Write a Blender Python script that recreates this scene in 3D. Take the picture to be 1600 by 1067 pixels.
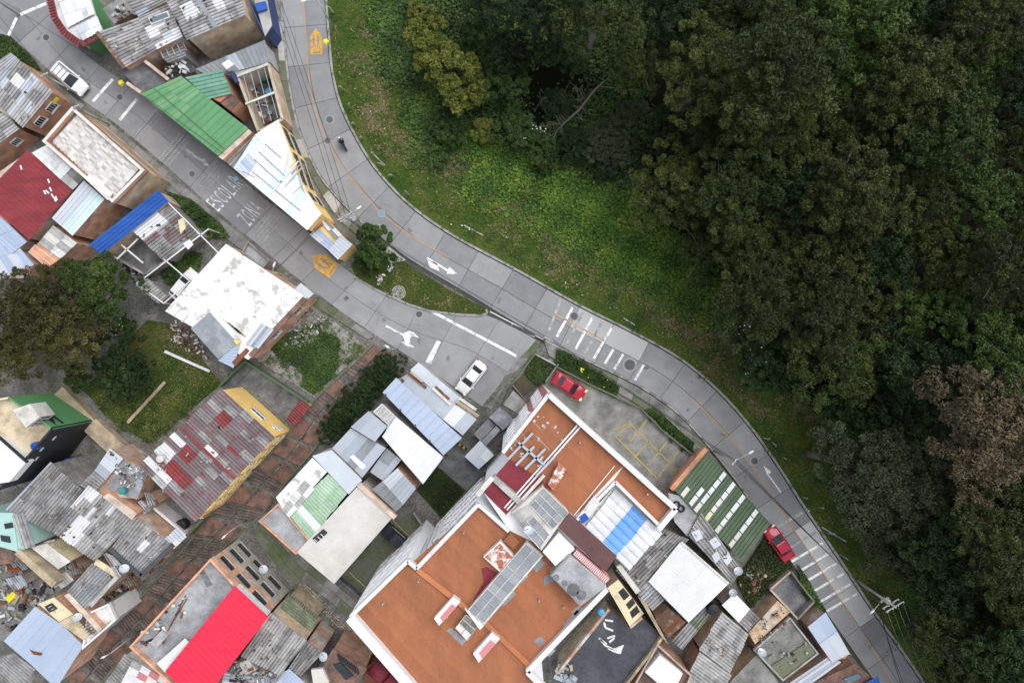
import bpy, bmesh, math, random
import numpy as np
from mathutils import Vector, Matrix
from mathutils.geometry import delaunay_2d_cdt

for o in list(bpy.data.objects):
    bpy.data.objects.remove(o)
SC = bpy.context.scene
COL = SC.collection
R = math.radians

# ------------------------------------------------------------------ camera
CAM_H = 80.0                       # metres above the road
FPX = 1600 * 24 / 36               # focal length in photo pixels
cam_d = bpy.data.cameras.new('camera')
cam_d.lens = 24
cam_d.sensor_width = 36
cam_d.clip_start = 0.5
cam_d.clip_end = 2000
cam = bpy.data.objects.new('camera', cam_d)
cam.location = (0, 0, CAM_H)
cam.rotation_euler = (0, 0, 0)
COL.objects.link(cam)
SC.camera = cam

# ------------------------------------------------------------------ sky, sun, exposure
SUN_EL, SUN_AZ = 62.0, 50.0
w = bpy.data.worlds.new('World')
SC.world = w
w.use_nodes = True
nt = w.node_tree
nt.nodes.clear()
sky = nt.nodes.new('ShaderNodeTexSky')
sky.sky_type = 'NISHITA'
sky.sun_disc = False
sky.sun_elevation = R(SUN_EL)
sky.sun_rotation = R(SUN_AZ)
sky.altitude = 2600
sky.air_density = 1.0
sky.dust_density = 6.0
hs = nt.nodes.new('ShaderNodeHueSaturation')
hs.inputs['Saturation'].default_value = 0.30      # an overcast, nearly white sky
bg = nt.nodes.new('ShaderNodeBackground')
bg.inputs['Strength'].default_value = 0.15
wo = nt.nodes.new('ShaderNodeOutputWorld')
nt.links.new(sky.outputs[0], hs.inputs['Color'])
nt.links.new(hs.outputs[0], bg.inputs[0])
nt.links.new(bg.outputs[0], wo.inputs[0])
sun_d = bpy.data.lights.new('sun', 'SUN')
sun_d.energy = 1.5
sun_d.angle = R(50)
sun_d.color = (1.0, 0.985, 0.96)
sun = bpy.data.objects.new('sun', sun_d)
sun.rotation_euler = (R(90 - SUN_EL), 0, R(180 - SUN_AZ))
sun.location = (0, 0, 150)
COL.objects.link(sun)
vs = SC.view_settings
vs.view_transform = 'Standard'
vs.look = 'None'
vs.gamma = 1
vs.exposure = 0.9
vs.use_curve_mapping = False
SC.render.engine = 'CYCLES'
SC.cycles.use_denoising = True
try:
    SC.cycles.denoiser = 'OPENIMAGEDENOISE'
except Exception:
    pass
SC.cycles.max_bounces = 6
SC.cycles.diffuse_bounces = 3
SC.cycles.transparent_max_bounces = 6

# ------------------------------------------------------------------ terrain and pixel-to-place helpers
def P(px, py, z=0.0):
    """the place at height z that the photo shows at pixel (px, py)"""
    k = (CAM_H - z) / FPX
    return Vector(((px - 800) * k, -(py - 533.5) * k, z))

PAIRS_MAIN = [((437,-80),(502,-80)),((441,0),(507,0)),((447,71),(512,66)),((455,140),(518,120)),((470,205),(535,178)),
 ((500,272),(574,250)),((540,320),(615,300)),((585,362),(658,338)),((640,405),(716,376)),((728,457),(800,421)),
 ((836,522),(905,480)),((927,566),(985,520)),((1000,602),(1060,562)),((1061,645),(1120,612)),((1111,699),(1170,668)),
 ((1162,764),(1215,732)),((1205,830),(1255,795)),((1258,910),(1310,876)),((1308,980),(1362,955)),((1350,1040),(1410,1022)),
 ((1400,1110),(1455,1090)),((1450,1190),(1505,1170))]
OUT = np.array([[(q[0]-800)*.075, -(q[1]-533.5)*.075] for _, q in PAIRS_MAIN])
OUT = np.vstack([[OUT[0,0]-4, 220], OUT, [OUT[-1,0]+60, -140]])

def softplus(t, k=1.2):
    return np.where(t * k > 30, t, np.log1p(np.exp(np.clip(t * k, -40, 30))) / k)

def gzv(x, y):
    x = np.asarray(x, float); y = np.asarray(y, float)
    xr, yr = (440-800)*.075, -(430-533.5)*.075
    t = (x - xr) * -.52 + (y - yr) * -.85
    z = -0.13 * softplus(np.minimum(t, 75) - 7)
    best = np.full(x.shape, 1e9); side = np.zeros(x.shape)
    for i in range(len(OUT) - 1):
        a, b = OUT[i], OUT[i+1]
        d = b - a
        u = np.clip(((x-a[0])*d[0] + (y-a[1])*d[1]) / (d @ d), 0, 1)
        ex, ey = x - a[0] - u*d[0], y - a[1] - u*d[1]
        q = np.hypot(ex, ey)
        cr = d[0]*(y-a[1]) - d[1]*(x-a[0])
        m = q < best
        best = np.where(m, q, best); side = np.where(m, cr, side)
    dist = np.where(side > 0, best, -best)
    up = 0.11 * softplus(np.minimum(dist, 75) - 7)
    return z + np.where(dist > 0, up, 0)

_SEG = [(float(a[0]), float(a[1]), float(b[0]-a[0]), float(b[1]-a[1])) for a, b in zip(OUT, OUT[1:])]
def _sp(t, k=1.2):
    return t if t*k > 30 else (math.log1p(math.exp(max(-40, t*k)))/k)
def gz(x, y):
    t = (x + 27.0) * -.52 + (y - 7.7625) * -.85
    z = -0.13 * _sp(min(t, 75) - 7)
    best, side = 1e18, 0
    for ax, ay, dx, dy in _SEG:
        px, py = x-ax, y-ay
        u = min(1, max(0, (px*dx + py*dy)/(dx*dx + dy*dy)))
        q = (px-u*dx)**2 + (py-u*dy)**2
        if q < best:
            best = q; side = dx*py - dy*px
    if side > 0:
        z += 0.11 * _sp(min(math.sqrt(best), 75) - 7)
    return z

def G(px, py, dz=0.0):
    z = 0.0
    for _ in range(5):
        p = P(px, py, z + dz)
        z = gz(p.x, p.y)
    return P(px, py, z + dz)

# ------------------------------------------------------------------ mesh helpers
class MB:
    def __init__(s):
        s.v = []; s.f = []; s.sm = False
    def add(s, vs, fs):
        n = len(s.v)
        s.v += [tuple(p) for p in vs]
        s.f += [tuple(i + n for i in f) for f in fs]
        return s
    def prism(s, poly, z0, z1):
        """poly: world points (x, y[, z]); z0 / z1 numbers, or None for z1 = each point's own z"""
        pts = [Vector(p) if len(p) == 3 else Vector((p[0], p[1], 0)) for p in poly]
        if sum(pts[i].x*pts[(i+1) % len(pts)].y - pts[(i+1) % len(pts)].x*pts[i].y for i in range(len(pts))) < 0:
            pts = pts[::-1]
        n = len(pts)
        top = [(p.x, p.y, p.z if z1 is None else z1) for p in pts]
        bot = [(p.x, p.y, z0 if not callable(z0) else z0(p)) for p in pts]
        fs = [tuple(range(n, 2*n)), tuple(range(n-1, -1, -1))]
        fs += [(i, (i+1) % n, n + (i+1) % n, n + i) for i in range(n)]
        return s.add(bot + top, fs)
    def box(s, c, size, rz=0.0, tilt=None):
        cx, cy, cz = c; sx, sy, sz = [q/2 for q in size]
        m = Matrix.Rotation(rz, 3, 'Z')
        if tilt:
            m = m @ Matrix.Rotation(tilt, 3, 'Y')
        vs = [Vector(c) + m @ Vector((a*sx, b*sy, d*sz)) for d in (-1, 1) for a, b in ((-1,-1),(1,-1),(1,1),(-1,1))]
        return s.add(vs, [(3,2,1,0),(4,5,6,7),(0,1,5,4),(1,2,6,5),(2,3,7,6),(3,0,4,7)])
    def bar(s, a, b, wd, ht=None):
        """rectangular bar from a to b"""
        a = Vector(a); b = Vector(b); ht = ht or wd
        d = (b - a).normalized()
        up = Vector((0,0,1)) if abs(d.z) < .95 else Vector((1,0,0))
        x = d.cross(up).normalized() * wd/2
        y = x.cross(d).normalized() * ht/2
        vs = [a-x-y, a+x-y, a+x+y, a-x+y, b-x-y, b+x-y, b+x+y, b-x+y]
        return s.add(vs, [(3,2,1,0),(4,5,6,7),(0,1,5,4),(1,2,6,5),(2,3,7,6),(3,0,4,7)])
    def tube(s, pts, rad, n=8, cap=True):
        pts = [Vector(p) for p in pts]
        rad = rad if isinstance(rad, (list, tuple)) else [rad]*len(pts)
        base = len(s.v); vs = []; fs = []
        for i, p in enumerate(pts):
            d = (pts[min(i+1, len(pts)-1)] - pts[max(i-1, 0)]).normalized()
            up = Vector((0,0,1)) if abs(d.z) < .9 else Vector((1,0,0))
            x = d.cross(up).normalized(); y = x.cross(d)
            for k in range(n):
                a = 2*math.pi*k/n
                vs.append(p + (x*math.cos(a) + y*math.sin(a))*rad[i])
        for i in range(len(pts)-1):
            for k in range(n):
                fs.append((i*n+k, i*n+(k+1) % n, (i+1)*n+(k+1) % n, (i+1)*n+k))
        if cap:
            fs.append(tuple(range(n-1, -1, -1)))
            fs.append(tuple(range((len(pts)-1)*n, len(pts)*n)))
        return s.add(vs, fs)
    def lathe(s, prof, n=20, c=(0,0,0)):
        vs = []; fs = []
        for r, z in prof:
            for k in range(n):
                a = 2*math.pi*k/n
                vs.append((c[0]+r*math.cos(a), c[1]+r*math.sin(a), c[2]+z))
        for i in range(len(prof)-1):
            for k in range(n):
                fs.append((i*n+k, i*n+(k+1) % n, (i+1)*n+(k+1) % n, (i+1)*n+k))
        fs.append(tuple(range((len(prof)-1)*n, len(prof)*n)))
        fs.append(tuple(range(n-1, -1, -1)))
        return s.add(vs, fs)
    def mesh(s, name):
        me = bpy.data.meshes.new(name)
        me.from_pydata(s.v, [], s.f)
        if s.sm:
            me.shade_smooth()
        me.update()
        return me
    def build(s, name, mat, parent=None, smooth=False):
        me = s.mesh(name)
        if smooth:
            me.shade_smooth()
        return link(name, me, mat, parent)

def link(name, me, mat, parent=None):
    if mat is not None and not me.materials:
        me.materials.append(M[mat] if isinstance(mat, str) else mat)
    o = bpy.data.objects.new(name, me)
    COL.objects.link(o)
    if parent is not None:
        adopt(o, parent)
    return o

def adopt(o, parent):
    o.parent = parent
    o.matrix_parent_inverse = Matrix.Translation(-WL.get(parent.name, Vector((0,0,0))))

WL = {}      # world location of parent empties
def tag(o, label=None, cat=None, group=None, kind=None):
    if label: o['label'] = label
    if cat: o['category'] = cat
    if group: o['group'] = group
    if kind: o['kind'] = kind
    return o

def thing(name, label, cat, loc=(0,0,0), group=None, kind=None):
    o = bpy.data.objects.new(name, None)
    o.empty_display_size = .3
    COL.objects.link(o)
    o.location = loc
    WL[o.name] = Vector(loc)
    return tag(o, label, cat, group, kind)

def clone(o, parent=None):
    c = o.copy()
    COL.objects.link(c)
    WL[c.name] = Vector(c.location)
    if parent is not None:
        c.parent = parent
    for ch in o.children:
        clone(ch, c)
    return c

def in_poly(x, y, poly):
    x = np.asarray(x); y = np.asarray(y)
    r = np.zeros(x.shape, bool)
    n = len(poly)
    for i in range(n):
        x0, y0 = poly[i][:2]; x1, y1 = poly[(i+1) % n][:2]
        if y0 == y1: continue
        c = ((y0 > y) != (y1 > y)) & (x < (x1-x0)*(y-y0)/(y1-y0) + x0)
        r ^= c
    return r

def patch(name, poly_px, dz, mat, step=2.5, kind='structure', parent=None):
    """a sheet laid on the terrain, outlined in photo pixels on the ground"""
    pw = [G(*p) for p in poly_px]
    xs = [p.x for p in pw]; ys = [p.y for p in pw]
    gx, gy = np.meshgrid(np.arange(min(xs)+step*.3, max(xs), step), np.arange(min(ys)+step*.3, max(ys), step))
    gx = gx.ravel(); gy = gy.ravel()
    m = in_poly(gx, gy, [(p.x, p.y) for p in pw])
    pts = [Vector((p.x, p.y)) for p in pw] + [Vector((a, b)) for a, b in zip(gx[m], gy[m])]
    n = len(pw)
    res = delaunay_2d_cdt(pts, [(i, (i+1) % n) for i in range(n)], [], 1, 1e-4)
    co = res[0]
    X = np.array([v.x for v in co]); Y = np.array([v.y for v in co])
    Z = gzv(X, Y) + dz
    b = MB()
    b.add(list(zip(X, Y, Z)), [tuple(f) for f in res[2]])
    o = b.build(name, mat, parent)
    if kind: o['kind'] = kind
    return o

def catmull(pts, n):
    """n samples per span"""
    pts = [Vector(p) for p in pts]
    ext = [pts[0]*2 - pts[1]] + pts + [pts[-1]*2 - pts[-2]]
    out = []
    for i in range(1, len(ext)-2):
        p0, p1, p2, p3 = ext[i-1:i+3]
        for k in range(n):
            t = k/n
            out.append(.5*((2*p1) + (p2-p0)*t + (2*p0-5*p1+4*p2-p3)*t*t + (3*p1-p0-3*p2+p3)*t**3))
    out.append(pts[-1])
    return out

def offset(poly, d):
    """inset (d > 0) a world polygon; keeps z"""
    pts = [Vector(p) for p in poly]
    A = sum(pts[i].x*pts[(i+1) % len(pts)].y - pts[(i+1) % len(pts)].x*pts[i].y for i in range(len(pts)))
    sg = 1 if A > 0 else -1
    out = []
    n = len(pts)
    for i in range(n):
        a, b, c = pts[i-1], pts[i], pts[(i+1) % n]
        e1 = (b-a).to_2d().normalized(); e2 = (c-b).to_2d().normalized()
        n1 = Vector((-e1.y, e1.x))*sg; n2 = Vector((-e2.y, e2.x))*sg
        m = n1 + n2
        if m.length < 1e-4:
            m = n1
        m = m.normalized()
        k = d / max(.4, m.dot(n1))
        out.append(Vector((b.x + m.x*k, b.y + m.y*k, b.z)))
    return out

# ------------------------------------------------------------------ materials
M = {}
def mat(name, rgb, var=.12, rough=.8, metal=0.0, scale=.6, stain=None, amt=.0, sscale=.35, bump=.0, bscale=8., rnd=.1, spec=.3, sharp=.12, stretch=None, fine=6.0):
    """colour with cloudy and fine variation, optional stains with their own shape, per-piece tint"""
    m = bpy.data.materials.new(name)
    m.use_nodes = True
    n = m.node_tree.nodes; L = m.node_tree.links
    bs = n['Principled BSDF']
    bs.inputs['Roughness'].default_value = rough
    bs.inputs['Metallic'].default_value = metal
    bs.inputs['Specular IOR Level'].default_value = spec
    geo = n.new('ShaderNodeNewGeometry')
    pos = geo.outputs['Position']
    if stretch:
        mp = n.new('ShaderNodeMapping')
        mp.inputs['Rotation'].default_value = (0, 0, stretch[0])
        mp.inputs['Scale'].default_value = (stretch[1], stretch[2], 1)
        L.new(pos, mp.inputs['Vector']); pos = mp.outputs[0]
    def noise(sc, det=4, ro=.6):
        t = n.new('ShaderNodeTexNoise')
        t.inputs['Scale'].default_value = sc
        t.inputs['Detail'].default_value = det
        t.inputs['Roughness'].default_value = ro
        L.new(pos, t.inputs['Vector'])
        return t.outputs['Fac']
    def ramp(src, a, b, ca, cb):
        r = n.new('ShaderNodeMapRange')
        r.inputs['From Min'].default_value = a; r.inputs['From Max'].default_value = b
        r.inputs['To Min'].default_value = ca; r.inputs['To Max'].default_value = cb
        L.new(src, r.inputs['Value'])
        return r.outputs[0]
    def mul(a, b):
        t = n.new('ShaderNodeMath'); t.operation = 'MULTIPLY'
        L.new(a, t.inputs[0]); L.new(b, t.inputs[1])
        return t.outputs[0]
    v = mul(ramp(noise(scale), .3, .7, 1-var, 1+var), ramp(noise(fine, 3), .3, .7, 1-var*.7, 1+var*.7))
    oi = n.new('ShaderNodeObjectInfo')
    v = mul(v, ramp(oi.outputs['Random'], 0, 1, 1-rnd, 1+rnd))
    base = n.new('ShaderNodeRGB'); base.outputs[0].default_value = (*rgb, 1)
    col = base.outputs[0]
    if stain:
        st = n.new('ShaderNodeRGB'); st.outputs[0].default_value = (*stain, 1)
        mx = n.new('ShaderNodeMix'); mx.data_type = 'RGBA'
        th = .72 - amt*.45
        L.new(ramp(noise(sscale, 7, .68), th - sharp/2, th + sharp/2, 0, 1), mx.inputs['Factor'])
        L.new(col, mx.inputs['A']); L.new(st.outputs[0], mx.inputs['B'])
        col = mx.outputs['Result']
    sc = n.new('ShaderNodeVectorMath'); sc.operation = 'SCALE'
    L.new(col, sc.inputs[0]); L.new(v, sc.inputs['Scale'])
    L.new(sc.outputs[0], bs.inputs['Base Color'])
    if bump:
        bp = n.new('ShaderNodeBump')
        bp.inputs['Strength'].default_value = bump
        bp.inputs['Distance'].default_value = .05
        L.new(noise(bscale, 5), bp.inputs['Height'])
        L.new(bp.outputs[0], bs.inputs['Normal'])
    M[name] = m
    return m

def brick_mat(name, c1, c2, mortar, sc=1.0, plaster=None, pamt=.4):
    """brickwork for vertical walls: bricks run along the wall, courses up z"""
    m = bpy.data.materials.new(name); m.use_nodes = True
    n = m.node_tree.nodes; L = m.node_tree.links
    bs = n['Principled BSDF']; bs.inputs['Roughness'].default_value = .9
    geo = n.new('ShaderNodeNewGeometry')
    sp = n.new('ShaderNodeSeparateXYZ'); L.new(geo.outputs['Position'], sp.inputs[0])
    sn = n.new('ShaderNodeSeparateXYZ'); L.new(geo.outputs['True Normal'], sn.inputs[0])
    a = n.new('ShaderNodeMath'); a.operation = 'MULTIPLY'; L.new(sp.outputs[0], a.inputs[0]); L.new(sn.outputs[1], a.inputs[1])
    b = n.new('ShaderNodeMath'); b.operation = 'MULTIPLY'; L.new(sp.outputs[1], b.inputs[0]); L.new(sn.outputs[0], b.inputs[1])
    d = n.new('ShaderNodeMath'); d.operation = 'SUBTRACT'; L.new(a.outputs[0], d.inputs[0]); L.new(b.outputs[0], d.inputs[1])
    cb = n.new('ShaderNodeCombineXYZ'); L.new(d.outputs[0], cb.inputs[0]); L.new(sp.outputs[2], cb.inputs[1])
    br = n.new('ShaderNodeTexBrick')
    br.inputs['Scale'].default_value = sc
    br.inputs['Brick Width'].default_value = .4; br.inputs['Row Height'].default_value = .16
    br.inputs['Mortar Size'].default_value = .02
    br.inputs['Color1'].default_value = (*c1, 1); br.inputs['Color2'].default_value = (*c2, 1); br.inputs['Mortar'].default_value = (*mortar, 1)
    L.new(cb.outputs[0], br.inputs['Vector'])
    nz = n.new('ShaderNodeTexNoise'); nz.inputs['Scale'].default_value = .9; nz.inputs['Detail'].default_value = 6
    L.new(geo.outputs['Position'], nz.inputs['Vector'])
    mr = n.new('ShaderNodeMapRange'); mr.inputs['From Min'].default_value = .3; mr.inputs['From Max'].default_value = .7
    mr.inputs['To Min'].default_value = .65; mr.inputs['To Max'].default_value = 1.3
    L.new(nz.outputs['Fac'], mr.inputs['Value'])
    col = br.outputs['Color']
    if plaster:
        mx = n.new('ShaderNodeMix'); mx.data_type = 'RGBA'
        m2 = n.new('ShaderNodeMapRange'); th = .7 - pamt*.4
        m2.inputs['From Min'].default_value = th; m2.inputs['From Max'].default_value = th + .05
        n2 = n.new('ShaderNodeTexNoise'); n2.inputs['Scale'].default_value = .5; n2.inputs['Detail'].default_value = 8
        L.new(geo.outputs['Position'], n2.inputs['Vector']); L.new(n2.outputs['Fac'], m2.inputs['Value'])
        L.new(m2.outputs[0], mx.inputs['Factor']); L.new(col, mx.inputs['A'])
        mx.inputs['B'].default_value = (*plaster, 1)
        col = mx.outputs['Result']
    s2 = n.new('ShaderNodeVectorMath'); s2.operation = 'SCALE'
    L.new(col, s2.inputs[0]); L.new(mr.outputs[0], s2.inputs['Scale'])
    L.new(s2.outputs[0], bs.inputs['Base Color'])
    M[name] = m

def leaf_mat(name, c1, c2, c3=None, rough=.6, sc=.5):
    """foliage: tint varies leaf by leaf (stored id), clump by clump and tree by tree"""
    m = bpy.data.materials.new(name); m.use_nodes = True
    n = m.node_tree.nodes; L = m.node_tree.links
    bs = n['Principled BSDF']; bs.inputs['Roughness'].default_value = rough
    bs.inputs['Specular IOR Level'].default_value = .25
    at = n.new('ShaderNodeAttribute'); at.attribute_name = 'tint'
    oi = n.new('ShaderNodeObjectInfo')
    cr = n.new('ShaderNodeValToRGB')
    e = cr.color_ramp.elements
    e[0].position = 0; e[0].color = (*c1, 1)
    e[1].position = 1; e[1].color = (*(c3 or c2), 1)
    k = e.new(.55); k.color = (*c2, 1)
    L.new(at.outputs['Fac'], cr.inputs['Fac'])
    mr = n.new('ShaderNodeMapRange'); mr.inputs['To Min'].default_value = .72; mr.inputs['To Max'].default_value = 1.28
    L.new(oi.outputs['Random'], mr.inputs['Value'])
    s2 = n.new('ShaderNodeVectorMath'); s2.operation = 'SCALE'
    L.new(cr.outputs[0], s2.inputs[0]); L.new(mr.outputs[0], s2.inputs['Scale'])
    L.new(s2.outputs[0], bs.inputs['Base Color'])
    M[name] = m

def ground_mat(name, cols, scales, thr, bump=.4):
    """layers of ground cover: cols[0] base, then patches of the others with noise thresholds"""
    m = bpy.data.materials.new(name); m.use_nodes = True
    n = m.node_tree.nodes; L = m.node_tree.links
    bs = n['Principled BSDF']; bs.inputs['Roughness'].default_value = .95
    bs.inputs['Specular IOR Level'].default_value = .1
    geo = n.new('ShaderNodeNewGeometry')
    col = None
    for i, c in enumerate(cols):
        if i == 0:
            r = n.new('ShaderNodeRGB'); r.outputs[0].default_value = (*c, 1); col = r.outputs[0]; continue
        t = n.new('ShaderNodeTexNoise'); t.inputs['Scale'].default_value = scales[i-1]; t.inputs['Detail'].default_value = 8
        t.inputs['Roughness'].default_value = .7
        mp = n.new('ShaderNodeMapping'); mp.inputs['Location'].default_value = (17.3*i, 5.1*i, 0)
        L.new(geo.outputs['Position'], mp.inputs[0]); L.new(mp.outputs[0], t.inputs['Vector'])
        mr = n.new('ShaderNodeMapRange'); mr.inputs['From Min'].default_value = thr[i-1]-.06; mr.inputs['From Max'].default_value = thr[i-1]+.06
        L.new(t.outputs['Fac'], mr.inputs['Value'])
        mx = n.new('ShaderNodeMix'); mx.data_type = 'RGBA'
        L.new(mr.outputs[0], mx.inputs['Factor']); L.new(col, mx.inputs['A']); mx.inputs['B'].default_value = (*c, 1)
        col = mx.outputs['Result']
    t = n.new('ShaderNodeTexNoise'); t.inputs['Scale'].default_value = 5; t.inputs['Detail'].default_value = 6
    L.new(geo.outputs['Position'], t.inputs['Vector'])
    mr = n.new('ShaderNodeMapRange'); mr.inputs['From Min'].default_value = .3; mr.inputs['From Max'].default_value = .7
    mr.inputs['To Min'].default_value = .6; mr.inputs['To Max'].default_value = 1.4
    L.new(t.outputs['Fac'], mr.inputs['Value'])
    s2 = n.new('ShaderNodeVectorMath'); s2.operation = 'SCALE'
    L.new(col, s2.inputs[0]); L.new(mr.outputs[0], s2.inputs['Scale'])
    L.new(s2.outputs[0], bs.inputs['Base Color'])
    bp = n.new('ShaderNodeBump'); bp.inputs['Strength'].default_value = bump; bp.inputs['Distance'].default_value = .1
    L.new(t.outputs['Fac'], bp.inputs['Height']); L.new(bp.outputs[0], bs.inputs['Normal'])
    M[name] = m

# concrete, paint, metal
mat('slab', (.265,.265,.268), .08, .85, stain=(.215,.215,.218), amt=.35, sscale=.22, sharp=.3, bump=.15, rnd=.10)
mat('slab_new', (.42,.42,.41), .06, .85, stain=(.34,.34,.335), amt=.3, sscale=.3, sharp=.3, bump=.1, rnd=.05)
mat('slab_dark', (.21,.213,.22), .09, .85, stain=(.23,.23,.23), amt=.3, sscale=.3, sharp=.3, bump=.15, rnd=.10)
mat('kerb', (.33,.325,.31), .15, .9, stain=(.14,.14,.12), amt=.4, sscale=1.2, bump=.2)
mat('road_stain', (.15,.15,.152), .15, .85, stain=(.2,.2,.2), amt=.5, sscale=2.0, sharp=.3, rnd=.15)
mat('joint_soil', (.06,.06,.055), .3, .95, stain=(.06,.09,.03), amt=.3, sscale=.8)
mat('concrete', (.24,.235,.225), .16, .9, stain=(.12,.12,.105), amt=.45, sscale=.5, sharp=.25, bump=.2)
mat('concrete_pale', (.42,.41,.39), .14, .9, stain=(.22,.21,.19), amt=.4, sscale=.5, sharp=.3, bump=.15)
mat('concrete_dark', (.12,.122,.125), .2, .9, stain=(.2,.2,.2), amt=.35, sscale=.6, sharp=.25, bump=.2)
mat('concrete_mossy', (.17,.17,.14), .2, .95, stain=(.08,.10,.04), amt=.5, sscale=.6, sharp=.25, bump=.3)
mat('terrace_grey', (.36,.37,.38), .15, .8, stain=(.17,.17,.175), amt=.5, sscale=.35, sharp=.3)
mat('terrace_cream', (.47,.43,.37), .06, .8, stain=(.62,.60,.57), amt=.5, sscale=.2, sharp=.35)
mat('terrace_beige', (.56,.47,.33), .12, .85, stain=(.35,.28,.18), amt=.4, sscale=.8, sharp=.2)
mat('tar', (.035,.038,.045), .3, .6, stain=(.075,.08,.09), amt=.5, sscale=.25, sharp=.4)
mat('whitewash', (.66,.655,.64), .06, .75, stain=(.38,.365,.33), amt=.34, sscale=.8, sharp=.07)
mat('rusty_white', (.62,.60,.58), .1, .8, stain=(.33,.11,.06), amt=.55, sscale=1.4, sharp=.1)
mat('white_wall', (.66,.66,.665), .05, .7, stain=(.5,.5,.49), amt=.25, sscale=1.0)
mat('facade_white', (.86,.86,.865), .03, .7, rnd=.02)
mat('offwhite', (.62,.60,.55), .1, .85, stain=(.4,.38,.33), amt=.35, sscale=.7, sharp=.25)
mat('cream_wall', (.66,.56,.36), .1, .85, stain=(.4,.34,.22), amt=.3, sscale=.8)
mat('yellow_wall', (.90,.62,.21), .05, .75, stain=(.78,.52,.18), amt=.25, sscale=.8)
mat('green_wall', (.09,.24,.10), .06, .7)
mat('black_wall', (.022,.023,.027), .2, .6)
mat('mint_wall', (.36,.54,.49), .05, .7)
mat('pink_wall', (.52,.20,.20), .08, .75)
mat('maroon', (.16,.018,.028), .12, .6, stain=(.24,.03,.045), amt=.4, sscale=.5, sharp=.3)
mat('orange_roof', (.335,.125,.056), .10, .8, stain=(.26,.10,.05), amt=.45, sscale=.5, sharp=.3, stretch=(.75,1,.35), rnd=.07)
mat('orange_dark', (.225,.085,.045), .15, .85, rnd=.15)
mat('orange_trim', (.42,.16,.07), .1, .8)
mat('tan_wall', (.42,.34,.23), .18, .9, stain=(.25,.21,.15), amt=.45, sscale=.7, sharp=.2)
mat('cement_light', (.46,.43,.39), .12, .9, stain=(.36,.34,.31), amt=.4, sscale=.8)
mat('grey_plaster', (.34,.33,.32), .14, .9, stain=(.46,.45,.43), amt=.4, sscale=.8)
mat('brown_wood', (.12,.07,.045), .25, .85, stain=(.2,.14,.1), amt=.4, sscale=1.5)
mat('pale_wood', (.42,.33,.22), .2, .85)
mat('bluewall', (.03,.05,.15), .1, .6)
mat('glass_dark', (.025,.03,.035), .1, .06, spec=.5, rnd=.3)
mat('glass_blue', (.10,.16,.19), .1, .2, spec=.5)
mat('skylight', (.22,.24,.26), .1, .25, spec=.5, stain=(.30,.32,.33), amt=.35, sscale=.5, sharp=.4, rnd=.15)
mat('steel', (.42,.43,.44), .1, .45, metal=.5)
mat('dark_steel', (.05,.05,.052), .15, .5)
mat('rust', (.16,.06,.03), .3, .9)
mat('white_paint', (.74,.74,.73), .08, .7, stain=(.30,.30,.30), amt=.33, sscale=1.6, sharp=.18, rnd=.06)
mat('text_paint', (.62,.62,.62), .1, .8, stain=(.3,.3,.3), amt=.42, sscale=2.2, sharp=.2)
mat('faded_paint', (.42,.42,.42), .1, .8, stain=(.24,.24,.24), amt=.5, sscale=1.8, sharp=.2)
mat('yellow_paint', (.62,.33,.045), .08, .7, stain=(.3,.22,.12), amt=.35, sscale=1.5, sharp=.2)
mat('lot_paint', (.46,.33,.05), .1, .8, stain=(.2,.18,.12), amt=.45, sscale=1.2, sharp=.25)
mat('line_orange', (.50,.29,.125), .1, .75, stain=(.3,.24,.18), amt=.35, sscale=1.2)
mat('cast_iron', (.10,.10,.10), .2, .7, rnd=.15)
mat('blue_iron', (.16,.30,.36), .15, .7)
mat('manhole_ring', (.30,.30,.29), .15, .9)
mat('blue_plastic', (.015,.07,.35), .08, .4)
mat('teal_plastic', (.03,.22,.22), .08, .4)
mat('sky_plastic', (.08,.32,.55), .08, .4)
mat('yellow_plastic', (.75,.62,.03), .08, .4)
mat('black_plastic', (.02,.02,.022), .2, .5)
mat('pale_plastic', (.68,.67,.66), .08, .5)
mat('rubber', (.018,.018,.018), .2, .8)
mat('car_white', (.68,.69,.70), .02, .12, spec=.5, rnd=.02)
mat('car_red', (.36,.012,.03), .04, .12, spec=.5, rnd=.05)
mat('car_black', (.02,.024,.032), .05, .2, spec=.5)
mat('lamp_clear', (.7,.7,.68), .05, .15)
mat('lamp_red', (.35,.01,.01), .05, .2)
mat('skin', (.36,.2,.13), .05, .6)
mat('cloth_dark', (.02,.02,.024), .2, .9)
mat('cloth_rust', (.35,.14,.07), .15, .9)
mat('tile_a', (.50,.47,.435), .06, .7)
mat('tile_b', (.58,.56,.535), .06, .7)
mat('tile_c', (.40,.37,.335), .06, .7)
mat('brick_tile', (.215,.115,.088), .22, .9, stain=(.09,.07,.058), amt=.45, sscale=.8, sharp=.2, bump=.3, rnd=.14)
mat('step_brick', (.165,.12,.10), .25, .9, stain=(.075,.065,.055), amt=.5, sscale=.9, sharp=.2, bump=.3, rnd=.16)
mat('gutter', (.06,.062,.065), .2, .8)
mat('stone', (.27,.23,.19), .2, .9, bump=.3, rnd=.4)
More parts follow.
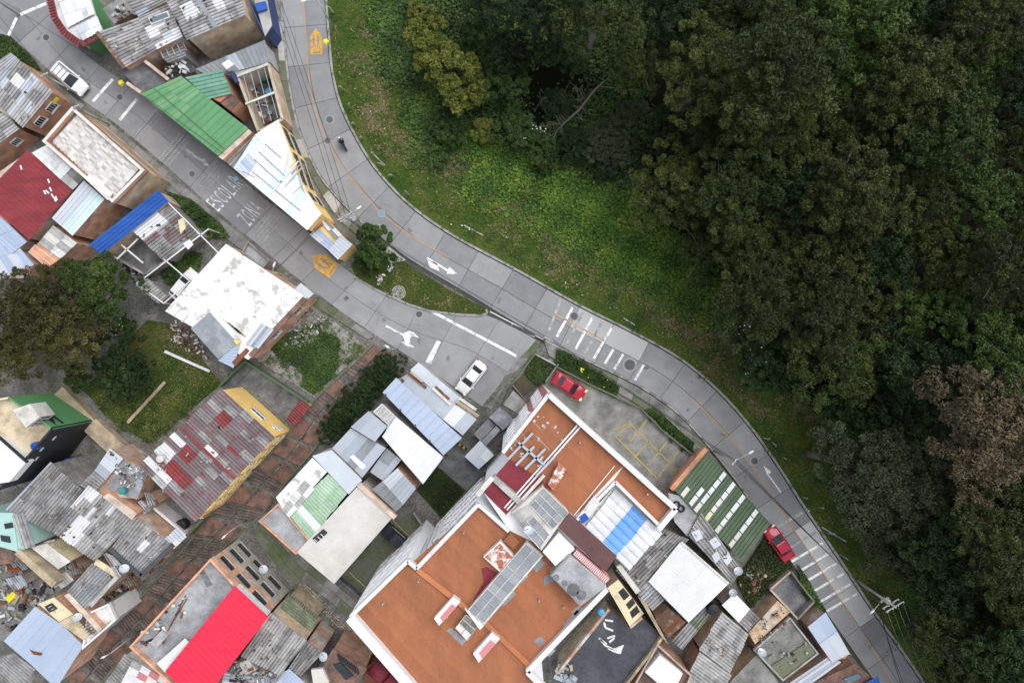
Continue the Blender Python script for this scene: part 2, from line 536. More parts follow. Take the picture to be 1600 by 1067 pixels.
# roof sheets
mat('fc_grey', (.29,.283,.28), .16, .9, stain=(.17,.165,.16), amt=.45, sscale=.9, sharp=.22, rnd=.09)
mat('fc_pale', (.38,.375,.365), .13, .9, stain=(.27,.26,.25), amt=.4, sscale=.9, sharp=.22, rnd=.08)
mat('fc_dark', (.145,.14,.135), .2, .9, stain=(.24,.23,.22), amt=.4, sscale=.9, sharp=.22, rnd=.09)
mat('fc_white', (.60,.60,.60), .06, .8, stain=(.44,.44,.43), amt=.3, sscale=.9, rnd=.06)
mat('fc_red', (.235,.04,.04), .15, .8, stain=(.16,.05,.05), amt=.45, sscale=.9, rnd=.12)
mat('fc_reddish', (.165,.135,.138), .18, .9, stain=(.19,.085,.085), amt=.32, sscale=1.1, sharp=.1, rnd=.15)
mat('red_paint', (.24,.033,.04), .12, .75, stain=(.17,.03,.035), amt=.4, sscale=.5, sharp=.3, stretch=(.7,.6,3), rnd=.08)
mat('bright_red', (.74,.024,.062), .06, .5, stain=(.66,.035,.07), amt=.4, sscale=.4, sharp=.4, stretch=(.9,.5,4), rnd=.04)
mat('green_sheet', (.095,.245,.11), .06, .6, stain=(.12,.28,.13), amt=.4, sscale=.25, sharp=.4, rnd=.06)
mat('green_light', (.15,.31,.15), .06, .6, rnd=.05)
mat('teal_sheet', (.11,.26,.18), .08, .6, stain=(.18,.34,.25), amt=.4, sscale=.6, sharp=.3, rnd=.06)
mat('olive_sheet', (.085,.125,.075), .12, .75, stain=(.11,.15,.09), amt=.4, sscale=.4, sharp=.3, rnd=.06)
mat('mint_sheet', (.27,.42,.27), .08, .6, stain=(.40,.50,.40), amt=.4, sscale=.8, sharp=.3, rnd=.1)
mat('dkgreen_poly', (.12,.15,.10), .2, .5, stain=(.2,.22,.15), amt=.4, sscale=1.0)
mat('blue_sheet', (.014,.075,.33), .08, .5, stain=(.03,.11,.38), amt=.4, sscale=.5, sharp=.4, stretch=(.7,.5,3), rnd=.05)
mat('blue_poly', (.10,.28,.62), .08, .4, stain=(.2,.36,.66), amt=.4, sscale=.5, sharp=.4, rnd=.05)
mat('zinc', (.37,.405,.45), .08, .45, metal=.15, stain=(.36,.39,.43), amt=.4, sscale=.3, sharp=.4, rnd=.08)
mat('zinc_pale', (.50,.535,.58), .06, .45, metal=.1, stain=(.48,.51,.55), amt=.35, sscale=.3, sharp=.4, rnd=.06)
mat('zinc_dark', (.27,.29,.31), .12, .5, metal=.15, stain=(.2,.21,.22), amt=.4, sscale=.5, sharp=.3, rnd=.12)
mat('zinc_blue', (.37,.44,.55), .06, .45, metal=.1, stain=(.37,.43,.53), amt=.35, sscale=.3, sharp=.4, rnd=.05)
mat('white_sheet', (.66,.67,.68), .03, .5, stain=(.56,.57,.58), amt=.25, sscale=.5, sharp=.3, rnd=.03)
mat('ice_sheet', (.50,.64,.66), .05, .5, stain=(.62,.67,.68), amt=.45, sscale=.5, sharp=.3, rnd=.05)
mat('poly_grey', (.52,.53,.54), .1, .4, stain=(.66,.67,.68), amt=.4, sscale=.5, sharp=.4, rnd=.08)
mat('maroon_sheet', (.105,.05,.05), .12, .6, rnd=.1)
mat('roof_felt_grey', (.2,.205,.22), .15, .8, stain=(.28,.28,.29), amt=.4, sscale=1.0)
mat('pale_soil', (.22,.165,.11), .2, .95, stain=(.12,.10,.05), amt=.45, sscale=1.2, bump=.4)
mat('deadwood', (.15,.13,.11), .2, .9, bump=.3)
mat('soil', (.10,.075,.05), .3, .95, stain=(.05,.07,.02), amt=.4, sscale=.6, bump=.5)
mat('bark', (.07,.06,.048), .25, .9, stain=(.12,.10,.085), amt=.4, sscale=1.5, bump=.4)
mat('bark_pale', (.15,.13,.105), .2, .9, bump=.3)
mat('cable', (.012,.012,.012), .1, .6)
mat('cable_grey', (.10,.11,.10), .1, .6)
brick_mat('brick', (.44,.19,.105), (.50,.235,.13), (.36,.31,.26))
brick_mat('brick_orange', (.58,.27,.155), (.64,.33,.20), (.5,.41,.33), plaster=(.55,.5,.44), pamt=.25)
brick_mat('brick_old', (.44,.24,.16), (.50,.30,.20), (.38,.33,.28), plaster=(.44,.40,.36), pamt=.5)
brick_mat('brick_tan', (.54,.35,.21), (.58,.42,.27), (.44,.37,.28), plaster=(.46,.39,.30), pamt=.45)
brick_mat('block_grey', (.22,.21,.2), (.27,.26,.25), (.17,.16,.15), sc=.6, plaster=(.3,.28,.25), pamt=.35)
leaf_mat('leaf_euc', (.012,.020,.004), (.028,.044,.008), (.066,.086,.018))
leaf_mat('leaf_olive', (.016,.020,.004), (.038,.048,.009), (.088,.096,.021))
leaf_mat('leaf_dark', (.007,.017,.004), (.018,.038,.009), (.044,.074,.018))
leaf_mat('leaf_mid', (.013,.028,.005), (.034,.062,.010), (.076,.112,.022))
leaf_mat('leaf_grey', (.015,.023,.010), (.034,.048,.020), (.074,.094,.042))
leaf_mat('leaf_warm', (.020,.019,.005), (.055,.052,.014), (.13,.115,.032))
leaf_mat('leaf_brown', (.036,.029,.014), (.115,.090,.046), (.25,.20,.115))
leaf_mat('leaf_yellow', (.050,.070,.010), (.145,.165,.028), (.25,.26,.055))
leaf_mat('leaf_green', (.012,.028,.006), (.032,.066,.012), (.07,.115,.022))
leaf_mat('leaf_bright', (.026,.066,.007), (.062,.138,.012), (.16,.23,.026))
leaf_mat('grass_leaf', (.028,.054,.008), (.066,.098,.015), (.125,.13,.032))
leaf_mat('straw', (.09,.068,.03), (.18,.14,.07), (.28,.22,.12))
leaf_mat('flower', (.6,.6,.55), (.8,.8,.78))
leaf_mat('flower_yellow', (.6,.42,.02), (.75,.6,.04))
ground_mat('verge', [(.046,.078,.012),(.066,.088,.018),(.11,.095,.036),(.030,.066,.009)], [.35,.22,.3], [.48,.62,.55])
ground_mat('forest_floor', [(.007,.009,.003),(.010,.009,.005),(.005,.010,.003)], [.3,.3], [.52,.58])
ground_mat('lawn', [(.040,.062,.012),(.075,.075,.024),(.11,.09,.045)], [.3,.5], [.52,.66])
ground_mat('rubble_soil', [(.17,.155,.13),(.26,.25,.235),(.07,.075,.03)], [.5,.7], [.5,.56])
ground_mat('town_ground', [(.15,.145,.135),(.10,.10,.085),(.2,.195,.18)], [.4,.5], [.52,.58], .2)
# ------------------------------------------------------------------ the ground sheet, reaching far past the frame
def ground():
    xs = np.concatenate([[-900,-500,-300,-180,-120], np.arange(-95, 96, 2.0), [120,180,300,500,900]])
    ys = np.concatenate([[-900,-500,-300,-160,-95], np.arange(-72, 73, 2.0), [95,160,300,500,900]])
    X, Y = np.meshgrid(xs, ys)
    Z = gzv(X, Y) - .14
    n, m = X.shape
    b = MB()
    b.add(list(zip(X.ravel(), Y.ravel(), Z.ravel())), [(j*m+i, j*m+i+1, (j+1)*m+i+1, (j+1)*m+i) for j in range(n-1) for i in range(m-1)])
    o = b.build('ground', 'joint_soil', None, True)
    o['kind'] = 'structure'
ground()

def densify(poly, step=40):
    out = []
    for i, a in enumerate(poly):
        b = poly[(i+1) % len(poly)]
        n = max(1, int(math.hypot(b[0]-a[0], b[1]-a[1]) // step))
        out += [(a[0]+(b[0]-a[0])*k/n, a[1]+(b[1]-a[1])*k/n) for k in range(n)]
    return out

outer = [q for _, q in PAIRS_MAIN]
def shifted(pts, d):
    """shift a pixel polyline sideways by d pixels (positive = to the right of travel on screen)"""
    r = []
    for i, p in enumerate(pts):
        a = pts[max(0, i-1)]; b = pts[min(len(pts)-1, i+1)]
        dx, dy = b[0]-a[0], b[1]-a[1]; l = math.hypot(dx, dy)
        r.append((p[0] + dy/l*d, p[1] - dx/l*d))
    return r
sm_outer = [tuple(v) for v in catmull([Vector((a, b)) for a, b in outer], 4)]
verge_poly = [(p[0], p[1]) for p in shifted(sm_outer, 5)] + [(1900,1190),(1900,-80)]
patch('grass_verge', verge_poly, .06, 'verge', 3.0)
FOREST_EDGE = [(625,-60),(632,20),(660,110),(720,170),(790,230),(860,250),(950,255),(985,310),(1010,350),(1080,390),(1125,440),(1150,500),(1165,580),(1230,610),(1290,650),(1300,760),(1340,830),(1420,880),(1460,960),(1480,1067),(1500,1190)]
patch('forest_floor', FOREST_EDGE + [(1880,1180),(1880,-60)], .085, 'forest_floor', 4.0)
inner = [tuple(v) for v in catmull([Vector(p) for p, _ in PAIRS_MAIN], 4)]
town_poly = shifted(inner, -6) + [(1380,1250),(-160,1300),(-160,-80)]
patch('town_ground', densify(town_poly[:]), -.06, 'town_ground', 3.0)

# ------------------------------------------------------------------ concrete roads, laid in slabs
def road(name, pairs, cols, length, matf, seed, gap=.045, dz=0.0, thick=.16, piece='road_slab', sub=3, rows=None, perp=False):
    rng = random.Random(seed)
    L_ = catmull([G(*a) for a, _ in pairs], 12)
    R_ = catmull([G(*b) for _, b in pairs], 12)
    mid = [(a+b)/2 for a, b in zip(L_, R_)]
    if perp:      # square the joints to the road
        L2, R2 = [], []
        for i, p in enumerate(mid):
            tg = (mid[min(i+1, len(mid)-1)] - mid[max(i-1, 0)]).normalized()
            for src, dst in ((L_, L2), (R_, R2)):
                best = None
                for k in range(max(0, i-30), min(len(src)-1, i+30)):
                    d0, d1 = (src[k]-p).dot(tg), (src[k+1]-p).dot(tg)
                    if d0 <= 0 <= d1 and d1 > d0: best = src[k].lerp(src[k+1], -d0/(d1-d0)); break
                dst.append(best or src[i])
        L_, R_ = L2, R2
    acc = [0]
    for i in range(1, len(mid)):
        acc.append(acc[-1] + (mid[i]-mid[i-1]).length)
    tot = acc[-1]
    def at(s, c):
        s = min(max(s, 0), tot)
        i = max(0, min(len(acc)-2, int(np.searchsorted(acc, s)) - 1))
        t = (s-acc[i]) / max(1e-6, acc[i+1]-acc[i])
        a = L_[i].lerp(L_[i+1], t); b = R_[i].lerp(R_[i+1], t)
        p = a.lerp(b, c)
        return Vector((p.x, p.y, gz(p.x, p.y) + dz))
    root = thing(name, None, None, (0,0,0), kind='structure')
    n = rows or max(1, round(tot/length))
    for k in range(n):
        s0, s1 = tot*k/n + gap/2, tot*(k+1)/n - gap/2
        for c in range(len(cols)-1):
            wd = (at((s0+s1)/2, 1) - at((s0+s1)/2, 0)).length
            c0 = cols[c] + (gap/2/wd); c1 = cols[c+1] - (gap/2/wd)
            pts = [at(s0 + (s1-s0)*i/sub, c0) for i in range(sub+1)] + [at(s1 - (s1-s0)*i/sub, c1) for i in range(sub+1)]
            h = rng.uniform(-.006, .006)
            pts = [p + Vector((0,0,h)) for p in pts]
            b = MB().prism(pts, lambda p: p.z - thick, None)
            b.build(piece, matf(k, c, rng), root)
    return root, at, tot

def main_mat(k, c, rng):
    if c == 1 and (k in (13, 14) or k in (21, 22, 23)):
        return 'slab_new'
    if c == 0 and 11 <= k <= 22:
        return rng.choice(['slab_dark', 'slab_dark', 'slab'])
    if k > 24:
        return rng.choice(['slab_dark', 'slab_dark', 'slab'])
    return rng.choice(['slab', 'slab', 'slab', 'slab_dark'])
MAIN, main_at, main_len = road('main_road', PAIRS_MAIN, [0, .5, 1], 4.6, main_mat, 3, perp=True)
PAIRS_ST = [((-60,-5),(5,-70)),((13,56),(75,2)),((61,96),(103,52)),((109,142),(148,97)),((182,195),(222,147)),((263,263),(306,214)),((311,306),(353,256)),
 ((361,349),(403,302)),((402,382),(448,336)),((442,417),(490,370)),((488,453),(530,412)),((540,492),(580,447)),((590,526),(622,470)),((640,558),(675,486)),((700,598),(762,493)),((753,635),(838,531))]
STREET, street_at, street_len = road('side_street', PAIRS_ST, [0, .5, 1], 4.4, lambda k, c, r: ('slab' if k > 9 else r.choice(['slab_dark', 'slab', 'slab_dark'])), 5)
road('upper_lane', [((-60,75),(-60,15)),((-20,62),(-10,0)),((14,57),(40,-40))], [0, 1], 4, lambda k, c, r: 'slab', 6, dz=-.012)
# pavements
def sidewalk(name, pairs, cols, length, m, seed, dz=.12):
    return road(name, pairs, cols, length, lambda k, c, r: r.choice(m), seed, gap=.035, dz=dz, thick=.3, piece='paving_slab', sub=2)
sidewalk('sidewalk_by_parking', [((858,556),(850,533)),((925,592),(930,572)),((1000,635),(1002,608)),((1080,702),(1062,651)),((1104,716),(1110,704))], [0,.5,1], 2.2, ['concrete','concrete','concrete_pale','concrete_mossy'], 7)
sidewalk('sidewalk_west', [((418,-60),(434,-60)),((426,0),(438,0)),((434,71),(444,71)),((441,140),(452,140)),((456,205),(467,205)),((487,276),(497,274)),((528,340),(537,323)),((566,374),(580,362)),((610,412),(635,407))], [0,1], 2.4, ['concrete','concrete_mossy','concrete_pale'], 8)
sidewalk('sidewalk_south', [((44,108),(58,99)),((92,158),(106,145)),((163,214),(179,198)),((243,284),(260,266)),((296,326),(308,309)),((347,368),(358,352)),((390,400),(400,385)),((428,432),(440,420)),((474,466),(485,456)),((540,508),(548,500)),((574,530),(586,526))], [0,1], 2.6, ['concrete','concrete_mossy','concrete'], 9)
sidewalk('driveway_edge', [((768,640),(756,634)),((790,600),(772,622)),((812,575),(795,577)),((846,536),(836,536))], [0,1], 2.4, ['concrete_mossy','concrete'], 10, dz=.06)
# kerbs
def kerb(name, pts_px, wd, ht, m='kerb'):
    pts = [G(*p) for p in pts_px]
    b = MB()
    for i in range(len(pts)-1):
        a, c = pts[i], pts[i+1]
        b.bar(a + Vector((0,0,ht/2-.05)), a.lerp(c, .985) + Vector((0,0,ht/2-.05)), wd, ht+.1)
    o = b.build(name, m)
    o['kind'] = 'structure'
    return o
kerb('kerb_outer', shifted(sm_outer, 3)[2:-2], .26, .14)
kerb('kerb_inner', shifted(inner[2:28], -1.5), .22, .15)
kerb('kerb_sidewalk', shifted(inner[40:66], -1.5), .2, .135)
# traffic island with grass
ISLAND = [(560,438),(548,415),(565,392),(600,385),(628,404),(652,423),(700,452),(759,482),(760,488),(750,491),(712,489),(672,484),(640,474),(612,462),(585,449)]
patch('traffic_island', ISLAND, .10, 'lawn', 1.5)
kerb('kerb_island', [(553,432),(585,451),(612,464),(640,476),(672,486),(712,491),(750,493),(761,490),(760,483)], .22, .16)
kerb('drainage_channel', [(640,414),(700,455),(760,487),(800,508),(848,529)], .34, .04, 'gutter')

# ------------------------------------------------------------------ painted markings (parts of the road they lie on)
def paint(root, name, poly_px, m, dz=.014):
    pts = [G(*p, dz) for p in poly_px]
    return MB().prism(pts, lambda p: p.z - .01, None).build(name, m, root)
def ribbon(root, name, pts_px, wd, m, dz=.014, n=6):
    pts = catmull([Vector(p) for p in pts_px], n)
    k = wd/.075/2
    a = shifted([tuple(p) for p in pts], k); c = shifted([tuple(p) for p in pts], -k)
    b = MB()
    A = [G(*p, dz) for p in a]; C = [G(*p, dz) for p in c]
    b.add(A + C, [(i, i+1, len(A)+i+1, len(A)+i) for i in range(len(A)-1)])
    return b.build(name, m, root)
ribbon(MAIN, 'centre_line', [(470,-60),(474,0),(480,76),(485,139),(500,195),(518,233),(541,268),(580,316),(596,334),(645,370),(701,403)], .12, 'line_orange')
ribbon(MAIN, 'centre_line', [(869,491),(905,511),(944,532)], .14, 'line_orange')
ribbon(MAIN, 'centre_line', [(1083,623),(1112,652),(1144,689),(1185,742),(1210,782),(1228,808),(1258,853),(1289,899),(1324,954),(1358,1005),(1391,1059),(1430,1120)], .12, 'line_orange')
def bar(root, name, a, b, wd, m='white_paint'):
    ribbon(root, name, [a, b], wd, m, n=1)
for a, b in [((895,480),(870,526)),((926,496),(899,546)),((956,512),(928,560)),((959,545),(945,568)),((974,553),(960,577)),((1006,570),(992,594))]:
    bar(MAIN, 'crossing_stripe', a, b, .3)
for a, b in [((876,468),(858,516)),((911,488),(886,536)),((940,504),(914,552))]:
    bar(MAIN, 'crossing_stripe', a, b, .3, 'faded_paint')
for i, (a, b) in enumerate([((1254,800),(1211,826)),((1275,831),(1232,857)),((1286,848),(1237,877)),((1294,865),(1248,893)),((1307,880),(1259,908)),((1318,896),(1270,924)),((1329,912),(1281,940)),((1339,927),(1291,955))]):
    bar(MAIN, 'crossing_stripe', a, b, .3, 'white_paint' if i > 1 else 'faded_paint')
# arrows
paint(MAIN, 'lane_arrow', [(1193,727),(1205,737),(1199,743)], 'white_paint')
bar(MAIN, 'lane_arrow', (1200,741), (1220,769), .2)
paint(MAIN, 'lane_arrow', [(698,428),(702,417),(715,428)], 'white_paint')
bar(MAIN, 'lane_arrow', (667,403), (700,423), .24)
paint(MAIN, 'lane_arrow', [(667,404),(672,418),(687,424),(683,412),(676,409)], 'white_paint')
# side street
bar(STREET, 'stop_line', (176,124), (145,159), .35)
bar(STREET, 'stop_line', (214,155), (187,188), .35)
bar(STREET, 'stop_line', (72,6), (32,23), .35)
bar(STREET, 'stop_line', (26,28), (13,56), .35)
bar(STREET, 'edge_line', (674,486), (807,556), .32)
bar(STREET, 'edge_line', (765,488), (836,525), .32)
paint(STREET, 'give_way_block', [(683,531),(689,534),(673,569),(665,565)], 'white_paint')
ribbon(STREET, 'turn_arrow', [(603,509),(620,518),(632,524)], .22, 'white_paint')
paint(STREET, 'turn_arrow', [(628,521),(640,517),(646,519),(655,528),(648,526),(643,525),(640,530),(642,538),(648,543),(637,541),(626,534),(633,534)], 'white_paint')
paint(STREET, 'lane_arrow', [(287,230),(303,240),(299,247)], 'faded_paint')
ribbon(STREET, 'lane_arrow', [(301,243),(318,252)], .28, 'faded_paint')
paint(STREET, 'lane_arrow', [(318,246),(329,262),(318,258)], 'faded_paint')
def dots(name, c, ux, uy, nx, ny):
    b = MB()
    for i in range(nx):
        for j in range(ny):
            i_ = i + .5*(j % 2)
            px = c[0] + ux[0]*(i_/(nx-1)-.5) + uy[0]*(j-(ny-1)/2)
            py = c[1] + ux[1]*(i_/(nx-1)-.5) + uy[1]*(j-(ny-1)/2)
            p = G(px, py, .012)
            b.box((p.x, p.y, p.z), (.14, .14, .02), .6)
    o = b.build(name, 'faded_paint', STREET)
    o['kind'] = 'stuff'
for c in [(229,195),(272,234),(330,276),(418,356)]:
    dots('rumble_dots', c, (30,-36), (4.4,4.0), 13, 4)
def text_mesh(s):
    cu = bpy.data.curves.new('letters', 'FONT')
    cu.body = s; cu.size = 1; cu.align_x = 'CENTER'; cu.align_y = 'CENTER'; cu.extrude = .01
    o = bpy.data.objects.new('letters', cu)
    COL.objects.link(o)
    bpy.context.view_layer.update()
    me = bpy.data.meshes.new_from_object(o.evaluated_get(bpy.context.evaluated_depsgraph_get()))
    bpy.data.objects.remove(o)
    return me
def road_text(s, c, along, up, width_px, height_px):
    for k, ch in enumerate(s):
        me = text_mesh(ch)
        xs = [v.co.x for v in me.vertices]; ys = [v.co.y for v in me.vertices]
        t = (k + .5)/len(s) - .5
        ux = Vector(along).normalized(); uu = Vector(up).normalized()
        for v in me.vertices:
            a = (v.co.x - (min(xs)+max(xs))/2) / (max(xs)-min(xs)) * width_px/len(s)*.72 + t*width_px
            h = ((v.co.y - min(ys)) / (max(ys)-min(ys)) - .5) * height_px
            p = G(c[0] + ux.x*a + uu.x*h, c[1] + ux.y*a + uu.y*h, .016)
            v.co = (p.x, p.y, p.z + (.004 if v.co.z > 0 else -.01))
        link('road_letter', me, 'text_paint', STREET)
road_text('ESCOLAR', (351,302), (44,-46), (-38,-31), 60, 27)
road_text('ZONA', (391,333), (30,-34), (-38,-31), 37, 27)
def school_mark(root, c, fwd, ln, wd):
    f = Vector(fwd).normalized(); s = Vector((-f.y, f.x))
    q = lambda a, b: (c[0] + f.x*a*ln + s.x*b*wd, c[1] + f.y*a*ln + s.y*b*wd)
    paint(root, 'school_zone_mark', [q(-.5,-.5), q(-.5,.5), q(.18,.5), q(.5,0), q(.18,-.5)], 'yellow_paint')
    for b0 in (-.2, .15):      # two walking children
        for poly in ([(.12,-.05),(.2,-.05),(.2,.06),(.12,.06)], [(-.1,-.06),(.1,-.05),(.1,.07),(-.1,.05)], [(-.3,-.13),(-.1,-.05),(-.1,.02),(-.28,-.05)],
                     [(-.3,.1),(-.1,-.01),(-.1,.05),(-.27,.17)], [(0,-.15),(.08,-.05),(.04,-.04),(-.03,-.12)], [(-.01,.15),(.08,.06),(.03,.05),(-.04,.12)]):
            paint(root, 'child_symbol', [q(a + (.05 if b0 < 0 else 0), b + b0) for a, b in poly], 'slab_dark', .022)
    paint(root, 'child_symbol', [q(-.44,-.3), q(-.44,.3), q(-.4,.3), q(-.4,-.3)], 'slab_dark', .022)
school_mark(MAIN, (494,65), (-1,-22), 41, 19)
school_mark(STREET, (505,412), (-30,-22), 42, 26)

# manhole covers and drains
def manhole(px, py, r, label, ring=True, m='cast_iron', dz=0):
    p = G(px, py, dz)
    t = thing('manhole_cover', label, 'manhole', (p.x, p.y, p.z))
    MB().lathe([(r, .002), (r, .02), (r*.97, .022)], 24, p).build('cover', m, t)
    b = MB()
    for a in range(6):
        b.box((p.x + r*.5*math.cos(a*1.047), p.y + r*.5*math.sin(a*1.047), p.z+.025), (r*.3, r*.1, .012), a*1.047)
    b.build('lifting_slots', 'dark_steel' if m == 'cast_iron' else 'concrete', t)['kind'] = 'stuff'
    if ring:
        b = MB(); n = 24
        vs = [(p.x + rr*math.cos(2*math.pi*k/n), p.y + rr*math.sin(2*math.pi*k/n), p.z + .018) for rr in (r*1.04, r*1.35) for k in range(n)]
        b.add(vs, [(k, (k+1) % n, n+(k+1) % n, n+k) for k in range(n)])
        b.build('frame_ring', 'manhole_ring', t)
for a in [(72,59,.36,'round manhole cover in the lane junction at the upper left'),(187,152,.34,'round manhole cover between the two white stop lines of the side street'),
          (300,272,.34,'round manhole cover beside the painted word ESCOLAR'),(515,187,.40,'dark manhole cover in the main road just above the motorcycle'),
          (512,220,.34,'manhole cover by the west kerb beside the motorcycle',False),(655,491,.36,'round manhole cover where the side street meets the grass island'),
          (897,494,.42,'dark manhole cover between the upper stripes of the zebra crossing'),(984,570,.62,'wide double ringed manhole cover below the zebra crossing'),
          (1179,720,.40,'manhole cover just above the white arrow on the main road')]:
    manhole(*a)
manhole(596,334,.34,'pale blue manhole cover on the orange centre line of the bend', True, 'blue_iron')
manhole(623,457,.62,'large pale concrete manhole cover on the grass island', True, 'concrete_pale', .13)
manhole(592,358,.45,'faint manhole cover beside the island tree on the main road', True, 'slab_dark')
p = G(541,466); t = thing('drain_grate', 'small square iron drain grate in the side street', 'drain', p)
MB().box((p.x,p.y,p.z+.012),(.55,.45,.02),.5).build('grate_frame','concrete_dark',t)
for k in range(4): MB().box((p.x+(k-1.5)*.1*math.cos(.5), p.y+(k-1.5)*.1*math.sin(.5), p.z+.03),(.05,.36,.02),.5).build('grate_bar','cast_iron',t)

# oil spots, tar repairs and sealed cracks in the concrete
rr = random.Random(17)
def blot(root, px, py, r, m='road_stain', sq=.6):
    n_ = 12; a0 = rr.uniform(0, 3)
    pts = []
    for k in range(n_):
        a = k*6.283/n_; q = r*rr.uniform(.55, 1.2)/.075
        u, v = q*math.cos(a), q*sq*math.sin(a)
        pts.append((px + u*math.cos(a0) - v*math.sin(a0), py + u*math.sin(a0) + v*math.cos(a0)))
    paint(root, 'oil_stain', pts, m, .0105)
for x, y, r in [(470,110,.3),(490,165,.25),(520,215,.3),(560,290,.3),(640,360,.35),(690,390,.3),(745,430,.4),(780,470,.5),(830,495,.35),(880,500,.3),(1010,575,.4),(1075,640,.3),(1130,680,.35),(1165,745,.3),(1240,850,.35),(1300,930,.3),(1360,1010,.3)]: blot(MAIN, x, y, r)
for x, y, r in [(60,60,.3),(130,110,.4),(165,160,.3),(240,200,.3),(290,245,.25),(410,350,.3),(470,395,.35),(540,450,.3),(600,500,.35),(655,530,.5),(700,560,.4),(735,600,.6),(770,560,.3),(800,545,.25)]: blot(STREET, x, y, r)
for root, pts in [(MAIN,[(458,30),(462,60),(460,95)]),(MAIN,[(600,318),(622,330),(640,352)]),(MAIN,[(760,440),(790,452),(812,470)]),(MAIN,[(1140,720),(1152,742),(1160,760)]),(MAIN,[(1290,900),(1296,925)]),(STREET,[(120,95),(138,118),(140,140)]),(STREET,[(430,375),(452,388),(470,410)]),(STREET,[(640,505),(668,512),(700,530)]),(STREET,[(580,470),(592,488),(588,508)])]:
    ribbon(root, 'sealed_crack', pts, .05, 'road_stain', .011, 5)
# ------------------------------------------------------------------ houses
PROF = {'corr': [(0,1),(.16,1.08),(.32,1),(.48,.75),(.60,-1),(.72,-1),(.84,.75)],
        'rib': [(0,0),(.80,0),(.85,1),(.93,1),(.98,0)],
        'flat': [(0,0)], 'tileprof': [(0,1),(.25,.8),(.5,0),(.75,-.2)]}
def sheet_grid(root, quad, nu, nv, pal, prof='corr', pitch=.36, amp=.07, seed=0, name='roof_sheet', over={}, jit=.025, lift=.035):
    """a roof laid in single sheets; quad = world corners a b c d, ridges run from a to d"""
    rng = random.Random(seed*7919 + nu*31 + nv)
    A, B, C, D = [Vector(q) for q in quad]
    W = ((B-A).length + (C-D).length)/2; Lv = ((D-A).length + (C-B).length)/2
    Q = lambda u, v: A*(1-u)*(1-v) + B*u*(1-v) + C*u*v + D*(1-u)*v
    pr = PROF[prof]
    for i in range(nu):
        for j in range(nv):
            if over.get((i, j), 0) is None: continue
            u0, u1 = i/nu, (i+1)/nu
            v0 = max(0, j/nv); v1 = min(1, (j+1)/nv + .10/Lv) if j < nv-1 else 1
            if prof == 'corr' and jit > .007:      # uneven eaves and laps
                if j == 0: v0 -= rng.uniform(0, .14)/Lv
                v1 += rng.uniform(-.02, .14)/Lv
            us = []
            if prof == 'flat':
                us = [(u0, 0), (u1, .006)]
            else:
                k0 = math.floor(u0*W/pitch) - 1; k1 = math.ceil(u1*W/pitch) + 1
                raw = [((k+f)*pitch/W, h*amp) for k in range(k0, k1+1) for f, h in pr]
                ru = [a for a, _ in raw]; rh = [b for _, b in raw]
                us = [(u0, float(np.interp(u0, ru, rh)))] + [r_ for r_ in raw if u0 + 1e-4 < r_[0] < u1 - 1e-4] + [(u1, float(np.interp(u1, ru, rh)))]
            n = len(us)
            hz = [rng.uniform(0, jit), lift + rng.uniform(0, jit)]
            if nv == 1: hz = [rng.uniform(0, jit), rng.uniform(0, jit)]
            sk = rng.uniform(-1, 1)*jit/2
            vs = []
            for r, v in enumerate((v0, v1)):
                for u, h in us:
                    q = Q(u, v)
                    vs.append((q.x, q.y, q.z + h + hz[r] + sk*(u-u0)*nu + (.004 if i % 2 else 0)))
            m = over.get((i, j)) or (pal(i, j, rng) if callable(pal) else rng.choice(pal))
            b = MB().add(vs, [(k+1, k, n+k, n+k+1) for k in range(n-1)])
            me = b.mesh(name)
            
            link(name, me, m, root)

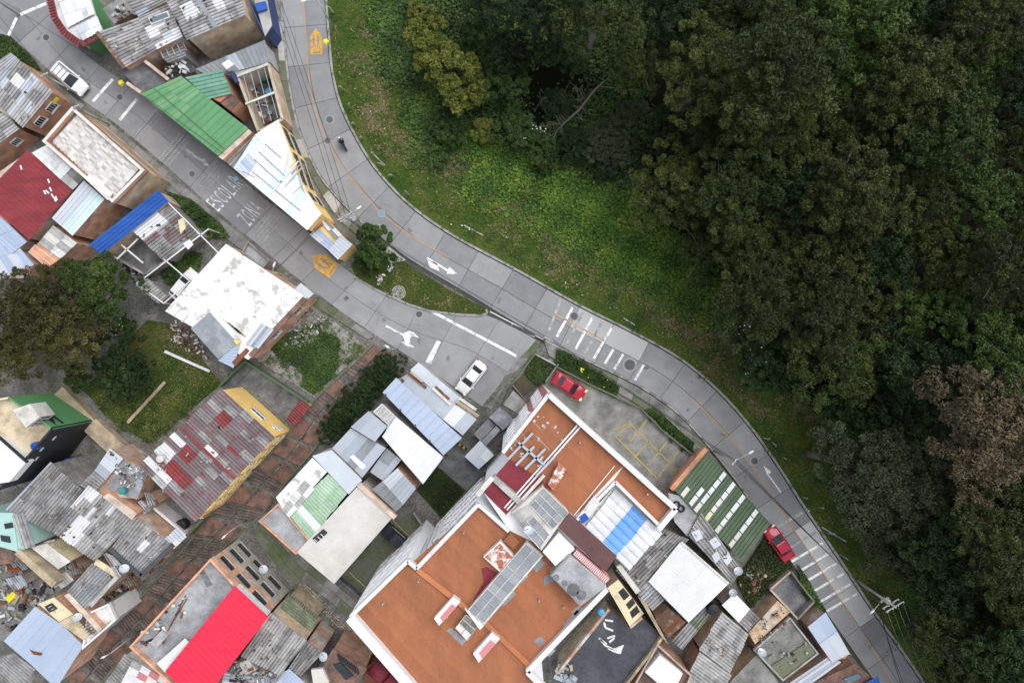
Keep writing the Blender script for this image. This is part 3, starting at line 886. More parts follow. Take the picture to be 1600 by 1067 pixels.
class House:
    def __init__(s, label, poly, z, wall='brick_old', name='house', cat='house', group=None, inset=.12, below=.14, dig=.5, floor=None):
        s.z = z
        s.poly = [(p[0], p[1], p[2] if len(p) > 2 else z) for p in poly]
        s.pts = [P(*p) for p in s.poly]
        c = sum(s.pts, Vector())/len(s.pts)
        s.g = min(gz(p.x, p.y) for p in s.pts) if floor is None else floor
        s.root = thing(name, label, cat, (c.x, c.y, s.g), group)
        s.w = offset(s.pts, inset) if inset else s.pts
        if wall:
            MB().prism([(p.x, p.y, p.z - below) for p in s.w], s.g - dig, None).build('wall', wall, s.root)
    def q(s, quad, z=None):
        return [P(p[0], p[1], p[2] if len(p) > 2 else (s.z if z is None else z)) for p in quad]
    def sheets(s, quad, nu, nv, pal, z=None, **k):
        sheet_grid(s.root, s.q(quad, z), nu, nv, pal, **k)
        return s
    def slab(s, poly, m, z=None, th=.12, name='roof_slab'):
        pts = s.q(poly, z)
        MB().prism(pts, lambda p: p.z - th, None).build(name, m, s.root)
        return s
    def parapet(s, poly, m, h=.5, t=.2, z=None, name='parapet', cap=None):
        pts = s.q(poly, z); ins = offset(pts, t); n = len(pts)
        b = MB()
        lo = [(p.x, p.y, p.z - .1) for p in pts]; hi = [(p.x, p.y, p.z + h) for p in pts]
        li = [(p.x, p.y, p.z - .1) for p in ins]; hi2 = [(p.x, p.y, p.z + h) for p in ins]
        fs = []
        for i in range(n):
            j = (i+1) % n
            fs += [(i, j, n+j, n+i), (n+i, n+j, 3*n+j, 3*n+i), (2*n+j, 2*n+i, 3*n+i, 3*n+j)]
        b.add(lo + hi + li + hi2, fs).build(name, m, s.root)
        if cap:
            MBring(offset(pts, -.03), offset(pts, t+.03), .05, h).build('coping', cap, s.root)
        return s
    def edge(s, i, u, down, out=0.0):
        a, b = s.w[i], s.w[(i+1) % len(s.w)]
        d = (b-a); d.z = 0; d.normalize()
        n = Vector((d.y, -d.x, 0))
        c = sum(s.w, Vector())/len(s.w)
        if n.dot((a+b)/2 - c) < 0: n = -n
        p = a.lerp(b, u)
        return Vector((p.x, p.y, p.z - down)) + n*out, d, n
    def win(s, i, u, down, wd=1.1, ht=1.1, frame='white_paint', pane='glass_dark', bars=2, name='window', sill=True):
        p, d, n = s.edge(i, u, down)
        r = math.atan2(d.y, d.x)
        b = MB()
        for sx in (-1, 1): b.box(p + d*sx*wd/2 + n*.03, (.07, .12, ht+.07), r)
        for sz in (-1, 1): b.box(p + Vector((0,0,sz*ht/2)) + n*.032, (wd+.07, .12, .07), r)
        w_ = b.build(name, frame, s.root)
        MB().box(p + n*.015, (wd, .04, ht), r).build('pane', pane, w_)
        for k in range(bars):
            MB().box(p + d*wd*((k+1)/(bars+1)-.5) + n*.05, (.05, .05, ht), r).build('glazing_bar', frame, w_)
        if sill: MB().box(p - Vector((0,0,ht/2+.06)) + n*.09, (wd+.25, .24, .06), r).build('sill', 'concrete_pale', w_)
        return s
    def door(s, i, u, wd=1.0, ht=2.05, m='brown_wood'):
        p, d, n = s.edge(i, u, 0)
        g = gz(p.x, p.y)
        r = math.atan2(d.y, d.x)
        q = Vector((p.x, p.y, g + ht/2))
        o = MB().box(q + n*.04, (wd, .08, ht), r).build('door', m, s.root)
        b = MB()
        for sx in (-1, 1): b.box(q + d*sx*(wd/2+.05) + n*.05, (.1, .14, ht+.1), r)
        b.box(q + Vector((0,0,ht/2+.05)) + n*.05, (wd+.2, .14, .1), r)
        b.build('door_frame', 'concrete_pale', o)
        MB().box(q + d*wd*.38 + n*.11, (.05, .08, .14), r).build('handle', 'steel', o)
        return s
    def ridge(s, a, b, m, wd=.35, z=None, h=.10):
        A, B = s.q([a, b], z)
        MB().bar(A + Vector((0,0,h)), B + Vector((0,0,h)), wd, .07).build('ridge_cap', m, s.root)
        return s
    def box(s, name, poly, z0, z1, m):
        MB().prism([P(*p, z1) for p in poly], z0, z1).build(name, m, s.root)
        return s

def MBring(a, b, th, h):
    n = len(a); m = MB()
    o = lambda L, dz: [(p.x, p.y, p.z + dz) for p in L]
    fs = []
    for i in range(n):
        j = (i+1) % n
        fs += [(i, j, n+j, n+i), (n+i, n+j, 3*n+j, 3*n+i), (3*n+i, 3*n+j, 2*n+j, 2*n+i), (2*n+i, 2*n+j, j, i)]
    return m.add(o(a, h) + o(a, h+th) + o(b, h) + o(b, h+th), fs)

GREY = ['fc_grey','fc_grey','fc_grey','fc_dark','fc_pale']
PALE = ['fc_pale','fc_pale','fc_grey','fc_white']

# ================= top left, between the side street and the main road
h = House('white roofed corner house with a red tiled rim and green side wall', [(73,-20),(88,28),(105,54),(128,71),(163,52),(150,26),(136,-20)], 3.6, 'green_wall', inset=.3)
h.slab([(73,-20),(88,28),(105,54),(128,71),(163,52),(150,26),(136,-20)], 'fc_white', th=.2)
rim = [(76,-20),(87,28),(103,52),(127,69),(161,52)]
tile = MB()
for k in range(len(rim)-1):
    a, b = P(*rim[k], 3.62), P(*rim[k+1], 3.62)
    d = (b-a).normalized(); n_ = max(2, int((b-a).length/.32))
    nn = Vector((d.y, -d.x, 0))
    if nn.dot(P(120,20,3.6) - a) > 0: nn = -nn
    for i in range(n_):
        p = a.lerp(b, (i+.5)/n_)
        MB().tube([p - nn*.3 + Vector((0,0,.22)), p + nn*.45 + Vector((0,0,.04))], .14, 6).build('roof_tile', 'fc_red', h.root)
h.sheets([(118,42),(152,26),(160,48),(130,64)], 4, 2, ['white_sheet','white_sheet','zinc_pale'], z=4.0, prof='rib', pitch=.5)
h.sheets([(84,-20),(134,-20),(148,22),(106,44)], 5, 3, ['white_sheet','white_sheet','fc_white'], z=3.85, prof='rib', pitch=.6)
h.win(2, .4, 1.5)
h = House('grey corrugated roofed house below the teal skylight at the top', [(152,51),(217,28),(263,8),(286,58),(243,79),(195,107)], 4.4, 'brick_old')
h.sheets([(195,107),(152,51),(217,28),(246,78)], 9, 4, ['fc_grey','fc_grey','fc_pale','fc_pale'], seed=2)
h.sheets([(246,78),(217,28),(263,8),(286,58)], 6, 3, ['fc_pale','fc_pale','fc_grey','white_sheet'], seed=3, over={(0,1):'white_sheet',(0,2):'white_sheet',(1,1):'zinc_pale'})
h.box('skylight_frame', [(231,28),(262,17),(266,27),(236,39)], 4.3, 4.75, 'offwhite')
h.box('skylight_glass', [(234,29),(260,19.5),(263,26),(237,36)], 4.6, 4.79, 'glass_blue')
h.ridge((152,51), (195,107), 'brown_wood', .4)
h = House('low grey roof shed with open rafters under the skylight house', [(243,80),(286,66),(291,88),(263,99)], 3.3, 'grey_plaster')
h.sheets([(263,99),(247,82),(286,68),(291,88)], 3, 2, ['zinc_dark','fc_grey'], seed=4)
for k in range(5):
    a, b = P(250+k*9, 79-k*3, 3.75), P(256+k*9, 92-k*3, 3.6)
    MB().bar(a, b, .09, .1).build('rafter', 'pale_wood', h.root)
h = House('roof of pale patched sheets above the brown bare wall', [(263,4),(290,-10),(372,-30),(384,24),(294,63)], 5.6, 'brick_tan')
h.sheets([(294,63),(263,4),(300,-14),(338,44)], 5, 4, ['fc_grey','fc_grey','fc_pale'], seed=5, over={(2,1):'white_sheet',(3,1):'white_sheet',(2,2):'white_sheet',(3,2):'white_sheet'})
h.sheets([(338,44),(300,-14),(368,-36),(384,24)], 6, 4, ['fc_pale','fc_pale','fc_grey'], seed=6, over={(3,1):'white_sheet',(4,1):'white_sheet',(2,1):'fc_white'})
h.ridge((338,44), (300,-14), 'zinc_dark', .5)
h = House('dark metal roof strip under the brown bare wall', [(306,108),(414,63),(423,97),(370,119),(330,118)], 3.2, 'grey_plaster')
h.sheets([(306,108),(414,63),(423,97),(330,122)], 7, 1, ['zinc_dark','zinc','zinc_dark'], prof='rib', pitch=.5, seed=7)
h = House('blue railed stair house beside the main road at the top', [(388,-30),(412,-30),(425,40),(414,57)], 3.8, 'bluewall')
h.slab([(388,-30),(412,-30),(425,40),(414,57)], 'concrete_pale')
for k in range(9):
    a = P(384+k*3.4, -8+k*7.2, 4.7); b = P(384+k*3.4, -8+k*7.2, 3.8)
    MB().bar(a, b, .06).build('rail_post', 'bluewall', h.root)
for z in (4.3, 4.7): MB().bar(P(383,-10,z), P(412,52,z), .09).build('handrail', 'blue_sheet' if z > 4.5 else 'white_wall', h.root)
h.box('porch_roof', [(398,6),(414,2),(417,14),(402,19)], 3.9, 4.2, 'blue_sheet')
h = House('tiny grey shack at the very top between pale roofs', [(160,12),(193,-10),(236,-14),(262,3),(217,27),(205,20),(178,38)], 3.9, 'brick_old')
h.sheets([(217,27),(192,-8),(236,-16),(262,3)], 4, 3, ['fc_pale','fc_grey','zinc'], seed=8)
h.slab([(160,14),(192,-6),(214,24),(205,22),(178,38)], 'concrete')
h = House('dark flat slab roof with a brick upstand behind the green roof', [(190,113),(228,97),(265,126),(222,145)], 3.4, 'brick_old')
h.slab([(190,113),(228,97),(265,126),(222,145)], 'concrete_dark')
for a, b in [((228,97),(265,126)), ((200,131),(222,146))]:
    MB().bar(P(*a,3.7), P(*b,3.7), .35, .6).build('brick_upstand', 'brick_orange', h.root)
h = House('black sunken roof between the rafters and the green roof', [(256,104),(292,92),(306,112),(286,118),(268,124)], 2.4, 'grey_plaster')
h.slab([(256,104),(292,92),(306,112),(286,118),(268,124)], 'tar')  # plain black slab as the floor of the dark pit
h = House('house with a broad two tone green metal roof along the side street', [(220,147),(283,119),(388,201),(341,244)], 4.5, 'brick')
h.sheets([(341,244),(283,197),(328,155),(388,201)], 6, 1, ['green_sheet'], prof='rib', pitch=.75, seed=9)
h.sheets([(283,197),(220,147),(283,119),(328,155)], 6, 2, ['green_light','green_light','green_sheet'], prof='rib', pitch=.75, seed=10)
h.ridge((240,138), (351,233), 'olive_sheet', .06, h=.09)
h.box('brick_end_wall', [(341,245),(388,202),(394,207),(348,250)], .0, 4.4, 'brick_orange')
h = House('ribbed teal green roof annexe beside the broad green roof', [(289,121),(346,109),(361,145),(343,161),(328,154)], 4.4, 'brick')
h.sheets([(328,155),(289,121),(346,109),(361,147)], 5, 1, ['teal_sheet'], prof='corr', pitch=.5, amp=.05, seed=11)
h = House('small flat brick block tucked against the teal green roof', [(343,162),(361,147),(377,158),(360,176)], 4.0, 'brick_orange')
h.slab([(345,162),(361,149),(375,158),(360,174)], 'brick_tile', th=.1)
h = House('roofless walled yard with pale beams beside the main road', [(371,119),(419,100),(441,186),(404,206)], 3.4, None, cat='yard', name='walled_yard')
wl = [P(x, y, 3.4) for x, y in [(371,119),(419,100),(441,186),(404,206)]]
for i in range(4):
    a, b = wl[i], wl[(i+1) % 4]
    m = MB()
    m.bar(Vector((a.x,a.y,1.6)), Vector((b.x,b.y,1.6)), .3, 3.6)
    m.build('yard_wall', ['offwhite','brick_tan','brick_tan','brick_tan'][i], h.root)
MB().prism([(p.x,p.y) for p in wl], -.1, .12).build('yard_floor', 'concrete_dark', h.root)
for a, b in [((371,120),(419,101)), ((384,163),(429,145))]: MB().bar(P(*a,3.5), P(*b,3.5), .22).build('beam', 'offwhite', h.root)
for x in (380, 391, 402, 412): MB().bar(P(x,116-(x-380)*.4,3.44), P(x+22,198-(x-380)*.4,3.44), .06).build('rail', 'steel', h.root)
h.box('white_tank_base', [(346,100),(357,93),(366,101),(354,109)], 3.0, 4.6, 'white_wall')
h.box('blue_panel', [(358,112),(364,112),(372,128),(368,130)], 3.0, 3.9, 'bluewall')
h = House('narrow grey lean-to between the green roof and the white roof', [(349,250),(395,209),(399,214),(390,228),(366,262)], 3.6, 'brick_old')
h.sheets([(349,250),(366,262),(402,220),(395,209)], 2, 3, ['zinc_dark','fc_grey','concrete'], seed=12)

h = House('long white roof with mint and ochre stripes and a yellow wall on the main road', [(365,263),(398,212),(435,187),(453,230),(472,286),(492,318),(503,334),(480,360)], 5.8, 'yellow_wall')
def wpal(i, j, r): return r.choice(['white_sheet','white_sheet','white_sheet','ice_sheet'])
h.sheets([(365,263),(480,360),(503,334),(398,212)], 13, 1, wpal, prof='rib', pitch=.55, amp=.035, seed=13)
h.sheets([(398,211),(500,333),(472,286),(435,187)], 14, 1, lambda i, j, r: {8:'ice_sheet',10:'mint_sheet',6:'terrace_cream'}.get(i, 'white_sheet'), prof='rib', pitch=.55, amp=.035, seed=14)
h.sheets([(368,262),(388,240),(400,254),(384,276)], 3, 1, ['zinc_blue','zinc_pale'], z=5.93, prof='rib', pitch=.5, seed=15)
for x, y, x2, y2, m_ in [(445,292,472,262,'mint_sheet'),(438,285,466,252,'ice_sheet'),(452,262,462,250,'yellow_wall'),(455,272,468,258,'pink_wall'),(425,300,440,283,'ice_sheet'),(458,302,474,286,'terrace_cream')]:
    MB().bar(P(x,y,5.9), P(x2,y2,5.9), .16, .012).build('colour_stripe', m_, h.root)
sc_ = MB()
for row, (a, b) in enumerate([((398,250),(440,288)), ((405,238),(448,278)), ((415,226),(440,248)), ((394,268),(470,330))]):
    n_ = int(math.hypot(b[0]-a[0], b[1]-a[1])/2.6)
    for k in range(n_):
        p = P(a[0]+(b[0]-a[0])*k/n_, a[1]+(b[1]-a[1])*k/n_, 5.87)
        sc_.box(p, (.09,.09,.06), .8)
o_ = sc_.build('roof_screws', 'dark_steel', h.root); o_['kind'] = 'stuff'
for i in (2, 3, 4):
    for u in ((.3,.7) if i == 2 else (.2,.5,.8) if i == 3 else (.5,)):
        h.win(i, u, 1.6, 1.0, 1.2, frame='dark_steel'); h.win(i, u, 4.2, 1.0, 1.2, frame='dark_steel')
h.door(3, .35, m='brown_wood')
h = House('cluster of small tin roofs at the tip of the white roofed block', [(484,366),(495,354),(507,340),(533,368),(551,382),(528,406)], 3.4, 'yellow_wall')
h.sheets([(484,367),(496,355),(530,384),(513,391)], 2, 2, ['zinc_pale','zinc_blue'], seed=16, prof='rib')
h.sheets([(513,391),(533,368),(551,382),(528,406)], 2, 1, ['zinc','zinc_pale'], z=3.7, seed=17, prof='rib')
h.box('brick_chimney', [(486,356),(499,343),(503,348),(490,360)], 3.0, 4.2, 'brick')
h.sheets([(500,345),(510,344),(534,367),(524,374)], 2, 2, ['zinc_dark','white_sheet'], z=3.6, seed=18, prof='rib')

# ================= left, south of the side street
h = House('brick house with pale patched corrugated roof at the left edge', [(-40,118),(18,86),(34,96),(83,145),(37,200),(-40,150)], 3.9, 'brick')
h.sheets([(37,200),(-12,150),(30,95),(83,145)], 8, 4, ['fc_pale','fc_pale','fc_grey','zinc_pale'], seed=20, over={(6,2):'white_sheet',(5,2):'white_sheet'})
h.sheets([(-14,150),(-40,120),(16,84),(32,96)], 3, 3, ['zinc','fc_pale'], seed=21)
h.win(3, .3, 1.4, 1.2, 1.1, frame='white_wall', pane='glass_dark', bars=3)
h.win(3, .72, 1.4, 1.2, 1.1, frame='white_wall', pane='glass_dark', bars=3)
p, d, n = h.edge(3, .12, 1.2, .05)
MB().box(p, (.9,.06,.5), math.atan2(d.y, d.x)).build('yellow_sign', 'yellow_plastic', h.root)
h = House('lower brick house with speckled grey roof below it at the left edge', [(-40,180),(4,175),(31,202),(-40,262)], 3.4, 'brick')
h.sheets([(31,202),(4,175),(-40,205),(-20,240)], 3, 3, ['fc_pale','fc_grey'], seed=22)
h.win(2, .25, 1.3, 1.0, 1.0, frame='white_wall', bars=3)
h = House('terraced house whose flat roof is laid with white scallop tiles', [(70,223),(118,168),(232,268),(180,320)], 5.4, 'brick_tan')
h.slab([(70,223),(118,168),(232,268),(180,320)], 'brick_tile')
A_, B_, C_, D_ = h.q([(84,221),(121,181),(217,264),(177,308)], 5.42)
h.rng = random.Random(4)
me_t = {}
for i in range(17):
    for j in range(17):
        u, v = (i+.5)/17, (j+.5)/17
        c = A_*(1-u)*(1-v) + B_*u*(1-v) + C_*u*v + D_*(1-u)*v
        k = h.rng.randrange(3)
        if k not in me_t:
            me_t[k] = MB().lathe([(.30,0),(.30,.05),(.20,.10),(.05,.12)], 8).mesh('roof_tile')
            me_t[k].materials.append(M[['tile_a','tile_b','tile_c'][k]])
        o = bpy.data.objects.new('roof_tile', me_t[k]); COL.objects.link(o)
        o.location = c; o.rotation_euler.z = .8 + (.4 if j % 2 else 0)
        o.scale = (1.15,1.15,1)
        adopt(o, h.root)
h.parapet([(72,223),(118,170),(230,268),(180,318)], 'brick_orange', .55, .25, cap='offwhite')
h = House('white flat strip roof between the red roof and the scallop tiles', [(50,238),(76,225),(114,262),(131,279),(114,297),(95,281)], 4.6, 'brick_old')
h.sheets([(50,239),(76,225),(113,262),(95,281)], 2, 3, ['white_sheet','fc_white'], seed=23, prof='rib', pitch=.6)
h.sheets([(95,281),(113,262),(131,279),(114,297)], 2, 2, ['concrete','fc_pale'], seed=24, prof='flat')
h = House('small white boxed roof hut against the scallop tiled terrace', [(137,275),(143,271),(176,302),(168,313)], 5.9, 'white_wall')
h.slab([(132,279),(140,272),(176,302),(168,313)], 'white_wall', th=.2)
h = House('house under the broad weathered dark red roof', [(-40,292),(43,235),(114,296),(46,375),(-40,312)], 4.4, 'brick_old')
h.sheets([(46,375),(114,296),(43,235),(-30,310)], 6, 5, ['red_paint'], seed=25, prof='rib', pitch=.45, amp=.035)
wm = MB()
for x, y, r_ in [(74,300,.8),(79,296,.5),(82,306,.6),(70,301,.5),(86,312,.4),(76,283,.4),(88,310,.35),(33,262,.3)]:
    p = P(x, y, 4.52); MB().box(p, (.18,.5,.01), r_).build('white_patch', 'white_sheet', h.root)
h = House('pale ribbed metal roof next to the dark red roof', [(131,282),(164,312),(114,369),(81,341)], 4.5, 'brick_orange')
h.sheets([(81,341),(114,369),(164,312),(131,282)], 4, 1, ['zinc_pale','zinc_pale','ice_sheet'], seed=26, prof='rib', pitch=.45)
h = House('pale blue grey metal roof running off the left edge above the trees', [(-40,345),(0,336),(43,378),(28,390),(54,412),(42,436),(-40,436)], 4.0, 'brick_old')
h.sheets([(-40,345),(0,336),(43,378),(20,396)], 3, 2, ['zinc_pale','zinc_blue'], seed=27, prof='rib', pitch=.5)
h.sheets([(-40,376),(14,366),(54,414),(-10,440)], 5, 2, ['zinc_blue','zinc_pale'], z=3.9, seed=28, prof='rib', pitch=.5)
h = House('pair of dull white tin roofs edged with brick beside the tree', [(83,351),(122,380),(92,407),(73,420),(42,394)], 3.8, 'brick_orange')
h.sheets([(60,380),(83,352),(121,380),(95,405)], 3, 2, ['fc_white','offwhite','fc_pale'], seed=29, prof='rib', pitch=.6)
h.sheets([(44,394),(55,382),(88,407),(73,418)], 2, 2, ['fc_white','offwhite'], z=3.6, seed=30, prof='rib', pitch=.6)
h = House('house with a long bright blue strip roof', [(140,382),(247,297),(264,315),(159,398)], 3.6, 'brick_tan')
h.sheets([(140,382),(159,398),(264,315),(247,297)], 3, 1, ['blue_sheet'], seed=31, prof='rib', pitch=.4)
h = House('grey corrugated patio roof with one white sheet beside the blue strip', [(208,359),(263,317),(314,367),(258,408)], 3.1, 'block_grey')
h.sheets([(208,359),(258,408),(314,367),(263,317)], 6, 3, ['fc_grey','fc_grey','fc_dark','fc_reddish'], seed=32, over={(0,2):None,(0,0):'white_sheet',(0,1):'white_sheet',(1,0):'white_sheet',(1,1):'white_sheet'})
h.box('sagging_tarp', [(278,345),(286,340),(290,356),(282,366)], 3.2, 3.4, 'cream_wall')
h = House('dark walled court with crossed white beams below the blue strip roof', [(170,394),(208,362),(256,408),(226,425)], 2.2, None, cat='yard', name='walled_yard')
wl = [P(x, y, 2.2) for x, y in [(168,396),(208,362),(256,408),(224,428)]]
MB().prism([(p.x,p.y) for p in wl], -.4, .05).build('yard_floor', 'concrete_dark', h.root)
for i in range(4): MB().bar(Vector((wl[i].x,wl[i].y,.8)), Vector((wl[(i+1) % 4].x,wl[(i+1) % 4].y,.8)), .22, 2.4).build('yard_wall', 'block_grey', h.root)
for a, b in [((183,377),(224,411)), ((216,373),(183,405))]: MB().bar(P(*a,2.3), P(*b,2.3), .16).build('beam', 'white_wall', h.root)
t = thing('garden_pergola', 'thin white pipe frame spanning the planted court by the white roof', 'pergola', G(270,420))
for a, b in [((263,317),(341,395)), ((214,443),(326,358)), ((256,405),(300,442)), ((214,443),(256,474)), ((256,474),(296,440))]:
    MB().bar(P(*a,3.2), P(*b,3.2), .11).build('frame_bar', 'white_wall', t)
for a in [(214,443),(256,474),(296,440),(326,358)]: MB().bar(P(*a,3.2), Vector((P(*a,3.2).x, P(*a,3.2).y, -.3)), .1).build('post', 'white_wall', t)
MB().prism([P(*q_, 3.3) for q_ in [(286,381),(296,374),(302,382),(294,390)]], 3.2, 3.3).build('roof_tray', 'pale_plastic', t)
h = House('small ribbed lean-to at the corner of the pipe frame', [(212,446),(232,436),(260,462),(250,474)], 2.6, 'block_grey')
h.sheets([(212,446),(250,474),(262,464),(230,436)], 3, 1, ['fc_grey','fc_pale'], seed=33)
h = House('square house with a stained whitewashed flat roof south of the street', [(353,381),(479,465),(388,562),(258,486)], 4.6, 'brick_orange')
h.slab([(353,381),(479,465),(388,562),(258,486)], 'whitewash')
MB().bar(P(477,466,4.7), P(392,556,4.7), .55, .3).build('brick_edge', 'brick_tile', h.root)
h.sheets([(298,513),(341,561),(371,536),(328,488)], 4, 4, ['skylight'], z=4.85, prof='flat', seed=34, name='roof_pane', lift=.01)
h.sheets([(341,563),(361,543),(377,531),(365,575)], 3, 1, ['zinc_blue','zinc'], z=4.75, prof='rib', seed=35)
for k in range(5):
    MB().bar(P(386+k*4, 538+k*1.5, 4.8+.05*k), P(410+k*4, 506+k*2, 4.8+.05*k), .28, .05).build('stacked_sheet', ['zinc','zinc_pale','zinc_dark'][k % 3], h.root)
for k in range(4):
    MB().bar(P(352+k*5, 500+k*4, 4.75), P(372+k*4, 520+k*2, 4.75), .16, .06).build('loose_plank', ['zinc_pale','pale_wood'][k % 2], h.root)
h.box('brown_gutter_box', [(362,566),(384,544),(388,548),(368,572)], 4.4, 4.9, 'rust')
h.box('corner_box', [(365,532),(371,529),(374,535),(369,538)], 4.6, 5.1, 'yellow_wall')
for a in ((262,484),(272,492),(284,503)): MB().bar(P(*a,4.75), P(a[0]+10,a[1]-12,4.75), .18, .1).build('loose_plank', 'offwhite', h.root)
h.win(1, .2, 1.6); h.win(1, .6, 1.6)
h = House('grey slab porch in front of the stained white roof', [(379,395),(389,377),(423,407),(412,421)], 2.9, 'concrete')
h.slab([(379,395),(389,377),(423,407),(412,421)], 'terrace_grey').parapet([(379,395),(389,377),(423,407),(412,421)], 'concrete', .35, .15)
h = House('small pale slab canopy at the street corner of the stained white roof', [(457,455),(470,442),(490,459),(478,470)], 3.0, 'concrete_pale')
h.slab([(457,455),(470,442),(490,459),(478,470)], 'zinc_pale')

# ================= yellow house and yards
h = House('yellow house under a patched red and grey corrugated roof', [(347,607),(430,682),(306,815),(218,728)], 4.6, 'yellow_wall', below=.4)
def ypal(i, j, r): return r.choice(['fc_reddish','fc_reddish','fc_reddish','fc_reddish','fc_grey'])
h.sheets([(347,607),(282,668),(366,748),(430,682)], 8, 5, ypal, seed=40, over={(2,1):'fc_red',(3,1):'fc_red',(5,3):'fc_red',(7,2):'white_sheet'}, pitch=.36)
h.sheets([(282,668),(218,728),(306,815),(366,748)], 8, 5, ypal, z=4.5, seed=41, over={(1,1):'fc_red',(2,1):'fc_red',(4,1):'fc_red',(5,1):'fc_red',(4,2):'fc_red',(5,2):'fc_red',(6,0):'white_sheet',(6,1):'white_sheet',(1,0):'white_sheet',(3,0):'fc_white',(7,1):'fc_pale',(4,0):'fc_white'}, pitch=.36)
h.ridge((299,652), (383,729), 'fc_reddish', .4); h.ridge((283,667), (367,747), 'fc_red', .35)
h.win(0, .56, 2.0, 1.9, .9, frame='white_wall', bars=2); h.win(0, .86, 2.4, .5, .5, frame='white_wall', bars=1); h.win(0, .93, 3.2, .5, .5, frame='white_wall', bars=1)
for u in (.1,.25,.4,.55,.7,.85): h.win(1, u, 1.2, 1.5, .7, frame='yellow_wall', bars=1); h.win(1, u, 3.8, 1.3, 1.0, frame='yellow_wall', bars=2)
h.door(1, .48)
t = thing('paved_yard', 'grey paved front yard with a green rail before the yellow wall', 'yard', G(430,610))
patch('yard_floor', [(350,602),(388,566),(483,628),(450,662),(392,606)], .0, 'concrete_dark', 2, None, t)
def lowwall(root, pts_px, ht, wd, m, name='low_wall'):
    for a, b in zip(pts_px, pts_px[1:]):
        A, B = G(*a), G(*b)
        MB().bar(A + Vector((0,0,ht/2-.1)), B + Vector((0,0,ht/2-.1)), wd, ht+.2).build(name, m, root)
lowwall(t, [(349,602),(388,564),(484,627)], 1.1, .22, 'olive_sheet', 'green_rail')
for a, b in [((398,572),(370,600)), ((420,588),(400,606)), ((445,604),(428,622))]:
    A, B = G(*a, .02), G(*b, .02); MB().bar(A, B, .06, .03).build('paving_joint', 'gutter', t)
h = House('small red tiled gate canopy beside the yellow house', [(472,624),(486,635),(457,666),(447,655)], 1.6, 'brick_old', name='gate_canopy', cat='canopy', inset=.3)
h.sheets([(447,655),(472,624),(486,635),(457,666)], 7, 2, ['fc_red'], prof='corr', pitch=.3, amp=.07, seed=42, name='tile_row')

# ================= far left: green and black building, corrugated roofs
h = House('tall house with green front and black side wall and a beige terrace', [(14,620),(83,669),(0,765),(-60,720),(-50,630)], 5.6, None, inset=0)
pw = h.pts; zb = h.g - .6
def face(name, a, b, m, z1=None):
    A, B = Vector(a), Vector(b)
    c = sum(pw, Vector())/len(pw)
    d = (B-A).normalized(); n = Vector((d.y,-d.x,0))
    if n.dot((A+B)/2-c) > 0: n = -n
    MB().prism([(A.x,A.y),(B.x,B.y),(B.x+n.x*.2,B.y+n.y*.2),(A.x+n.x*.2,A.y+n.y*.2)], zb, A.z if z1 is None else z1).build(name, m, h.root)
face('green_wall', pw[0], pw[1], 'green_wall')
face('black_wall', pw[1], pw[2], 'black_wall')
face('side_wall', pw[4], pw[0], 'cream_wall'); face('side_wall', pw[3], pw[4], 'cream_wall'); face('side_wall', pw[2], pw[3], 'cream_wall')
ins = offset(pw, .22)
MB().prism([(p.x,p.y) for p in ins], 3.8, 4.55).build('terrace_floor', 'terrace_beige', h.root)
MB().prism([P(*q_, 5.8) for q_ in [(-60,672),(0,684),(41,722),(14,753),(-40,760)]], 4.5, 5.8).build('white_roof', 'white_sheet', h.root)
MB().bar(P(-2,682,5.9), P(43,722,5.9), .2, .3).build('roof_edge', 'black_wall', h.root)
hut = MB().prism([P(*q_, 7.0) for q_ in [(20,640),(46,631),(62,651),(40,668)]], 4.5, 7.0).build('stair_hut', 'offwhite', h.root)
hp = [P(*q_, 7.0) for q_ in [(20,640),(46,631),(62,651),(40,668)]]
d = (hp[3]-hp[2]).normalized(); n = Vector((-d.y, d.x, 0)); n = -n if n.dot(hp[2]-hp[1]) < 0 else n
mid = (hp[2]+hp[3])/2
w_ = MB().box(mid + n*.04 - Vector((0,0,1.2)), (1.5,.08,1.2), math.atan2(d.y,d.x)).build('window', 'glass_dark', hut)
for k in (-.5, 0, .5): MB().box(mid + d*k + n*.1 - Vector((0,0,1.2)), (.07,.06,1.2), math.atan2(d.y,d.x)).build('window_bar', 'white_wall', hut)
for k in range(1, 5):
    A, B = pw[1].lerp(pw[2], k*.17), pw[1].lerp(pw[2], k*.17+.06)
    d = (B-A).normalized(); n = Vector((-d.y, d.x, 0)); c = sum(pw, Vector())/len(pw); n = -n if n.dot(A-c) < 0 else n
    MB().bar(A + n*.03 - Vector((0,0,1.3+.6*(k % 2))), B + n*.03 - Vector((0,0,1.3+.6*(k % 2))), .06, .25).build('vent_slot', 'offwhite', h.root)
A, B = pw[0].lerp(pw[1], .62), pw[0].lerp(pw[1], .92)
d = (B-A).normalized(); n = Vector((-d.y, d.x, 0)); c = sum(pw, Vector())/len(pw); n = -n if n.dot(A-c) < 0 else n
MB().bar(A + n*.03 - Vector((0,0,2.2)), B + n*.03 - Vector((0,0,2.2)), .08, .4).build('slot_window', 'glass_dark', h.root)
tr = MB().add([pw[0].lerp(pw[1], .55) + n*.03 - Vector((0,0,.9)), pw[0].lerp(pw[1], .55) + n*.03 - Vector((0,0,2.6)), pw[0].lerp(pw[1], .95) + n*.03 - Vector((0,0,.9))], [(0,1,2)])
tr.build('stair_opening_shade', 'black_wall', h.root)  # flat black triangle painted for the shade inside the stair opening
h = House('dark grey corrugated roof beside the black wall', [(11,796),(81,722),(129,766),(78,830)], 2.4, 'block_grey')
h.sheets([(11,796),(78,830),(129,766),(81,722)], 6, 4, ['fc_grey','fc_dark','fc_grey'], seed=43, pitch=.36)
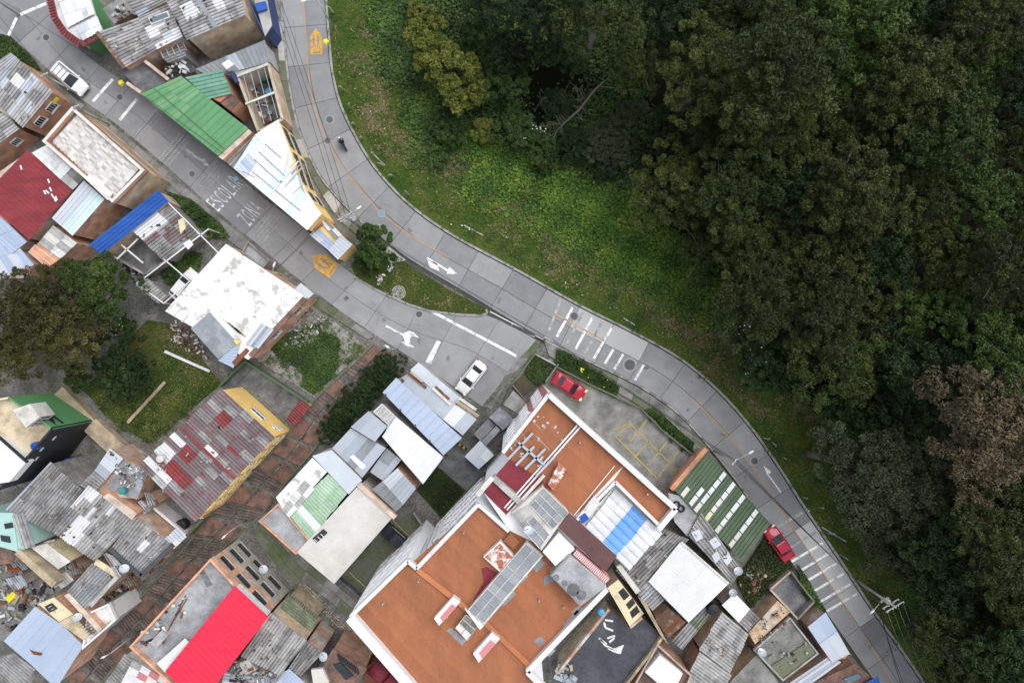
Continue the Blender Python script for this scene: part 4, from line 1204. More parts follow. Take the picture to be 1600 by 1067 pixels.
h.ridge((11,796), (81,722), 'zinc', .2)
h = House('roof of mixed white and grey patched sheets in the lower left', [(78,827),(139,758),(164,776),(210,812),(149,876)], 2.2, 'brick_old')
h.sheets([(78,827),(149,876),(212,812),(139,758)], 13, 4, lambda i, j, r: r.choice(['fc_pale','fc_pale','fc_grey','fc_white'] if i < 8 else ['fc_pale','fc_grey','fc_grey']), seed=44, over={(3,1):'white_sheet',(4,1):'white_sheet',(5,1):'white_sheet',(5,0):'white_sheet',(4,0):'white_sheet',(3,0):'white_sheet',(0,3):'fc_white',(1,3):'white_sheet',(2,3):'white_sheet'}, pitch=.36)
h = House('grey corrugated roof framed by a dark gutter next to the stairway', [(172,856),(212,804),(270,850),(222,897)], 2.2, 'brick_old')
h.sheets([(175,855),(220,894),(266,850),(212,807)], 6, 3, ['fc_grey','fc_pale','fc_grey'], seed=45, over={(3,1):'fc_white'}, pitch=.36)
for a, b in [((172,856),(221,899)), ((221,899),(270,851))]: MB().bar(P(*a,2.2), P(*b,2.2), .55, .3).build('gutter', 'gutter', h.root)
h.sheets([(258,842),(278,824),(292,838),(272,856)], 2, 2, ['fc_white','zinc_pale'], z=2.0, seed=46)
h = House('blue grey corrugated roof above the cluttered yard', [(106,923),(144,880),(186,902),(137,950)], 1.5, 'brick_tan')
h.sheets([(106,923),(137,950),(186,902),(144,880)], 5, 2, ['fc_grey','zinc_dark','fc_grey'], seed=47, pitch=.36)
h.sheets([(160,862),(178,868),(200,890),(184,902)], 3, 2, ['fc_dark','fc_pale'], z=1.7, seed=48, pitch=.36)
h.ridge((150,876), (184,898), 'cream_wall', .7)
MB().bar(P(184,900,1.9), P(142,946,1.9), .45, .3).build('wall_coping', 'concrete_pale', h.root)
h = House('cream block with one barred window behind the tan wall', [(48,855),(73,849),(110,877),(91,889)], 1.8, 'cream_wall')
h.slab([(48,855),(73,849),(110,877),(91,889)], 'offwhite'); h.win(0, .5, 1.0); h.win(3, .4, .9)
MB().bar(P(34,858,1.9), P(92,910,1.9), .8, 1.6).build('tan_wall', 'tan_wall', h.root)
h = House('mint green house at the left edge with a grey sheet strip', [(-40,800),(34,801),(54,852),(25,864),(-40,842)], 2.6, 'mint_wall')
h.slab([(-40,800),(20,801),(28,862),(-40,842)], 'mint_wall')
h.sheets([(20,806),(36,800),(54,851),(36,857)], 2, 1, ['fc_grey','fc_pale'], seed=49)
h.box('window_well', [(6,818),(18,816),(20,824),(8,826)], 2.4, 2.75, 'glass_dark'); h.box('window_well', [(0,836),(14,838),(16,848),(2,845)], 2.4, 2.75, 'glass_dark')
h = House('orange brick corner below the mint green house', [(-40,850),(0,846),(24,864),(20,880),(-40,885)], 1.8, 'brick_orange')
h.slab([(-40,850),(0,846),(24,864),(20,880),(-40,885)], 'brick_tile')
h = House('smooth pale blue metal roof in the bottom left corner', [(55,947),(100,977),(131,1008),(88,1072),(6,1001)], .8, 'brick_orange')
h.sheets([(6,1001),(55,947),(100,977),(48,1037)], 1, 4, ['zinc_blue'], prof='flat', seed=50)
h.sheets([(48,1037),(100,977),(131,1008),(88,1075)], 1, 3, ['zinc_blue'], prof='flat', seed=51)
h.box('rust_patch', [(46,1014),(52,1017),(66,1020),(64,1024),(52,1022)], .8, .9, 'rust')
h = House('cream block with a dark gridded skylight by the pale blue roof', [(60,943),(84,933),(114,959),(142,990),(130,1000),(92,972)], 1.2, 'brick_orange')
h.slab([(60,943),(84,933),(114,959),(92,971)], 'cream_wall'); h.slab([(92,972),(114,960),(142,990),(130,1000)], 'terrace_beige')
h.box('skylight', [(69,947),(80,942),(89,951),(77,957)], 1.2, 1.36, 'glass_dark')
for k in range(3): MB().bar(P(71+k*4.5,947+k*3-1,1.4), P(77+k*4,942+k*4,1.4), .05, .06).build('skylight_bar', 'white_wall', h.root)
for k in range(7): MB().bar(P(122+k*3,970+k*3.4,1.5), P(132+k*2.6,964+k*3.8,1.5), .06, .5).build('railing_bar', 'dark_steel', h.root)
h.box('brick_rim', [(100,930),(108,926),(160,982),(154,988)], -2, 1.5, 'brick_orange')
h = House('whitewashed terrace wall beside the brick stairway', [(140,955),(173,940),(185,966),(132,1012)], .6, 'white_wall')
h.slab([(140,955),(173,940),(185,966),(132,1012)], 'whitewash').parapet([(140,955),(173,940),(185,966),(132,1012)], 'white_wall', .5, .2)
h = House('dark corrugated roof cut by the bottom left corner of the picture', [(-40,1040),(22,1020),(56,1045),(42,1090),(-40,1100)], .4, 'block_grey')
h.sheets([(-40,1040),(22,1020),(56,1045),(20,1100)], 6, 2, ['fc_dark','fc_grey'], seed=52, pitch=.36)
h = House('walled brick court with black tank beside the yellow house gable', [(243,768),(306,818),(278,842),(222,800)], 1.6, None, cat='yard', name='walled_yard')
wl = [P(x, y, 1.6) for x, y in [(241,770),(302,819),(276,846),(222,800)]]
gy = h.g
MB().prism([(p.x,p.y) for p in wl], gy-.5, gy+.15).build('yard_floor', 'concrete_dark', h.root)
for i in range(4): MB().bar(Vector((wl[i].x,wl[i].y,gy+1.2)), Vector((wl[(i+1) % 4].x,wl[(i+1) % 4].y,gy+1.2)), .3, 2.6).build('yard_wall', ['brick_orange','concrete_mossy','white_wall','brick_old'][i], h.root)
h = House('tin shacks and tarred sheet between the tan wall and the red patched roof', [(128,756),(172,700),(193,715),(232,735),(216,782),(164,776)], 1.8, 'brick_old')
h.sheets([(148,735),(172,699),(193,716),(165,750)], 3, 1, ['zinc_pale','zinc'], z=2.2, seed=53, prof='rib')
h.sheets([(126,758),(148,735),(165,750),(146,768)], 2, 2, ['fc_grey','fc_red'], z=2.1, seed=54)
h.sheets([(166,762),(192,716),(232,738),(214,780)], 3, 3, ['zinc_dark','zinc','roof_felt_grey'], z=1.9, seed=55, prof='flat')
h.box('brick_shed', [(160,776),(170,770),(214,802),(206,812)], -2, 2.4, 'brick_orange')

# ================= red roofed brick house and its neighbours, bottom centre
h = House('brick house with bright red metal roof, grey terrace and rows of long windows', [(333,868),(419,961),(310,1100),(206,1006)], 4.2, 'brick_orange')
h.slab([(333,868),(419,961),(310,1100),(206,1006)], 'terrace_grey')
h.sheets([(258,1048),(367,914),(420,963),(310,1104)], 1, 5, ['bright_red'], z=5.6, prof='flat', seed=60, jit=.004, lift=.02)
A, B, C, D = h.q([(258,1048),(367,914),(420,963),(310,1104)], 5.66)
for k in range(20):
    u = (k+.5)/20
    MB().bar(A.lerp(B, u), D.lerp(C, u), .09, .05).build('roof_rib', 'bright_red', h.root)
MB().prism([P(*q_, 5.5) for q_ in [(262,1048),(367,918),(416,963),(310,1098)]], 4.1, 5.5).build('upper_wall', 'white_wall', h.root)
h.parapet([(333,869),(418,961),(310,1100),(207,1006)], 'brick_orange', .7, .22)
for r_, dn in ((0, 1.3), (1, 3.9), (2, 6.2)):
    for u in (.17, .48, .78): h.win(0, u, dn, 1.9, .8, frame='dark_steel', bars=1)
A, B = h.w[0], h.w[1]
d = (B-A).normalized(); n = Vector((-d.y, d.x, 0)); n = -n if n.dot(A - sum(h.w, Vector())/4) < 0 else n
MB().prism([A, B, B + n*.012, A + n*.012], h.g-.5, 1.2).build('cement_band', 'cement_light', h.root)
h.box('dark_patch', [(311,893),(319,891),(332,913),(323,917)], 4.2, 4.235, 'concrete_dark')
h.box('lean_to', [(234,1004),(252,985),(262,993),(243,1014)], 4.2, 5.0, 'fc_pale')
h.sheets([(245,1036),(290,996),(298,1004),(258,1050)], 2, 1, ['white_sheet','fc_pale'], z=4.9, seed=61, prof='rib')
for a, b in [((262,985),(292,935)), ((266,978),(290,930))]: MB().bar(P(*a,4.4), P(*b,4.4), .1).build('pipe', 'rust', h.root)
h = House('grey corrugated roof with a pale middle to the right of the bright red roof', [(423,957),(479,1001),(438,1054),(377,1024)], 3.0, 'brick_tan')
h.sheets([(377,1024),(438,1054),(479,1001),(423,957)], 6, 3, ['fc_grey','fc_pale','fc_pale'], seed=62, pitch=.36)
h = House('green translucent pergola roof beside the cobbled verge', [(452,929),(496,965),(482,986),(438,950)], .6, 'tan_wall')
h.sheets([(438,950),(452,929),(496,965),(482,986)], 2, 5, ['dkgreen_poly'], seed=63, pitch=.3, amp=.04)
for k in range(14): MB().bar(P(455+k*3.2,927+k*2.65,1.0), P(453+k*3.2,931+k*2.65,.7), .07).build('fence_bar', 'dark_steel', h.root)
h = House('dark tangled corrugated roof with a dish at the bottom', [(479,1001),(505,1018),(470,1056),(452,1042)], 2.4, 'brick_old')
h.sheets([(452,1042),(470,1056),(505,1018),(479,1001)], 4, 2, ['fc_dark','fc_dark','fc_grey'], seed=64, pitch=.36)
h = House('cluttered grey roofs at the bottom edge right of the bright red roof', [(360,1040),(377,1026),(438,1056),(450,1044),(484,1068),(470,1100),(340,1100)], 2.2, 'block_grey')
h.sheets([(340,1095),(352,1050),(438,1062),(430,1110)], 7, 2, ['fc_grey','zinc','fc_white'], seed=65)
h.sheets([(425,1062),(452,1044),(490,1078),(460,1110)], 3, 1, ['zinc_blue','zinc_pale'], z=2.4, seed=66, prof='rib')
h.box('tank_stand', [(372,1036),(388,1030),(400,1046),(384,1054)], 2.0, 2.9, 'concrete_pale')
h = House('small brick house with barred openings at the bottom edge', [(520,1013),(573,1044),(550,1090),(490,1070),(504,1041)], 2.6, 'brick')
h.slab([(520,1013),(573,1044),(550,1090),(490,1070),(504,1041)], 'brick_tile')
h.box('white_panel', [(486,1046),(504,1044),(514,1066),(492,1085)], 2.6, 3.0, 'terrace_cream')
for k in range(8): h.box('vent_bar', [(526+k*4,1023+k*3),(529+k*4,1022+k*3),(533+k*4,1032+k*3),(530+k*4,1033+k*3)], 2.6, 2.9, 'glass_dark')
h.box('roof_hatch', [(520,1038),(532,1035),(552,1056),(540,1062)], 2.6, 2.85, 'glass_dark')
h = House('brown shed with two rounded maroon roofs at the bottom edge', [(572,1040),(586,1032),(630,1080),(600,1100),(560,1090)], .5, 'rust')
for a, b in [((582,1040),(600,1058)), ((602,1060),(626,1086))]: MB().tube([P(*a,.6), P(*b,.6)], .95, 12).build('vault_roof', 'maroon', h.root, True)
h = House('cream tiled roof with ribbed edge at the bottom beside the stairway', [(196,1022),(240,1046),(262,1060),(240,1100),(150,1090)], 1.6, 'offwhite')
h.sheets([(160,1075),(197,1020),(210,1030),(176,1092)], 3, 2, ['fc_grey','fc_dark'], seed=67)
h.sheets([(176,1092),(208,1030),(262,1062),(240,1110)], 6, 4, ['offwhite','terrace_cream','fc_white','pink_wall','fc_pale'], z=1.8, prof='flat', seed=68, name='roof_panel')
# ================= silver roofed block in the centre
h = House('slim silver roof at the street corner of the silver block', [(641,578),(654,566),(722,624),(707,636)], 3.6, 'grey_plaster')
h.sheets([(641,578),(654,566),(722,624),(707,636)], 1, 4, ['zinc','zinc_pale'], prof='flat', seed=70)
h = House('stepped grey roof with weathered planks and one white sheet in the silver block', [(624,590),(640,580),(706,636),(722,624),(745,655),(723,680)], 4.0, 'grey_plaster')
h.sheets([(627,602),(640,584),(745,655),(723,680)], 1, 6, ['zinc'], prof='flat', seed=71, over={(0,4):'white_sheet'})
for i, (a, b) in enumerate([((638,583),(666,606)), ((641,581),(660,598)), ((676,606),(704,632)), ((680,604),(702,624)), ((712,626),(748,650)), ((718,622),(744,640))]):
    MB().bar(P(*a,4.25), P(*b,4.25), .3, .08).build('plank', ['brown_wood','pale_wood','offwhite'][i % 3], h.root)
h = House('long silver ribbed roof in the middle of the silver block', [(598,613),(619,590),(722,684),(693,711)], 4.6, 'grey_plaster')
h.sheets([(598,613),(693,711),(722,684),(619,590)], 5, 1, ['zinc_blue'], prof='rib', pitch=.9, amp=.05, seed=72)
for k in range(5): h.box('gutter_bracket', [(600+k*23,616+k*24),(603+k*23,615+k*24),(604+k*23,618+k*24),(601+k*23,619+k*24)], 4.5, 4.75, 'dark_steel')
h = House('bright white ribbed roof of the silver block', [(583,643),(597,630),(619,651),(693,714),(661,756),(597,682),(604,664)], 4.3, 'grey_plaster')
h.sheets([(597,682),(661,756),(693,714),(619,651)], 4, 1, ['white_sheet'], prof='rib', pitch=.7, amp=.03, seed=73)
h.sheets([(583,643),(606,664),(619,651),(597,630)], 3, 1, ['white_sheet'], z=4.1, prof='rib', pitch=.5, seed=74)
h = House('raised square grey sheet roof of the silver block', [(548,667),(576,642),(605,666),(586,690)], 4.7, 'grey_plaster')
h.sheets([(548,667),(586,690),(605,666),(576,642)], 3, 1, ['zinc'], prof='flat', seed=75)
h = House('blue grey flat sheet roof with a pale strip beside the hedge', [(519,700),(548,669),(603,700),(566,746)], 4.1, 'grey_plaster')
h.sheets([(519,700),(566,746),(603,700),(548,669)], 4, 1, ['zinc','zinc','zinc_dark'], prof='flat', seed=76)
h.box('pale_strip', [(546,714),(552,710),(572,728),(566,734)], 4.1, 4.22, 'white_sheet')
h = House('sunken grey light well roof in the silver block', [(578,737),(604,700),(627,718),(600,752)], 3.2, 'tan_wall')
h.sheets([(578,737),(600,752),(627,718),(604,700)], 3, 2, ['zinc_dark','zinc'], prof='flat', seed=77)
h = House('silver and slate sheet roofs at the lower tip of the silver block', [(581,764),(620,730),(650,763),(619,799)], 3.9, 'brick_orange')
h.sheets([(581,764),(619,799),(630,788),(598,752)], 2, 1, ['zinc_dark'], prof='rib', pitch=.8, seed=78)
h.sheets([(598,752),(630,788),(650,763),(621,731)], 3, 1, ['zinc','zinc','zinc_pale'], prof='rib', pitch=.45, seed=79)
h = House('pale roof sheet joining the cream roof and the silver block', [(488,712),(518,703),(564,748),(545,770)], 4.6, 'offwhite')
h.sheets([(488,712),(545,772),(566,750),(518,703)], 4, 1, ['zinc_pale'], prof='flat', seed=80)
h = House('flat cream concrete roof with pale water marks', [(561,757),(615,806),(522,912),(464,863)], 4.6, 'offwhite')
h.slab([(561,757),(615,806),(522,912),(464,863)], 'terrace_cream', th=.2)
h.box('roof_light', [(488,841),(505,826),(512,832),(495,848)], 4.6, 4.68, 'glass_dark')
for k in range(3): MB().bar(P(491+k*5,842-k*4,4.75), P(497+k*5,847-k*4,4.75), .06).build('roof_light_bar', 'offwhite', h.root)
MB().bar(P(561,756,4.7), P(618,808,4.7), .5, .5).build('brick_edge', 'brick_orange', h.root)
h = House('green and white striped plastic roof beside the cream roof', [(452,804),(513,740),(545,767),(484,842)], 4.4, 'offwhite')
h.sheets([(452,804),(513,740),(545,767),(484,842)], 7, 2, ['mint_sheet'], pitch=.35, amp=.04, seed=81, over={(1,0):'white_sheet',(1,1):'white_sheet',(5,0):'mint_sheet'})
h = House('white flaking flat roof above the green and white striped roof', [(431,777),(488,715),(511,737),(448,806)], 4.6, 'offwhite')
h.slab([(431,777),(488,715),(511,737),(448,806)], 'whitewash', th=.15)
h.sheets([(440,797),(476,750),(492,764),(452,808)], 3, 2, ['fc_white','fc_pale','white_sheet'], z=4.75, prof='rib', seed=82)
h = House('wet grey terrace with a low brick rim at the alley corner', [(407,813),(436,786),(484,842),(464,864)], 4.2, 'brick_old')
h.slab([(407,813),(436,786),(484,842),(464,864)], 'terrace_grey').parapet([(406,813),(436,785),(485,842),(464,865)], 'brick_orange', .35, .15)

# ================= yards along the apartment block
t = thing('apartment_yard', 'fenced concrete parking court between cream roof and apartment block', 'yard', G(590,860))
patch('court_floor', [(640,800),(665,838),(560,935),(528,905),(600,830)], .02, 'concrete_mossy', 2, None, t)
lowwall(t, [(648,796),(668,826)], 1.2, .2, 'concrete'); lowwall(t, [(530,898),(568,930)], 1.1, .15, 'concrete_dark')
for k in range(12): MB().bar(G(531+k*3.1,900+k*2.6,.2), G(531+k*3.1,900+k*2.6,1.7), .06).build('fence_bar', 'dark_steel', t)
for a, b in [((545,893),(572,918)), ((610,815),(640,845)), ((613,812),(643,841))]:
    A, B = G(*a,.04), G(*b,.04); MB().bar(A, B, .12, .02).build('yellow_line', 'lot_paint', t)
patch('rear_lawn', [(650,765),(684,728),(728,766),(690,810)], .03, 'lawn', 2)
patch('rear_court', [(684,728),(712,700),(756,738),(728,766)], .03, 'concrete_dark', 2)
t = thing('striped_barrier', 'yellow and black striped gate barrier beside the silver block', 'barrier', G(722,697))
for k in range(6): MB().box(G(712+k*3.2,690+k*2.2,.5), (.24,.12,1.0), -.6).build('barrier_stripe', ['yellow_paint','black_plastic'][k % 2], t)
h = House('small lilac grey guard hut roof beside the apartment entrance', [(726,713),(750,688),(772,711),(748,733)], 2.8, 'grey_plaster')
h.sheets([(726,713),(750,688),(772,711),(748,733)], 2, 2, ['poly_grey','zinc_pale'], prof='flat', seed=83)
for i, q_ in enumerate([[(740,678),(762,654),(774,664),(752,690)], [(764,652),(780,636),(802,655),(786,672)], [(752,690),(775,665),(782,672),(759,697)]]):
    h = House(['dark grey entrance roof slab nearest the guard hut', 'dark grey stepped roof slab at the apartment corner', 'narrow grey roof slab between the two entrance slabs'][i], q_, [1.4,2.2,2.6][i], 'grey_plaster', name='entrance_roof', cat='roof')
    h.slab(q_, 'roof_felt_grey')
patch('dirt_bed', [(802,600),(820,582),(838,603),(815,622)], .05, 'soil', 2)
patch('gravel_bed', [(786,632),(802,610),(822,628),(808,645)], .04, 'concrete_pale', 2)
t = thing('bed_walls', 'low concrete garden walls stepping up beside the driveway', 'garden wall', G(810,600))
lowwall(t, [(836,553),(800,600),(786,632)], .5, .15, 'concrete_mossy'); lowwall(t, [(836,553),(868,570)], .5, .15, 'concrete_pale'); lowwall(t, [(800,600),(822,626)], .5, .12, 'concrete')

# ================= the apartment block
ZA = 13.5
def AP(x, y, z=ZA): return P(x, y, z)
apt = thing('apartment_building', 'large white apartment block with orange flat roofs', 'building', G(760,850))
NORTH = [(857,614),(1056,793),(1030,822),(961,752),(905,812),(846,764),(784,706)]
SOUTH = [(747,786),(795,828),(872,866),(948,918),(822,1047),(850,1072),(740,1190),(546,962),(637,873),(652,888)]
CORE = [(754,768),(800,716),(846,764),(905,820),(948,918),(872,868),(795,828)]
GB = -3.6
for nm, poly, zt in (('wall', NORTH, ZA), ('wall', SOUTH, ZA-.02), ('wall', CORE, ZA-.05)):
    MB().prism([AP(*q_, zt) for q_ in poly], GB, zt-.25).build(nm, 'facade_white', apt)
for poly in ([(784,706),(857,614),(977,724),(897,808)], [(959,750),(977,724),(1053,793),(1028,819)], SOUTH):
    MB().prism([AP(*q_, ZA-.215) for q_ in poly], ZA-.4, ZA-.215).build('roof_deck', 'orange_roof', apt)
# roofing strips
def strips(a, b, c, d, n, seed):
    sheet_grid(apt, [AP(*q_, ZA-.2) for q_ in (a, b, c, d)], n, 1, ['orange_roof'], prof='flat', seed=seed, name='roofing_strip', jit=.008)
strips((784,706),(857,614),(977,724),(897,808),14,1)
strips((959,750),(977,724),(1053,793),(1028,819),4,8)
strips((747,788),(642,880),(780,1000),(885,905),18,2)
strips((642,880),(548,962),(690,1120),(785,1000),18,3)
strips((790,990),(890,885),(946,918),(822,1047),12,4)
strips((690,1120),(790,990),(830,1045),(740,1190),10,5)
def wallseg(pts, ht, wd, m, name='parapet', z=ZA):
    for a, b in zip(pts, pts[1:]):
        A, B = AP(*a, z), AP(*b, z)
        MB().bar(A + Vector((0,0,ht/2-.25)), B + Vector((0,0,ht/2-.25)), wd, ht+.3).build(name, m, apt)
wallseg([(857,616),(1054,793),(1028,824)], .7, .5, 'white_wall')
wallseg([(857,616),(786,706)], .55, .34, 'white_wall')
wallseg([(747,787),(652,886),(638,874),(549,961)], .55, .36, 'white_wall')
wallseg([(549,961),(740,1180)], .8, .95, 'white_wall')
wallseg([(947,918),(824,1046),(850,1072)], .6, .5, 'white_wall')
wallseg([(747,787),(795,829)], .4, .3, 'white_wall')
for a, b in [((853,668),(905,607+15)), ((795,785),(855,715)), ((800,790),(908,668))]:
    pass
for a, b in [((792,796),(906,667)), ((788,793),(902,664))]: wallseg([a, b], .25, .14, 'white_wall', 'pipe_run')
wallseg([(897,805),(960,728)], .1, .07, 'white_wall', 'conduit')
# expansion joint ridge of the south roof
wallseg([(652,890),(745,963)], .12, .5, 'orange_trim', 'joint_cap'); wallseg([(757,972),(828,1040)], .12, .5, 'orange_trim', 'joint_cap')
# maroon sunk roofs and beams round the stair core
def aslab(name, poly, z0, z1, m): return MB().prism([AP(*q_, z1) for q_ in poly], z0, z1).build(name, m, apt)
aslab('maroon_roof', [(775,742),(797,717),(850,753),(821,782)], ZA-.3, ZA-.12, 'maroon')
aslab('maroon_roof', [(754,767),(769,750),(807,784),(791,804)], ZA-.3, ZA-.10, 'maroon')
wallseg([(770,744),(815,786)], .55, .55, 'concrete_pale', 'beam'); wallseg([(746,772),(770,744)], .6, .5, 'offwhite', 'beam'); wallseg([(792,806),(850,742)], .3, .3, 'offwhite', 'beam')
aslab('white_chimney', [(856,758),(873,724),(885,734),(866,766)], ZA-.3, ZA+.8, 'rusty_white')
wallseg([(853,760),(884,734)], .4, .3, 'maroon', 'chimney_edge')
# grey antenna frame on the north roof
for a, b in [((810,690),(850,725)), ((795,715),(832,676)), ((820,732),(852,700)), ((806,726),(834,697)), ((838,742),(866,712))]:
    wallseg([a, b], .5, .22, 'zinc', 'roof_frame')
rr = random.Random(11)
for k in range(34):
    u, v = rr.random(), rr.random()
    x, y = 795 + u*58 + v*36, 700 + u*48 - v*64
    p = AP(x, y, ZA-.17)
    MB().box(p, (rr.uniform(.12,.4), rr.uniform(.1,.25), .03), rr.uniform(0,3)).build('pale_patch', rr.choice(['offwhite','zinc_pale','concrete_pale']), apt)
for k in range(6):
    wallseg([(806+k*9,680+k*8.5),(846+k*6,632+k*7)] if False else [(798+k*8,697-k*10.5),(838+k*7,733-k*10)], .05, .05, 'concrete_pale', 'roof_seam', ZA-.14)
# glass roofed stair core and corridor
def glazed(quad, nu, nv, z, seed, m=('skylight',)):
    sheet_grid(apt, [AP(*q_, z) for q_ in quad], nu, nv, list(m), prof='flat', seed=seed, name='glass_pane', lift=.01)
    q_ = [AP(*p_, z+.06) for p_ in quad]
    for k in range(nu+1): MB().bar(q_[0].lerp(q_[1], k/nu), q_[3].lerp(q_[2], k/nu), .06, .08).build('glazing_bar', 'offwhite', apt)
    for k in range(nv+1): MB().bar(q_[0].lerp(q_[3], k/nv), q_[1].lerp(q_[2], k/nv), (.22 if k % 3 == 0 and nv > 4 else .06), .085).build('glazing_bar', 'concrete_pale', apt)
aslab('core_wall', [(800,800),(848,760),(888,800),(846,860)], ZA-.3, ZA+1.1, 'offwhite')
glazed([(828,789),(850,763),(888,801),(863,826)], 3, 4, ZA+1.25, 1)
glazed([(812,822),(832,804),(858,834),(843,856)], 2, 3, ZA+1.2, 2, ('zinc_dark','skylight'))
aslab('core_deck', [(803,802),(830,786),(842,800),(818,822)], ZA+1.0, ZA+1.25, 'concrete_pale')
aslab('corridor_wall', [(824,846),(849,868),(757,976),(731,954)], ZA-.3, ZA+.7, 'offwhite')
glazed([(822,848),(846,868),(755,974),(731,954)], 2, 9, ZA+.9, 3)
aslab('corridor_head', [(726,951),(732,955),(756,978),(750,984)], ZA+.5, ZA+1.05, 'white_wall')
glazed([(712,980),(728,960),(748,975),(730,1000)], 3, 2, ZA+.5, 4, ('concrete','poly_grey'))
for q_ in [[(698,985),(704,980),(728,1000),(722,1008)], [(828,880),(842,868),(852,880),(838,894)], [(780,935),(800,918),(806,928),(786,948)], [(834,1002),(845,992),(852,1002),(842,1010)], [(880,975),(902,952),(912,960),(890,985)], [(893,955),(905,945),(916,952),(902,966)], [(852,1020),(862,1010),(868,1016),(858,1026)], [(806,905),(818,893),(826,900),(814,912)], [(850,900),(866,895),(864,908),(850,914)]]:
    aslab('felt_patch', q_, ZA-.2, ZA-.17, 'roof_felt_grey')
for x, y in [(655,905),(700,960),(842,935),(880,945),(905,690),(1010,770),(725,830),(600,940)]:
    q = AP(x, y, ZA-.2); MB().tube([q, q + Vector((0,0,.7))], .07, 8).build('vent_pipe', 'zinc', apt)
# white roof boxes
for q_ in ([(678,966),(708,932),(719,940),(686,977)], [(739,1021),(768,988),(781,998),(748,1035)]):
    aslab('roof_box', q_, ZA-.2, ZA+.55, 'white_wall')
    c = np.array(q_).mean(0); aslab('box_lid', [tuple(c + (np.array(p_)-c)*.62 + np.array((2,3))) for p_ in q_], ZA+.3, ZA+.6, 'pink_wall')
aslab('stair_head', [(755,870),(782,845),(806,872),(784,896)], ZA-.2, ZA+.6, 'white_wall')
aslab('stair_head_roof', [(758,870),(781,849),(802,872),(784,891)], ZA+.5, ZA+.68, 'rusty_white')
aslab('maroon_roof', [(752,888),(760,885),(785,900),(760,925),(735,950),(738,940),(756,908)], ZA-.2, ZA-.15, 'maroon')
aslab('small_orange_roof', [(786,845),(798,832),(812,846),(802,857)], ZA-.2, ZA+.3, 'orange_roof')
# penthouse, tank house, maroon slab and pink strip on the east side
aslab('penthouse', [(848,862),(873,832),(898,858),(868,884)], ZA-.3, ZA+1.3, 'white_wall')
aslab('tank_house', [(860,899),(890,866),(948,915),(907,947)], ZA-.3, ZA+1.7, 'concrete_pale')
aslab('tank_house_roof', [(862,899),(890,869),(943,914),(906,942)], ZA+1.6, ZA+1.78, 'terrace_grey')
for x, y, r_ in [(896,921,.62),(908,929,.5),(882,911,.3),(869,902,.32)]:
    MB().lathe([(r_,0),(r_*.9,.012)], 18, AP(x, y, ZA+1.785)).build('roof_stain', 'concrete_dark', apt)
aslab('pink_strip', [(895,866),(901,859),(953,904),(946,912)], ZA-.3, ZA+1.2, 'pink_wall')
for k in range(22): MB().bar(AP(896+k*2.35,866+k*2.05,ZA+1.24), AP(901.5+k*2.35,860+k*2.05,ZA+1.24), .07, .05).build('roof_rib', 'white_wall', apt)
sheet_grid(apt, [AP(*q_, ZA+.9) for q_ in ((872,823),(889,800),(964,868),(946,893))], 2, 7, ['maroon_sheet'], prof='flat', seed=6, jit=.004, lift=.01)
aslab('maroon_block', [(873,823),(889,802),(962,868),(946,891)], ZA-.4, ZA+.8, 'white_wall')
# blue and grey plastic roof in the north wing
aslab('light_well_fill', [(905,822),(962,757),(1034,828),(1018,850),(983,890)], GB+4, ZA-.9, 'offwhite')
sheet_grid(apt, [AP(*q_, ZA-.6) for q_ in ((915,822),(963,765),(1034,832),(983,890))], 3, 6, lambda i, j, r: ('blue_poly' if j in (2,3) else 'poly_grey'), prof='corr', pitch=.8, amp=.05, seed=7, name='plastic_sheet')
wallseg([(900,812),(961,752),(1028,818)], .45, .3, 'white_wall')
aslab('white_box', [(902,808),(928,775),(938,785),(912,818)], ZA-.5, ZA+.4, 'whitewash')
aslab('blue_tank', [(905,808),(914,801),(921,810),(911,818)], ZA-.4, ZA+.5, 'blue_plastic')
# facade windows on the north west side
def fwin(a, b, u, down, wd, ht, m='glass_dark', root=apt):
    A, B = AP(*a), AP(*b)
    d = (B-A).normalized(); n = Vector((-d.y, d.x, 0))
    if n.x > 0: n = -n
    p = A.lerp(B, u) - Vector((0,0,down))
    r_ = math.atan2(d.y, d.x)
    f = MB()
    for s_ in (-1, 1):
        f.box(p + d*s_*wd/2 + n*.05, (.06,.08,ht+.06), r_); f.box(p + Vector((0,0,s_*ht/2)) + n*.052, (wd+.06,.08,.06), r_)
    w_ = f.build('window', 'facade_white', root)
    MB().box(p + n*.025, (wd,.05,ht), r_).build('pane', m, w_)
    MB().box(p + n*.07, (.06,.06,ht), r_).build('glazing_bar', 'white_wall', w_)
    MB().box(p - Vector((0,0,ht/2+.08)) + n*.07, (wd+.2,.14,.06), r_).build('sill', 'facade_white', w_)
for fl in range(5):
    for u in (.12,.30,.48,.66,.84): fwin((747,787),(652,886), u, 1.7+fl*2.7, 1.3, 1.3)
    for u in (.15,.38,.62,.85): fwin((638,874),(549,961), u, 1.7+fl*2.7, 1.0, 1.2)
    for u in (.2,.5,.8): fwin((857,614),(784,706), u, 1.7+fl*2.7, 1.3, 1.2)
for k in range(4):    # glazed bay
    f = aslab('bay_window', [(655+k*9.5,884-k*10.5),(648+k*9.5,877-k*10.5),(654+k*9.5,870-k*10.5),(661+k*9.5,877-k*10.5)], ZA-9, ZA-2.2, 'white_wall')
    MB().prism([AP(x, y, ZA-2.1) for x, y in [(655+k*9.5,881-k*10.5),(651+k*9.5,877-k*10.5),(655+k*9.5,873-k*10.5),(659+k*9.5,877-k*10.5)]], ZA-2.3, ZA-2.1).build('bay_glass', 'skylight', f)
A, B = AP(822,660), AP(857,614)
d = (B-A).normalized(); n = Vector((-d.y, d.x, 0)); n = -n if n.x > 0 else n
